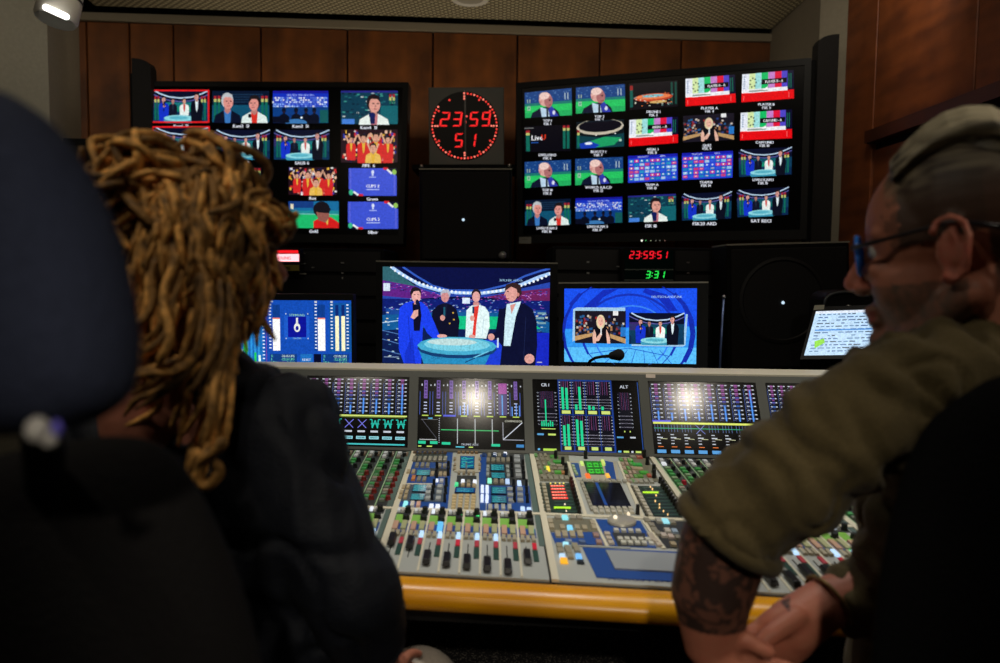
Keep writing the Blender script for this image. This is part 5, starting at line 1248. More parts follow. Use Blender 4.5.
    # man in dark suit at right
    t.poly([(.68, .72), (.7, .6), (.72, .42), (.78, .36), (.85, .36), (.9, .42), (.925, .55), (.93, .8), (.92, 1), (.71, 1), (.72, .8)], (12, 16, 48)); t.poly([(.745, .37), (.83, .34), (.8, .5), (.77, .8), (.73, .8), (.735, .55)], (205, 235, 245)); t.poly([(.765, .38), (.8, .36), (.775, .47)], (215, 150, 140))
    t.ell(.785, .235, .046, .09, (52, 34, 36)); t.ell(.772, .26, .036, .085, (222, 160, 150)); t.poly([(.73, .24), (.74, .17), (.78, .145), (.825, .17), (.835, .26), (.815, .3), (.81, .22), (.77, .19)], (52, 34, 36)); t.poly([(.733, .25), (.745, .25), (.728, .285)], (222, 160, 150)); t.ell(.812, .27, .008, .02, (200, 130, 120)); t.rect(.745, .235, .757, .245, (50, 30, 40)); t.rect(.74, .31, .758, .318, (150, 70, 70))
    t.line([(.72, .42), (.7, .68), (.66, .72)], .07, (12, 16, 48)); t.ell(.655, .71, .02, .035, (220, 160, 150)); t.ell(.885, .93, .03, .05, (220, 160, 150)); t.line([(.86, .5), (.85, .95)], .005, (30, 40, 80)); t.rect(.69, .72, .7, .82, (200, 220, 240))
    t.rects([(x, y, x + .05, y + .02, (120, 160, 170)) for x, y in ((.93, .45), (.92, .5), (.93, .55))])
    t.rect(.93, .96, .96, .97, (180, 180, 200)); t.rect(.01, .93, .1, .94, (120, 140, 170))
plM = plane_v((382.8, 266.6), 2.34, (550.2, 268.6), 2.32, 362.8)
mn, O = monitor('monitor', plM, 'large centre monitor showing four presenters round a table', big_studio, (.02, .014, .022, .012), rim=True)
def split_screen(t):
    t.rect(0, 0, 1, 1, (26, 80, 235)); t.poly([(0, .55), (1, .5), (1, 1), (0, 1)], (50, 150, 240)); t.poly([(0, .8), (1, .78), (1, 1), (0, 1)], (90, 190, 250))
    for (cx, cy, r, w, c) in ((.5, .62, .36, .03, (24, 50, 180)), (.48, .6, .5, .05, (20, 44, 170)), (.52, .65, .28, .02, (60, 130, 240))):
        pts = [(cx + r * math.cos(a / 24 * 2 * PI), cy + r * 1.5 * math.sin(a / 24 * 2 * PI)) for a in range(25)]
        for i in range(24): t.poly([pts[i], pts[i + 1], (pts[i + 1][0] * (1 - w) + cx * w, pts[i + 1][1]), (pts[i][0] * (1 - w) + cx * w, pts[i][1])], c)
        for i in range(24):
            p, q = pts[i], pts[i + 1]
            if 0 < p[1] < 1 and 0 < q[1] < 1 and 0 < p[0] < 1 and 0 < q[0] < 1: t.line([p, q], w, c)
    t.poly([(.15, .25), (.3, .02), (.42, 0), (.3, .12), (.22, .3)], (20, 44, 180)); t.poly([(.62, 0), (.78, .08), (.86, .3), (.8, .3), (.72, .14), (.6, .05)], (20, 44, 180))
    for k in range(6): t.line([(.42 + .1 * k - .1, 1), (.45 + .06 * k - .02, .82)], .008, (30, 90, 200))
    t.line([(.2, .88), (.5, .8), (.8, .9)], .01, (30, 90, 200)); t.line([(.64, .14), (.74, .3)], .01, (30, 60, 190))
    t.poly([(.07, .28), (.1, .255), (.47, .255), (.47, .3), (.09, .3), (.09, .7), (.065, .72)], (160, 200, 230)); t.poly([(.92, .34), (.935, .34), (.92, .75), (.9, .77), (.52, .77), (.52, .745), (.9, .745)], (160, 200, 230))
    q = t.q; c = t.c
    def sub(u0, v0, u1, v1, fn):
        s = Pic(t.pl, [t.pl.P(u0, v0), t.pl.P(u1, v0), t.pl.P(u1, v1), t.pl.P(u0, v1)], t.mb, t.k + .0002); fn(s); t.k = s.k + .0001
    sub(.085, .3, .475, .74, quiz); sub(.5, .325, .91, .745, lambda s: studio(s, mt=False))
    t.text('DEUTSCHLANDFUNK', .78, .125, .03, (170, 205, 245))
plS = plane_v((564.4, 288.6), 2.2, (697, 288.3), 2.12, 361.6)
monitor('monitor', plS, 'smaller blue-screened monitor right of centre with two inset pictures', split_screen, (.016, .014, .03, .014), rim=True)
def loudness(t):
    t.rect(0, 0, 1, 1, (20, 76, 180)); t.rect(0, 0, .28, .97, (24, 110, 190))
    t.rects([(.02 + .03 * j, .1, .035 + .03 * j, .95, (50, 150, 220)) for j in range(8)])
    def ticks(x, y0=.06, y1=.78, n=14, w=.018): t.rects([(x, y0 + (y1 - y0) * j / n, x + w, y0 + (y1 - y0) * j / n + .018, (235, 240, 250)) for j in range(n)])
    ticks(.0, .5, .95, 5); ticks(.27, .06, .95, 16)
    for x, h, c in ((.055, .18, (120, 240, 210)), (.09, .2, (200, 250, 240)), (.125, .22, (40, 200, 90)), (.2, .15, (40, 200, 90)), (.235, .11, (220, 250, 245))): t.rect(x, .96 - h, x + .018, .96, c)
    t.poly([(.11, .8), (.13, .36), (.15, .8)], (40, 200, 80))
    t.rect(.3, 0, .302, 1, (190, 40, 80))
    ticks(.325); t.rect(.355, .07, .415, .27, (14, 60, 140)); t.rect(.355, .27, .415, .78, (252, 252, 250)); t.rect(.355, .27, .415, .29, (240, 130, 110))
    t.rect(.45, .24, .655, .6, (30, 90, 200)); t.rect(.48, .25, .63, .57, (12, 20, 150)); t.text('STIMMUNG', .555, .245, .035, (150, 210, 160)); t.text('MASTER', .555, .6, .025, (150, 200, 220))
    t.ell(.555, .42, .026, .07, (235, 235, 230)); t.ell(.555, .43, .013, .035, (12, 20, 150)); t.rect(.547, .27, .563, .37, (235, 235, 230)); t.rects([(.46, .2, .468, .22, WH), (.64, .2, .648, .22, WH), (.46, .58, .468, .6, WH), (.64, .58, .648, .6, WH)])
    t.rect(.69, .06, .78, .78, (14, 70, 160)); ticks(.7); t.rect(.725, .07, .785, .27, (14, 60, 140)); t.rect(.725, .27, .785, .78, (252, 252, 250)); t.rect(.725, .27, .785, .29, (240, 130, 110))
    t.rect(.82, .04, 1, .8, (16, 84, 160)); ticks(.83); ticks(.96); t.rects([(.87, .07, .895, .24, (14, 40, 110)), (.92, .07, .945, .24, (14, 40, 110)), (.868, .24, .898, .78, (250, 245, 200)), (.918, .24, .948, .78, (250, 245, 200)), (.7, .01, .72, .04, WH), (.83, .01, .85, .04, WH), (.34, .01, .36, .03, WH)])
    for x in (.33, .76):
        t.rect(x, .83, x + .22, 1, (16, 60, 130))
        for j, (s1, s2, c) in enumerate((('S:', '-20.0LUFS', (215, 240, 225)), ('I:', '-22.5LUFS', (120, 230, 170)), ('LRA:', '5.4LU', (120, 240, 190)))):
            t.text(s1, x + .01, .88 + j * .05, .036, (120, 240, 190), 'l'); t.text(s2, x + .2, .88 + j * .05, .036, c, 'r')
    t.rect(.58, .83, .68, 1, (30, 110, 190)); t.text('RESET', .63, .935, .036, (225, 235, 250)); t.rect(.69, .83, .75, 1, (6, 10, 40))
plQ = plane_v((229, 300), 2.22, (351.3, 300.5), 2.22, 364.5)
monitor('monitor', plQ, 'blue loudness meter screen at the left end behind the console', loudness, (.014, .018, .006, .01), cat='monitor')
# lights on the centre monitor stand etc.
# desk behind the console that carries the monitors
th = thing('equipment_desk', (0.1, 2.4, 0), 'black desk behind the console carrying the monitors', 'desk')
mb = MB(); mb.box((-1.35, 2.1, .69), (1.3, 2.92, .72)); mb.build('desk_top', m_blackm, th)
for x in (-1.3, 0.0, 1.22): mb = MB(); mb.box((x, 2.5, 0), (x + .05, 2.58, .69)); mb.build('leg', m_blackm, th)
# black equipment racks behind
def rack(x0, y0, x1, y1, Y, label, dots, frame=True):
    A, B = at(x0, y0, Y), at(x1, y1, Y)
    zt, zb = A.z, 0.0
    th = thing('equipment_rack', V3(((A.x + B.x) / 2, Y, 0)), label, 'rack')
    mb = MB(); mb.box((A.x, Y, .05), (B.x, Y + .4, zt)); o = mb.build('rack_housing', m_blackm, th); bevel(o, .006)
    for k in range(int((zt - .5) / .09)):
        z = zt - .05 - k * .09; mb = MB(); mb.box((A.x + .015, Y - .006, z - .038), (B.x - .015, Y, z + .038)); mb.build('rack_unit', mat('rack_face', (12, 11, 13), rough=.45), th)
    for (px, py, w, h, c) in dots:
        p = at(px, py, Y - .008); mb = MB(); s = Y / FPX; mb.hexa(*[[V3((p.x + sx * w * s / 2, Y - dd, p.z + sz * h * s / 2)) for sx, sz in ((-1, -1), (1, -1), (1, 1), (-1, 1))] for dd in (.012, .006)], c); mb.build('rack_light', m_attr, th)
    mb = MB(); mb.box((A.x + .01, Y + .01, 0), (A.x + .06, Y + .39, .05)); mb.box((B.x - .06, Y + .01, 0), (B.x - .01, Y + .39, .05)); mb.build('rack_feet', m_blackm, th)
    return th
G = (150, 150, 150)
rack(236, 247, 384, 380, 2.96, 'black equipment rack with red SENDUNG sign below the left television', [(302.5, 253.3, 5, .8, (110, 105, 100)), (302.5, 263.6, 6, 1, G), (303, 273.8, 6.5, 1.4, (170, 168, 160)), (313, 267.4, 2.6, .8, (120, 120, 118)), (342.5, 262.8, 3, .9, G), (342.5, 273, 2, 1.2, G), (342.5, 278, 1.2, 2, G)])
rack(552, 246, 716, 380, 2.95, 'black equipment rack with timer readouts below the right television', [(588, 262, 2.4, 1.8, G), (588, 273, 2.4, 1.8, G), (618, 266.5, 2.6, 1, G), (621.5, 278, 1.5, 1.5, G), (688, 262.5, 2.6, 1.4, (110, 100, 100)), (688, 273, 2.2, 1.4, (110, 100, 100))])
# lit sign
Ys = 2.88
plG = plane_v((258, 254), Ys, (299, 254), Ys, 261.5)
th = thing('studio_sign', plG.P(.5, 1), 'glowing red and white sign reading SENDUNG on the left rack', 'sign')
mb = MB(); mb.slab([plG.P(-.1, -.7, -.002), plG.P(1.03, -.7, -.002), plG.P(1.03, 1.3, -.002), plG.P(-.1, 1.3, -.002)], -plG.n * .045); mb.build('sign_housing', m_blackm, th)
t = Pic(plG, [plG.P(0, 0), plG.P(1, 0), plG.P(1, 1), plG.P(0, 1)]); t.rect(0, 0, 1, 1, (255, 170, 175)); t.rect(0, 0, .25, 1, (255, 110, 120)); t.text('SENDUNG', .56, .74, .42, (150, 30, 50), bold=.04); t.done('sign_face', mat('sign_glow', attr=True, emit=2.0, sampling='AUTO'), th)
mb = MB(); mb.slab([plG.P(0, -.5, -.001), plG.P(.98, -.5, -.001), plG.P(.98, -.12, -.001), plG.P(0, -.12, -.001)], plG.n * .002, (235, 20, 30)); mb.build('red_strip', mat('red_glow', attr=True, emit=1.2), th)
plY = plane_v((262, 265), Ys, (299, 265), Ys, 270.8)
th = thing('studio_sign', plY.P(.5, 1), 'unlit dull yellow sign directly below the SENDUNG sign', 'sign')
mb = MB(); mb.slab([plY.P(-.1, -.15, -.002), plY.P(1.03, -.15, -.002), plY.P(1.03, 1.15, -.002), plY.P(-.1, 1.15, -.002)], -plY.n * .045); mb.build('sign_housing', m_blackm, th)
mb = MB(); mb.slab([plY.P(0, 0), plY.P(1, 0), plY.P(1, 1), plY.P(0, 1)], -plY.n * .003); mb.build('sign_face', mat('dull_yellow', (120, 112, 40), rough=.4, emit=.0), th)
t = Pic(plY, [plY.P(0, 0), plY.P(1, 0), plY.P(1, 1), plY.P(0, 1)]); t.text('PROBE', .6, .8, .55, (30, 26, 10), bold=.04); t.done('sign_lettering', m_attr, th)
# timer read-outs
Yt = 2.88
plT = plane_v((622, 248.5), Yt, (675.5, 248.5), Yt, 280.5)
th = thing('timer_display', plT.P(.5, 1), 'glass-fronted timer showing red 23:59:51 above green 3:31', 'timer')
mb = MB(); mb.slab([plT.P(0, 0), plT.P(1, 0), plT.P(1, 1), plT.P(0, 1)], -plT.n * .06); mb.build('timer_housing', m_blackm, th)
mb = MB(); mb.slab([plT.P(.05, .06, 0), plT.P(.96, .06, 0), plT.P(.96, .94, 0), plT.P(.05, .94, 0)], plT.n * .003); mb.build('timer_window', mat('dark_green_glass', (10, 30, 28), rough=.15), th)
for v in (.64, .97):
    mb = MB(); mb.slab([plT.P(.05, v, .003), plT.P(.96, v, .003), plT.P(.96, v + .035, .003), plT.P(.05, v + .035, .003)], plT.n * .002); mb.build('window_frame', mat('frame_grey', (90, 100, 96), rough=.4), th)
t = Pic(plT, [plT.P(0, 0), plT.P(1, 0), plT.P(1, 1), plT.P(0, 1)], base=.0036)
digits(t, '23:59:51', .13, .08, .085, .24, (240, 22, 40), .24, .12, 1.3, ('timer_digit', th)); digits(t, '3:31', .44, .7, .085, .23, (40, 235, 80), .24, .12, 1.35, ('timer_digit', th))
# thin aerial rod and red power light by the wide loudspeaker
p = at(724, 297, 2.2); th = thing('aerial_rod', V3((p.x, p.y, .72)), 'thin bright metal aerial rod left of the wide loudspeaker', 'aerial')
mb = MB(); q = at(720.5, 350, 2.2); mb.tube([p, q, V3((q.x, q.y, .735))], .0035, 8); mb.build('rod', mat('blue_steel', (120, 140, 190), rough=.3, metal=.7), th, smooth=True)
mb = MB(); mb.ell(p, (.006,) * 3, 10, 8); mb.build('rod_tip', m_screw, th, smooth=True)
mb = MB(); mb.lathe([(.02, 0), (.02, .008), (.006, .014), (.001, .015)], V3((q.x, q.y, .72)), (0, 0, 1)); mb.build('rod_base', m_blackm, th)
# gooseneck microphone
pc = at(619, 355, 1.98)
th = thing('gooseneck_microphone', at(588, 372, 2.05), 'black gooseneck microphone rising behind the console before the blue monitor', 'microphone')
path = [at(586.5, 374, 2.02), at(587.5, 366, 2.02), at(590, 361, 2.01), at(595, 358, 2.0), at(602, 356.6, 2.0), at(611, 356, 1.99)]
mb = MB(); mb.tube(path, [.004] * 5 + [.005], 8); mb.build('gooseneck', m_blackm, th, smooth=True)
mb = MB(); mb.cap(at(612.5, 355.6, 1.99), .0105, at(618.5, 354.9, 1.98), .0155, 16); mb.build('foam_head', mat('foam', (10, 10, 12), rough=1), th, smooth=True)
# silver knob light on the loudspeaker corner
mb = MB(); pk = at(502.5, 255.5, 3.17); mb.lathe([(.001, .03), (.012, .028), (.016, .02), (.016, 0)], pk, (0, -1, 0), 16)
th = [o for o in COL.objects if o.name.startswith('loudspeaker') and o.parent is None][0]
mb.build('silver_knob', mat('brushed_silver', (150, 150, 150), rough=.4, metal=.5), th, smooth=True)
# laptop at the right
_A = at(816, 311.5, 2.2); plP = Plane(_A, at(905, 308.5, 2.12) - _A, at(804, 356, 2.14) - _A)
def doc(t):
    t.rect(0, 0, 1, 1, (190, 222, 250)); t.rect(0, 0, 1, .06, (225, 235, 250)); rnd = random.Random(31)
    for r in range(13):
        y = .07 + r * .07; x = .05
        while x < .9:
            w = rnd.uniform(.02, .08)
            if rnd.random() < .8: t.rect(x, y, x + w, y + .022, rnd.choice([(70, 110, 160), (90, 130, 170), (40, 80, 140), (20, 40, 70)]))
            x += w + .02
    t.rect(.05, .44, .7, .47, (60, 140, 220)); t.poly([(.08, .7), (.18, .64), (.2, .74), (.1, .86)], (140, 220, 50))
th, O = monitor('monitor', plP, 'tilted monitor with a pale blue text document beside the bearded man', doc, (.008, .014, .008, .012))
q = [plP.px(*p, .001) for p in ((814.5, 306), (824.5, 305.5), (824, 310), (813.5, 310.6))]
mb = MB(); mb.slab(q, plP.n * .003); mb.build('sticker', mat('laptop_sticker', (170, 168, 150)), th)
# round-topped black device behind the laptop
pa = at(853, 307, 2.4); th = thing('headset_dock', V3((pa.x, pa.y, .72)), 'round-topped black device with grey rim behind the laptop', 'device')
mb = MB(); L = []
for i in range(17):
    w = PI * i / 16; L.append(at(853 - 29 * math.cos(w) * abs(math.cos(w)) ** -.35 if abs(math.cos(w)) > .01 else 853, 306 - 16 * math.sin(w) ** .6, 2.4))
bl = at(882, 345, 2.4); br = at(824, 345, 2.4)
mb.slab(L + [bl, br], (0, .12, 0)); o = mb.build('device_body', m_black, th); bevel(o, .004)
mb = MB(); mb.tube([p + V3((0, -.004, -.006)) for p in L], .005, 8); mb.build('grey_rim', mat('rim_grey', (70, 74, 78), rough=.4), th, smooth=True)
mb = MB(); p = at(849, 306, 2.39); mb.ell(p, (.009, .004, .004), 10, 8); mb.build('badge', m_screw, th)
mb = MB(); mb.box((pa.x - .05, pa.y, .72), (pa.x + .05, pa.y + .1, bl.z + .002)); mb.build('device_foot', m_blackm, th)
# tall black cabinet in the left corner behind the first seat
A = at(62, 138, 3.1); B = at(128, 138, 3.1)
th = thing('corner_cabinet', V3(((A.x + B.x) / 2, 3.2, 0)), 'tall black cabinet at the left wall behind the dreadlocked person', 'cabinet')
mb = MB(); mb.box((A.x, 3.1, .06), (B.x, 3.4, A.z)); o = mb.build('cabinet_body', m_blackm, th); bevel(o, .005)
mb = MB(); mb.box((A.x + .02, 3.09, .1), (B.x - .02, 3.1, A.z - .03)); mb.build('cabinet_door', m_black, th)
mb = MB(); mb.box((A.x + .03, 3.12, 0), (B.x - .03, 3.38, .06)); mb.build('cabinet_plinth', m_blackm, th)
# ================================================================== PEOPLE AND CHAIRS
def fbm(p, s): return noise.noise(p * s) + .5 * noise.noise(p * s * 2.1)
def ridge(p, s, axis=V3((1, 1, 1)), st=.35):
    q = V3((p.x * axis.x, p.y * axis.y, p.z * axis.z)) * s; v = noise.noise(q + V3((st, 2, 1)) * noise.noise(q * .5)); return 1 - abs(v) * 2.2
def cloth(name, col, rough=.9, bump=.25, sheen=.3):
    m = mat(name, col, rough=rough, noise_amt=.12, noise_scale=240, bump=bump, spec=.25)
    m.node_tree.nodes['Principled BSDF'].inputs['Sheen Weight'].default_value = sheen * .3; return m
# ------------------------------------------------ the bearded man at the right
HO = at(947, 249, .84)                                   # at the left ear
yaw = math.radians(41)
hf = V3((-math.cos(yaw), math.sin(yaw), 0)); pit = math.radians(7)
hl = V3((-math.sin(yaw), -math.cos(yaw), 0))             # his left side (towards the camera)
up = V3((0, 0, 1)); hfp = (hf * math.cos(pit) - up * math.sin(pit)); hup = (up * math.cos(pit) + hf * math.sin(pit))
HC = HO - hl * .08 + hup * .0                           # head centre at ear height
HS = 1.09
def H(x, y, z): return HC + (hfp * x + hl * y + hup * z) * HS
man = thing('person', V3((HC.x, HC.y - .02, .0)), 'bearded grey-haired man in a rolled-sleeve olive shirt and blue-rimmed glasses leaning on the console', 'person')
mb = MB()
def E(x, y, z, rx, ry, rz, nu=24, nv=16): mb.ell(H(x, y, z), (rx * HS, ry * HS, rz * HS), nu, nv, a=hfp, b=hl, cc=hup)
def C(p, r, q, s): mb.cap(H(*p), r, H(*q), s, 14, 4)
E(-.018, 0, .048, .098, .075, .084); E(.03, 0, .03, .062, .066, .075); E(.035, 0, -.03, .055, .058, .07)
E(.05, 0, -.085, .036, .036, .026); E(.052, .03, -.03, .032, .026, .036); E(.052, -.03, -.03, .032, .026, .036)
for s in (1, -1):
    C((-.012, .055 * s, -.045), .02, (.05, .03 * s, -.092), .02); C((.083, .008 * s, .027), .01, (.068, .048 * s, .026), .009)
    E(.072, .032 * s, -.012, .02, .018, .014); E(.1, .011 * s, -.03, .01, .008, .008, 12, 8)
C((.085, 0, .022), .009, (.112, 0, -.022), .0115); E(.088, 0, -.055, .014, .024, .008); E(.086, 0, -.067, .013, .022, .008); E(.082, 0, -.088, .018, .02, .014)
C((-.03, 0, -.04), .056, (-.075, 0, -.17), .062); E(-.06, 0, -.02, .05, .05, .05)
for s in (1, -1):      # ears: helix, lobe and bowl
    pts = [(.004, -.024), (-.006, -.03), (-.016, -.022), (-.02, -.006), (-.022, .012), (-.018, .026), (-.006, .033), (.006, .029), (.011, .016)]
    mb.tube([H(x, (.076 + .012 * (1 - abs(z) / .05)) * s, z - .002) for x, z in pts], .0042, 8)
    E(-.004, .074 * s, -.002, .015, .006, .026, 14, 10); E(-.001, .077 * s, -.028, .008, .005, .009, 12, 8)
    mb.tube([H(x, .081 * s, z) for x, z in ((-.008, -.014), (-.012, .004), (-.006, .018))], .003, 6)
# forearms, hands and neck base belong to the same body
SH = at(893, 400, .84); EL = at(738, 512, .86); WR = at(712, 642, .88)
mb.cap(at(975, 360, .9), .075, at(985, 640, .9), .12, 20, 5)
mb.cap(SH, .05, EL, .045, 16, 4)
K = .86 / FPX
mb.cap(at(724, 545, .87), .050, at(712, 590, .875), .047, 20, 4); mb.cap(EL, .046, at(724, 545, .87), .050, 20, 4); mb.cap(at(712, 590, .875), .047, WR, .033, 20, 4)
# left hand goes down and right to meet the right one
def fingers(base, dirv, side, nrm, lens, r=.0088, spread=.021, curl=.35):
    for i, ln in enumerate(lens):
        p = base + side * (spread * (i - 1.5)); d = (dirv + side * (.10 * (i - 1.5))).normalized(); r0 = r - .0006 * abs(i - 1.2)
        a = ln * .42; q = p + d * a; d2 = (d + nrm * curl).normalized(); q2 = q + d2 * ln * .32; d3 = (d2 + nrm * curl).normalized(); q3 = q2 + d3 * ln * .26
        mb.cap(p - d * .012, r0 * 1.05, q, r0, 10, 3); mb.cap(q, r0, q2, r0 * .94, 10, 3); mb.cap(q2, r0 * .94, q3, r0 * .8, 10, 3)
p1 = at(728, 668, .875); mb.cap(WR, .032, p1, .03, 16, 4); mb.ell(at(735, 672, .87), (.045, .024, .035), 18, 12)
fingers(at(752, 684, .872), V3((.9, .1, -.35)).normalized(), V3((.3, -.2, .9)).normalized(), V3((0, .3, -1)), (.085, .09, .084, .066))
mb.cap(at(722, 650, .87), .014, at(745, 640, .855), .0105, 12, 3); mb.cap(at(745, 640, .855), .0105, at(768, 652, .85), .009, 12, 3)
# right forearm and hand
RW = at(826, 603, .94)
mb.cap(at(905, 585, .97), .045, RW, .031, 18, 4)
pa_ = at(792, 628, .925); mb.cap(RW, .0305, pa_, .034, 18, 4); mb.ell(at(784, 636, .92), (.045, .024, .038), 18, 12, a=V3((.78, -.1, .62)), b=V3((.1, 1, 0)), cc=V3((-.62, 0, .78)))
fingers(at(766, 654, .915), V3((-.62, -.1, -.78)).normalized(), V3((.72, -.1, -.6)).normalized(), V3((.1, .5, -.5)), (.07, .082, .086, .07))
mb.cap(at(796, 618, .905), .014, at(772, 634, .89), .0115, 12, 3); mb.cap(at(772, 634, .89), .0115, at(752, 652, .885), .0095, 12, 3)
vs, fs = remesh(mb, .0034, 3)
SK = lin((186, 118, 92)); EARC = lin((190, 96, 78)); BEARD = lin((104, 84, 72)); BUZZ = lin((52, 44, 34)); TAT = lin((40, 32, 30)); LIP = lin((150, 78, 70))
def mixc(a, b, t): t = max(0, min(1, t)); return tuple(a[i] * (1 - t) + b[i] * t for i in range(3)) + (1,)
def manc(p):
    q = (p - HC) / HS; x, y, z = q.dot(hfp), q.dot(hl), q.dot(hup); c = SK; n = noise.noise(p * 60) * .5 + noise.noise(p * 160) * .5
    if q.length < .19:
        if abs(y) > .0775 and -.04 < z < .04 and x < .02: return mixc(EARC, SK, .5 + n)
        if z > .012 - x * .1 and x < .055 + .03 * n and z + x * .0 > .0: c = mixc(SK, BUZZ, .9 if x < .045 else .5)
        if x < -.035 and z > -.05: c = mixc(SK, BUZZ, .85 * min(1, (z + .06) / .04))
        if z > .05 and x < .06: c = mixc(c, mixc(lin((52, 44, 34)), lin((150, 138, 112)), .35 + noise.noise(V3((x * 14, y * 150, z * 150))) * 1.2), min(1, (z - .05) / .03) * .8)
        if z < -.03 + max(0, x - .06) * .1 and x > -.015 and z > -.12: c = mixc(SK, BEARD, .75 + n * .6)
        if z > -.03 and x > .085 and z < .0: c = mixc(SK, EARC, .4)
        if abs(z + .061) < .006 and x > .085: c = LIP
        return c
    if p.x < .45 and p.z < 1.12 and p.z > .7 and p.y < .93 and (at(700, 622, .87) - p).z < .0 and proj(p)[0] < 790:
        # tattooed forearm
        t = (abs(noise.noise(p * 75)) < .16) + (noise.noise(p * 45 + V3((3, 1, 2))) > .16)
        w = .95 if t else .7; return mixc(SK, TAT, w * min(1, (p - at(700, 634, .87)).z / .012))
    return mixc(SK, EARC, .2 + .4 * n)
body = skin_obj('body', vs, fs, mat('skin', attr=True, rough=.55, bump=.15, noise_scale=300), man, manc)
# eye
for s in (1, -1):
    mb = MB(); mb.ell(H(.074, .031 * s, .008), (.0115,) * 3, 14, 10); o = mb.build('eye', mat('eye_white', (200, 195, 190), rough=.2), man, smooth=True)
# hair on top: combed back locks, grey
mb = MB(); mb.ell(H(-.04, 0, .085), (.09, .068, .054), 24, 16, a=hfp, b=hl, cc=hup)
rnd = random.Random(12)
for i in range(150):
    y0 = rnd.uniform(-.06, .06); lift = rnd.uniform(-.004, .008); L = []; R = []
    for k in range(10):
        u = k / 9; x = .062 - .17 * u - abs(y0) * .25; z = .078 + .060 * math.sin(PI * min(1, u * .9 + .12)) - (abs(y0) / .07) ** 2 * .040 + lift - (.05 * max(0, u - .6) / .4)
        yy = y0 * (1 + .1 * u) + .006 * math.sin(u * 5 + i); L.append(H(x, yy, z)); R.append(max(.0008, .0052 * math.sin(PI * (u * .9 + .08)) ** .6))
    mb.tube(L, R, 6)
vs, fs = remesh(mb, .0028, 2)
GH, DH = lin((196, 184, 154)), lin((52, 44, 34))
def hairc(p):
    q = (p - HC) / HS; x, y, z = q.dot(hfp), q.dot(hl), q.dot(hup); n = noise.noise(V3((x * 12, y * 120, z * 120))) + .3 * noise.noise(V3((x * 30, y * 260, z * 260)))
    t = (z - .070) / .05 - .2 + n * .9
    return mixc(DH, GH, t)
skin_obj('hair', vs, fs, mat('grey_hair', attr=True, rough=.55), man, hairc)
# side hair: close-cropped short hair is part of the skin colour; glasses
gl = mat('blue_glasses', (30, 120, 235), rough=.25); 
gd = mat('dark_temple', (26, 24, 30), rough=.3)
for s in (1, -1):
    L = []
    for k in range(21):
        w = 2 * PI * k / 20; cx_, cz = math.cos(w), math.sin(w); sx = abs(cx_) ** .6 * (1 if cx_ > 0 else -1); sz = abs(cz) ** .6 * (1 if cz > 0 else -1)
        L.append(H(.099 - .012 * abs(.032 + .026 * sx) / .06, (.034 + .026 * sx) * s, .006 + .021 * sz))
    mb = MB(); mb.tube(L, .0026, 8); mb.build('glasses_rim', gl, man, smooth=True, label='blue glasses rim')
    mb = MB(); mb.slab(L[:-1], hfp * .0012); mm = mat('spectacle_lens', (150, 170, 190), rough=.05); mm.node_tree.nodes['Principled BSDF'].inputs['Transmission Weight'].default_value = 1; mb.build('lens', mm, man)
    mb = MB(); mb.tube([H(.092, .061 * s, .014), H(.07, .070 * s, .016), H(.02, .077 * s, .022), (H(-.006, .081 * s, .026)), H(-.03, .079 * s, .02), H(-.055, .073 * s, .012)], [.0028, .0026, .0022, .0022, .0028, .003], 8); mb.build('glasses_temple', gd, man, smooth=True)
mb = MB(); mb.tube([H(.101, -.009, .01), H(.105, 0, .013), H(.101, .009, .01)], .0022, 8); mb.build('glasses_bridge', gl, man, smooth=True)
# shirt: back, shoulder and rolled sleeve, one surface
mb = MB()
mb.cap(at(1010, 362, .90), .085, at(915, 398, .85), .07, 24, 6)                # shoulders
mb.cap(at(1060, 360, .98), .09, at(975, 350, .92), .085, 24, 6)
mb.ell(at(1000, 430, .90), (.155, .12, .16), 32, 20); mb.ell(at(985, 560, .92), (.152, .12, .22), 32, 20); mb.ell(at(985, 700, .94), (.16, .13, .2), 32, 20)
mb.cap(at(990, 300, .915), .068, at(985, 350, .9), .085, 24, 5)
mb.cap(at(895, 404, .845), .07, at(818, 455, .85), .066, 24, 6); mb.cap(at(818, 455, .85), .066, at(750, 512, .86), .061, 24, 6)
mb.cap(at(750, 512, .86), .061, at(740, 519, .862), .061, 24, 6)
mb.cap(at(905, 592, .955), .056, at(862, 598, .945), .05, 20, 5); mb.cap(at(930, 470, .95), .07, at(905, 592, .955), .056, 20, 5)
vs, fs = remesh(mb, .006, 6)
ad = (at(744, 508, .86) - at(892, 388, .845)).normalized()
def crease(p, k=20, s=5):
    v = noise.noise(V3((p.dot(ad) * k, p.z * s + p.x * 2, p.y * s)) + V3((0, 0, 2.5)) * noise.noise(p * 5)); u = noise.noise(V3((p.dot(ad) * k * .6 + 7, p.z * s * 1.6, p.x * s)))
    return -.009 * max(0, 1 - abs(v) * 6) - .007 * max(0, 1 - abs(u) * 7)
def fold(p):
    a = p.dot(ad); w = ridge(p, 9, V3((1, 1, .5))); k = .0
    q = noise.noise(V3((a * 16, p.z * 5, p.y * 5)) + V3((0, 0, 3)) * noise.noise(p * 4)); return .007 * w + .014 * q + .005 * noise.noise(V3((a * 40, p.z * 14, p.y * 14))) + .002 * noise.noise(p * 50) + crease(p)
mb2 = [v for v in vs]
me = bpy.data.meshes.new('x'); me.from_pydata(vs, [], fs); me.update()
ns = [v.normal.copy() for v in me.vertices]; bpy.data.meshes.remove(me)
vs = [v + n * fold(v) for v, n in zip(vs, ns)]
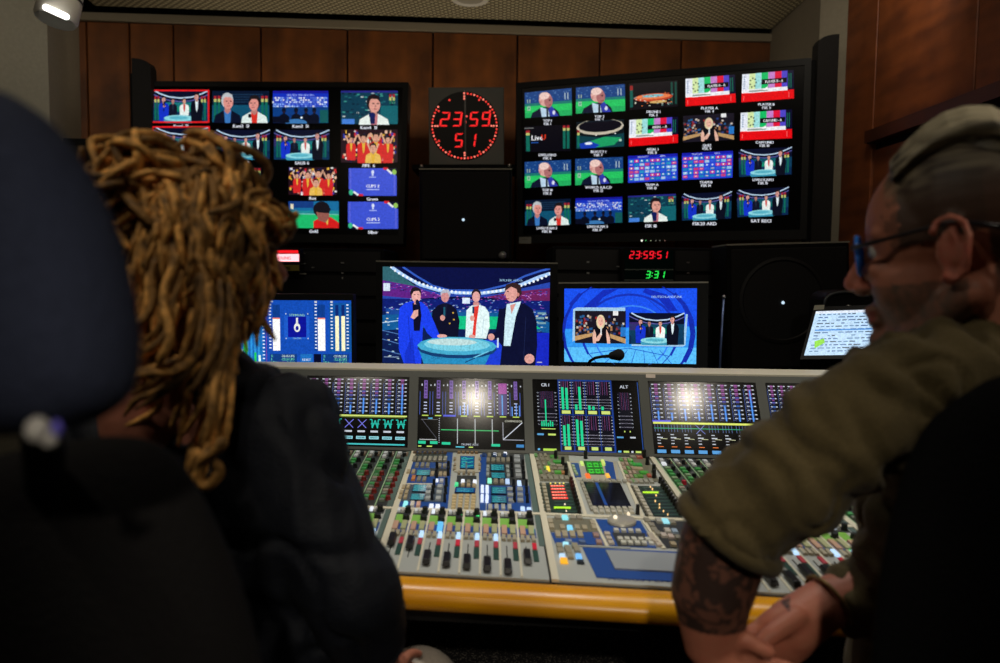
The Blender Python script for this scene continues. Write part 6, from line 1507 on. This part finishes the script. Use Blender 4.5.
# open the sleeve end and the collar
slv = at(740, 517, .862); sd = (V3(EL) - V3(SH)).normalized()
def keep(f):
    c = sum((vs[i] for i in f), V3((0, 0, 0))) / len(f)
    if (c - slv).length < .1 and (c - slv).dot((at(722, 560, .87) - at(790, 470, .855)).normalized()) > .026: return False
    return True
fs = [f for f in fs if keep(f)]
m_shirt = cloth('olive_shirt_cloth', (86, 74, 46))
sh = skin_obj('shirt', vs, fs, m_shirt, man)
mb = MB(); ce = slv + (at(722, 560, .87) - at(790, 470, .855)).normalized() * .022; dn = (at(722, 560, .87) - at(790, 470, .855)).normalized(); a1 = dn.cross(V3((0, 1, 0))).normalized(); b1 = dn.cross(a1)
L = [ce + (a1 * math.cos(w / 24 * 2 * PI) + b1 * math.sin(w / 24 * 2 * PI)) * (.058 + .002 * math.sin(w * 1.3)) for w in range(25)]
mb.tube(L, .0105, 10); mb.build('sleeve_cuff', m_shirt, man, smooth=True)
mb = MB(); c0 = at(985, 322, .912); L = [c0 + V3((math.cos(w / 24 * 2 * PI) * .078, math.sin(w / 24 * 2 * PI) * .074, .016 * math.cos(w / 24 * 2 * PI + 2.4))) for w in range(25)]
mb.tube(L, .013, 10); mb.build('collar', m_shirt, man, smooth=True)
mb2 = MB(); mb2.cap((.47, .97, .6), .11, (.66, .97, .6), .11, 20, 5); mb2.cap((.46, .98, .58), .095, (.36, 1.3, .585), .068, 20, 5); mb2.cap((.68, .98, .58), .095, (.78, 1.3, .585), .068, 20, 5)
mb2.cap((.36, 1.3, .58), .066, (.35, 1.3, .14), .045, 18, 4); mb2.cap((.78, 1.3, .58), .066, (.79, 1.3, .14), .045, 18, 4)
tv_, tf_ = remesh(mb2, .01, 4); skin_obj('trousers', tv_, tf_, cloth('dark_trouser_cloth', (30, 28, 28)), man)
for x in (.35, .79): mb = MB(); mb.ell((x, 1.36, .05), (.045, .13, .05), 18, 10); mb.build('shoe', m_black, man, smooth=True)
# bracelet
mb = MB(); bd = (RW - pa_).normalized(); a1 = bd.cross(V3((0, 1, 0))).normalized(); b1 = bd.cross(a1)
mb.tube([RW + bd * .004 + (a1 * math.cos(w / 20 * 2 * PI) + b1 * math.sin(w / 20 * 2 * PI)) * .0345 for w in range(21)], .0028, 8); mb.build('bracelet', mat('bracelet_metal', (130, 104, 60), rough=.4, metal=.6), man, smooth=True)
# ------------------------------------------------ his chair
m_chair = cloth('black_chair_fabric', (7, 7, 8), bump=.4, sheen=0)
m_chair.node_tree.nodes['Principled BSDF'].inputs['Specular IOR Level'].default_value = .1
def cushion(mb, px, Y, t, lean=0.0, dome=1.0):
    """padded pad: outline in the image at depth Y, real thickness t"""
    P = [at(x, y, Y) for x, y in px]
    # smooth the outline (two rounds of corner cutting)
    for _ in range(2):
        Q = []
        for i in range(len(P)): a, b = P[i], P[(i + 1) % len(P)]; Q += [a.lerp(b, .25), a.lerp(b, .75)]
        P = Q
    c = sum(P, V3((0, 0, 0))) / len(P); n = len(P); vs = []; rings = [(.0, 1), (.35, .97), (.62, .88), (.8, .72), (.92, .48), (.985, .2), (1, 0), (.985, -.2), (.92, -.48), (.8, -.72), (.62, -.88), (.35, -.97), (.0, -1)]
    for (s, h) in rings[1:-1]:
        for p in P: q = c + (p - c) * s; vs.append(q + V3((0, -h * t / 2 + lean * (q.z - c.z), 0)))
    vs += [c + V3((0, -t / 2, 0)), c + V3((0, t / 2, 0))]; k = len(rings) - 2; fs = []
    for j in range(k - 1):
        for i in range(n): i2 = (i + 1) % n; fs.append((j * n + i, (j + 1) * n + i, (j + 1) * n + i2, j * n + i2))
    for i in range(n): i2 = (i + 1) % n; fs.append((len(vs) - 2, i, i2)); fs.append((len(vs) - 1, (k - 1) * n + i2, (k - 1) * n + i))
    mb.add(vs, fs); return c
def chair_base(th, x, y, zs):
    mb = MB(); mb.lathe([(.03, .1), (.03, .3), (.022, .3), (.022, zs - .06)], V3((x, y, 0)), (0, 0, 1), 20); mb.build('gas_column', m_black, th)
    for i in range(5):
        w = 2 * PI * i / 5 + .3; e = V3((x + math.cos(w) * .28, y + math.sin(w) * .28, .075)); mb = MB(); mb.cap(V3((x, y, .12)), .024, e, .016, 12, 3); mb.build('leg', m_black, th, smooth=True)
        mb = MB(); mb.lathe([(.001, -.012), (.026, -.01), (.028, 0), (.026, .01), (.001, .012)], V3((e.x, e.y, .029)), (-math.sin(w), math.cos(w), 0), 18); mb.build('castor', m_black, th, smooth=True)
ch2 = thing('office_chair', V3((.64, .78, 0)), 'black padded office chair carrying the bearded man, right edge of frame', 'chair', None)
mb = MB(); cushion(mb, [(1000, 372), (1080, 372), (1150, 430), (1180, 600), (1150, 800), (900, 800), (868, 690), (882, 560), (900, 480), (925, 424), (960, 396)], .70, .05); mb.build('backrest', m_chair, ch2, smooth=True)
mb = MB(); mb.ell((.56, 1.0, .5), (.26, .27, .05), 32, 14); mb.build('seat', m_chair, ch2, smooth=True); chair_base(ch2, .56, .98, .5)
mb = MB(); mb.cap((.56, .8, .47), .025, (.56, .72, .62), .02, 12, 3); mb.build('back_bar', m_black, ch2, smooth=True)

# ------------------------------------------------ the dreadlocked person at the left
DH_ = at(188, 250, .93)
lady = thing('person', V3((DH_.x, DH_.y, 0)), 'person with a large knot of golden-brown dreadlocks and a black jacket seen from behind', 'person')
f2 = V3((.9, .43, -.06)).normalized(); l2 = V3((-f2.y, f2.x, 0)).normalized(); u2 = f2.cross(l2); u2 = -u2 if u2.z < 0 else u2
def G2(x, y, z): return DH_ + f2 * x + l2 * y + u2 * z
mb = MB()
def E2(x, y, z, rx, ry, rz): mb.ell(G2(x, y, z), (rx, ry, rz), 22, 14, a=f2, b=l2, cc=u2)
E2(-.01, 0, .03, .092, .074, .086); E2(.035, 0, -.02, .06, .06, .08); E2(.05, 0, -.08, .035, .036, .028); E2(.075, 0, -.05, .02, .022, .02)
for s in (1, -1): E2(.055, .03 * s, -.02, .03, .026, .034); E2(-.002, .077 * s, -.004, .015, .007, .028); mb.cap(G2(.08, .006 * s, .02), .009, G2(.068, .045 * s, .022), .009, 10, 3)
mb.cap(G2(.082, 0, .015), .008, G2(.108, 0, -.022), .011, 10, 3); mb.cap(G2(-.02, 0, -.05), .052, G2(-.03, 0, -.2), .06, 16, 4)
sR = at(286, 425, .93); eR = at(350, 592, .90); wR = at(380, 672, .98)
mb.cap(sR, .045, eR, .04, 14, 4); mb.cap(eR, .04, wR, .028, 14, 4); mb.cap(at(200, 430, .96), .09, at(200, 640, .96), .11, 16, 4)
hb = at(392, 676, 1.0); mb.ell(hb, (.022, .04, .032), 16, 10)
fingers(at(398, 682, 1.04), V3((.15, .9, -.25)).normalized(), V3((.2, .1, .95)).normalized(), V3((.4, 0, -.6)), (.08, .086, .08, .062), spread=.019)
mb.cap(at(384, 664, 1.0), .012, at(395, 668, 1.06), .009, 10, 3)
# legs (in pale trousers) rest on the seat, the body goes on inside
vs, fs = remesh(mb, .0045, 3)
skin_obj('body', vs, fs, MATS['skin'], lady, lambda p: mixc(lin((190, 126, 100)), lin((150, 84, 66)), .5 + .5 * noise.noise(p * 30)))
mb = MB()
mb.cap(at(118, 452, .97), .07, at(275, 440, .95), .078, 24, 6); mb.cap(at(200, 398, .96), .074, at(200, 440, .96), .1, 24, 6); mb.cap(at(240, 388, .95), .045, at(288, 432, .94), .06, 20, 5)
mb.ell(at(200, 520, .96), (.2, .12, .15), 30, 18); mb.ell(at(195, 640, .97), (.19, .13, .2), 30, 18); mb.ell(at(200, 760, .98), (.2, .14, .16), 30, 18)
mb.cap(sR, .07, at(312, 520, .915), .064, 24, 6); mb.cap(at(312, 520, .915), .064, eR, .058, 24, 6); mb.cap(eR, .056, at(366, 640, .935), .044, 24, 5)
mb.cap(at(110, 470, .97), .07, at(70, 620, .98), .06, 20, 5)
vs, fs = remesh(mb, .0065, 6)
me = bpy.data.meshes.new('x'); me.from_pydata(vs, [], fs); me.update(); ns = [v.normal.copy() for v in me.vertices]; bpy.data.meshes.remove(me)
vs = [v + n * (.005 * ridge(v, 10, V3((1, 1, .45))) + .008 * noise.noise(V3((v.x * 7, v.y * 7, v.z * 12 + v.x * 9))) + .0015 * noise.noise(v * 50) + crease(v + V3((3, 1, 0)), 14, 4)) for v, n in zip(vs, ns)]
m_jack = cloth('black_denim', (18, 21, 29), rough=.7, bump=.3, sheen=0)
skin_obj('jacket', vs, fs, m_jack, lady)
mb = MB(); jd = (eR - at(366, 640, .935)).normalized(); cw = at(368, 646, .94); a1 = jd.cross(V3((0, 1, 0))).normalized(); b1 = jd.cross(a1)
mb.tube([cw + (a1 * math.cos(w / 20 * 2 * PI) + b1 * math.sin(w / 20 * 2 * PI)) * .042 for w in range(21)], .005, 8); mb.build('jacket_cuff', m_jack, lady, smooth=True)
mb = MB(); c0 = at(212, 378, .955); mb.tube([c0 + V3((math.cos(w / 20 * 2 * PI) * .07, math.sin(w / 20 * 2 * PI) * .066, 0)) for w in range(21)], .014, 10); mb.build('jacket_collar', m_jack, lady, smooth=True)
# pale trousers
mb = MB(); mb.cap(at(300, 780, .95), .085, at(418, 692, 1.15), .068, 22, 6); mb.cap(at(180, 800, .98), .085, at(250, 730, 1.25), .06, 22, 6); mb.cap(at(240, 800, .92), .1, at(150, 800, .94), .1, 20, 5)
mb.cap(at(418, 692, 1.15), .062, at(425, 800, 1.34), .045, 20, 5); mb.cap(at(250, 730, 1.25), .058, at(255, 810, 1.36), .045, 20, 5)
vs, fs = remesh(mb, .009, 4)
skin_obj('trousers', vs, fs, cloth('pale_grey_cloth', (170, 160, 148), bump=.3), lady)
for q in (at(425, 800, 1.34), at(255, 810, 1.36)):
    mb = MB(); mb.cap((q.x, q.y, .12), .05, (q.x, q.y, q.z + .0), .048, 14, 3); mb.build('trouser_leg', MATS['pale_grey_cloth'], lady, smooth=True)
    mb = MB(); mb.ell((q.x, q.y + .06, .045), (.045, .13, .045), 18, 10); mb.build('shoe', m_black, lady, smooth=True)
# glasses
for s in (1, -1):
    mb = MB(); mb.tube([G2(.097 - .01 * abs(math.cos(w / 20 * 2 * PI)) * .5, (.033 + .025 * math.cos(w / 20 * 2 * PI)) * s, .004 + .024 * math.sin(w / 20 * 2 * PI)) for w in range(21)], .0024, 8); mb.build('glasses_rim', gd, lady, smooth=True)
    mb = MB(); mb.tube([G2(.09, .06 * s, .012), G2(.03, .078 * s, .018), G2(-.03, .082 * s, .008)], .002, 8); mb.build('glasses_temple', gd, lady, smooth=True)
# dreadlocks
rnd = random.Random(23)
mb = MB(); hairc_ = DH_ + V3((-.008, 0, .012))
def lock(path, r, wob=.008):
    r *= .86
    # resample as a Catmull-Rom path with small kinks
    P = [V3(p) for p in path]; out = []; n = len(P)
    for i in range(n - 1):
        p0, p1, p2, p3 = P[max(i - 1, 0)], P[i], P[i + 1], P[min(i + 2, n - 1)]
        for k in range(6):
            t = k / 6; out.append(.5 * ((2 * p1) + (p2 - p0) * t + (2 * p0 - 5 * p1 + 4 * p2 - p3) * t * t + (3 * p1 - p0 - 3 * p2 + p3) * t ** 3))
    out.append(P[-1]); m = len(out); off = V3((rnd.random() * 50, rnd.random() * 50, rnd.random() * 50))
    out = [p + V3((noise.noise(p * 22 + off), noise.noise(p * 22 - off), noise.noise(p * 20 + off * 2))) * wob for p in out]
    R = [r * (1 + .16 * noise.noise(p * 90 + off)) * (1 if 1 < i < m - 3 else (.75 if i <= 1 else .35 + .2 * (m - 1 - i))) for i, p in enumerate(out)]
    sh = rnd.choice((rnd.uniform(.25, .6), rnd.uniform(.7, 1.25))); base = lin((206, 152, 80)); c = tuple(min(1, base[i] * sh * (1, .97, .9)[i]) for i in range(3)) + (1,)
    mb.tube(out, R, 7, c)
def sp(th_, ph, r): return hairc_ + V3((math.cos(ph) * math.sin(th_) * r, math.sin(ph) * math.sin(th_) * r * .95, math.cos(th_) * r * .93))
mb.ell(hairc_, (.086, .087, .086), 24, 16, (40, 25, 12)); mb.ell(at(225, 195, .92), (.052, .052, .04), 18, 12, (44, 28, 14)); mb.ell(at(148, 168, .9), (.05, .045, .034), 18, 12, (44, 28, 14))
# locks swept over the head from hairline up to the knot
for i in range(150):
    ph = rnd.uniform(0, 2 * PI); s = rnd.choice((-1, 1)); L = []
    k0 = rnd.uniform(1.35, 2.0); k1 = rnd.uniform(.15, .7); tw = rnd.uniform(.4, 1.5) * s; lift = rnd.uniform(.0, .014)
    for k in range(6): u = k / 5; L.append(sp(k0 + (k1 - k0) * u, ph + tw * u, .091 + lift + .008 * math.sin(PI * u)))
    lock(L, rnd.uniform(.0038, .0058))
# loops of the knot at the upper left, and over the crown
def loops(c, rad, n, rr):
    for i in range(n):
        a = V3((rnd.gauss(0, 1), rnd.gauss(0, 1), rnd.gauss(0, 1))).normalized(); b = a.cross(V3((.3, .5, .8))).normalized(); d = a.cross(b); w0 = rnd.random() * 6; R = rnd.uniform(.55, 1.0)
        o = V3((rnd.uniform(-.3, .3), rnd.uniform(-.3, .3), rnd.uniform(-.3, .3)))
        L = [c + V3(((b.x * math.cos(w0 + k * .62) + d.x * math.sin(w0 + k * .62)) * R + o.x * 1, (b.y * math.cos(w0 + k * .62) + d.y * math.sin(w0 + k * .62)) * R + o.y, (b.z * math.cos(w0 + k * .62) + d.z * math.sin(w0 + k * .62)) * R + o.z)) * rad for k in range(7)]
        for p in L: p.z = c.z + (p.z - c.z) * .8
        lock(L, rr * rnd.uniform(.85, 1.15))
loops(at(143, 172, .88), .05, 52, .0052); loops(at(212, 184, .9), .056, 52, .0052); loops(at(190, 205, .87), .055, 20, .005); loops(at(252, 222, .9), .044, 26, .0045); loops(at(125, 190, .88), .035, 16, .005)
for i in range(120):    # over the back of the head from the knot down to the nape
    x0, y0 = rnd.uniform(120, 262), rnd.uniform(165, 215); x1 = 190 + (x0 - 190) * rnd.uniform(.8, 1.15) + rnd.uniform(-16, 16); y1 = rnd.uniform(290, 350); L = []
    for k in range(6):
        u = k / 5; x = x0 + (x1 - x0) * u + 10 * math.sin(u * 4 + i); y = y0 + (y1 - y0) * u
        q = 1 - ((x - 188) / 86) ** 2 - ((y - 245) / 120) ** 2; d = .93 - .098 * math.sqrt(max(.02, q)) - rnd.uniform(0, .012); L.append(at(x, y, d))
    lock(L, rnd.uniform(.0038, .0056), .01)
# hanging locks: pixel guide lines at real depths behind the head
guides = [[(150, 250, .85), (140, 310, .83), (136, 350, .82), (150, 400, .83), (112, 424, .84)], [(200, 270, .83), (205, 330, .815), (180, 375, .81), (140, 405, .82), (118, 428, .83)],
 [(225, 280, .84), (222, 345, .82), (196, 395, .815), (182, 455, .82)], [(235, 290, .85), (226, 350, .83), (218, 410, .82), (210, 450, .82), (206, 478, .82)], [(240, 290, .86), (232, 360, .84), (222, 430, .82), (214, 455, .815), (203, 462, .815), (198, 478, .815), (206, 484, .815)],
 [(210, 285, .83), (200, 350, .82), (170, 375, .81), (140, 380, .81), (120, 395, .82)], [(180, 270, .83), (168, 330, .81), (140, 352, .81), (128, 372, .81)], [(190, 260, .83), (196, 330, .81), (188, 390, .81), (178, 430, .815)],
 [(232, 270, .9), (238, 310, .89), (240, 350, .88), (243, 398, .88)], [(262, 240, .92), (264, 275, .92), (256, 310, .92)],
 [(160, 262, .84), (150, 320, .83), (132, 345, .83), (126, 310, .84)], [(215, 290, .83), (215, 345, .82), (208, 400, .82), (188, 440, .82), (184, 462, .82)], [(142, 240, .86), (128, 290, .85), (128, 340, .84), (136, 390, .84)], [(170, 262, .83), (160, 310, .81), (165, 350, .80), (150, 380, .81)]]
for g in guides:
    for rep in range(4):
        dx, dy, dd = rnd.uniform(-7, 7), rnd.uniform(-10, 6), rnd.uniform(-.02, .03)
        e = 1 if rep == 0 else rnd.uniform(.6, .95)
        L = [at(x + dx * (1 + .2 * k), y + dy, d + dd) for k, (x, y, d) in enumerate(g)]
        if e < 1: L = L[:-1]
        lock(L, rnd.uniform(.0042, .0062))
for i in range(60):     # locks falling over the nape and the side of the head
    x = rnd.uniform(128, 246); y = rnd.uniform(225, 275); d = .86 + .05 * abs(x - 200) / 80; x2 = x + (188 - x) * rnd.uniform(.1, .6); ln = rnd.uniform(60, 120)
    lock([at(x, y - 30, d), at(x + rnd.uniform(-8, 8), y + ln * .35, d - .02), at((x + x2) / 2, y + ln * .7, d - .02), at(x2, y + ln, d - .02)], rnd.uniform(.004, .006))
for g in ([(222, 440, .80), (214, 452, .80), (200, 462, .80), (196, 478, .80), (206, 486, .80), (214, 474, .80), (210, 462, .8)],): lock([at(*p) for p in g], .0075)
mh = mat('dreadlock_hair', attr=True, rough=.75, noise_amt=.75, noise_scale=70, bump=1.0)
o = mb.build('hair', mh, lady, smooth=True, label='golden-brown dreadlocks')
# ------------------------------------------------ chair at the left, its headrest close to the camera
ch1 = thing('office_chair', V3((-.22, .62, 0)), 'dark office chair with a big navy headrest, nearest to the camera at left', 'chair')
m_navy = cloth('navy_headrest_fabric', (54, 60, 82), bump=.5, sheen=0)
mb = MB(); cushion(mb, [(-150, 180), (-80, 96), (-10, 84), (35, 108), (66, 142), (98, 196), (118, 256), (131, 320), (134, 372), (126, 402), (100, 421), (50, 434), (-50, 438), (-150, 430), (-170, 300)], .42, .085); mb.build('headrest', m_navy, ch1, smooth=True, label='navy padded headrest')
m_back = cloth('dark_speckled_fabric', (18, 16, 17), bump=.5, sheen=0)
mb = MB(); cushion(mb, [(-60, 470), (10, 452), (70, 440), (135, 434), (172, 452), (204, 500), (236, 570), (262, 660), (268, 760), (200, 900), (-60, 900), (-120, 700)], .56, .07); mb.build('backrest', m_back, ch1, smooth=True)
mb = MB(); mb.cap(at(45, 500, .56), .013, at(42, 400, .46), .013, 14, 3); mb.build('headrest_post', m_black, ch1, smooth=True)
mb = MB(); mb.ell(at(38, 430, .388), (.0062, .006, .0068), 16, 10); mb.ell(at(49, 439, .39), (.0045, .004, .0045), 14, 8); mb.cap(at(44, 434, .39), .003, at(44, 436, .43), .003, 10, 3); mb.build('adjuster_knob', mat('pale_knob_plastic', (200, 196, 190), rough=.35), ch1, smooth=True)
mb = MB(); mb.ell(at(57, 428, .386), (.0028, .0025, .004), 12, 8); mb.build('blue_button', mat('violet_button', (110, 100, 220), rough=.3), ch1, smooth=True)
mb = MB(); mb.ell((-.27, .86, .46), (.26, .27, .05), 32, 14); mb.build('seat', m_back, ch1, smooth=True); chair_base(ch1, -.27, .84, .46)
mb = MB(); mb.cap((-.27, .64, .43), .025, (-.27, .6, .66), .02, 12, 3); mb.build('back_bar', m_black, ch1, smooth=True)
# ================================================================== LIGHT
def spot(name, loc, target, energy, size=75, blend=.7, rad=.05, col=(1, .9, .74)):
    l = bpy.data.lights.new(name, 'SPOT'); l.energy = energy; l.spot_size = math.radians(size); l.spot_blend = blend; l.shadow_soft_size = rad; l.color = col
    o = bpy.data.objects.new(name, l); COL.objects.link(o); o.location = loc
    d = V3(target) - V3(loc); o.rotation_euler = d.to_track_quat('-Z', 'Y').to_euler(); return o
w = bpy.data.worlds.new('world'); scene.world = w; w.use_nodes = True
w.node_tree.nodes['Background'].inputs['Color'].default_value = (.02, .02, .025, 1)
w.node_tree.nodes['Background'].inputs['Strength'].default_value = .3
def mirror_lamp(px, py):
    """ceiling point whose reflection in the tilted displays is seen at a pixel"""
    a, c = DP(px, py); p = D(a, c, .003); d = (p - CAM).normalized(); r = d - dN * 2 * d.dot(dN)
    return p + r * ((ZC - .03 - p.z) / r.z)
g1, g2 = mirror_lamp(475, 398), mirror_lamp(688, 398)
print('lamps', g1, g2)
for g in (g1, g2): spot('lamp_or_fill_spot', g, (g.x * .6 + .08, 1.9, .95), 9, 60, .8, .05)
for x in (-.45, .08, .62, 1.2): spot('lamp_or_fill_spot', (x, 1.5, ZC - .03), (x, 1.55, .8), 22, 62, .6, .04, (1, .95, .86))
spot('lamp_or_fill_spot', (-.95, .3, ZC - .03), (-.3, .85, 1.1), 16, 75, .8)  # added fill for the person at left, kept out of the display reflections
spot('lamp_or_fill_spot', (1.3, .35, ZC - .03), (.7, .85, 1.1), 16, 75, .8)  # added fill for the man at right, likewise no fixture
spot('lamp_or_fill_spot', (.05, -1.3, 2.3), (.03, 1.45, .5), 60, 20, .5)  # added narrow spot passing between the people to brighten the carpet panel
spot('lamp_or_fill_spot', (-1.2, 2.3, 2.4), (-2.0, 3.1, 1.7), 14, 100, .9)
spot('lamp_or_fill_spot', (1.05, 2.4, 2.4), (1.6, 3.2, 1.9), 6, 100, .9)  # added fill to lift the beige strip of the right wall
l = bpy.data.lights.new('back_wall_fill', 'AREA'); l.shape = 'RECTANGLE'; l.size = 2.4; l.size_y = .3; l.energy = 4.2; l.color = (1, .86, .66)  # added wash to brighten the wood wall, not a cove in the room
o = bpy.data.objects.new('back_wall_fill', l); COL.objects.link(o); o.location = (0, 1.9, 2.38); o.rotation_euler = (math.radians(62), 0, 0)
l = bpy.data.lights.new('ceiling_uplight_fill', 'AREA'); l.shape = 'RECTANGLE'; l.size = 2.6; l.size_y = .08; l.energy = 2.2; l.color = (1, .86, .66)  # added uplight hidden behind the televisions to brighten ceiling and upper wall
o = bpy.data.objects.new('ceiling_uplight_fill', l); COL.objects.link(o); o.location = (-.25, 3.62, 1.9); o.rotation_euler = (math.radians(180), 0, 0)
scene.view_settings.view_transform = 'Standard'; scene.view_settings.look = 'None'; scene.view_settings.exposure = 0; scene.view_settings.gamma = 1
try: scene.view_settings.use_curve_mapping = False
except Exception: pass
scene.cycles.use_denoising = True
scene.cycles.max_bounces = 6
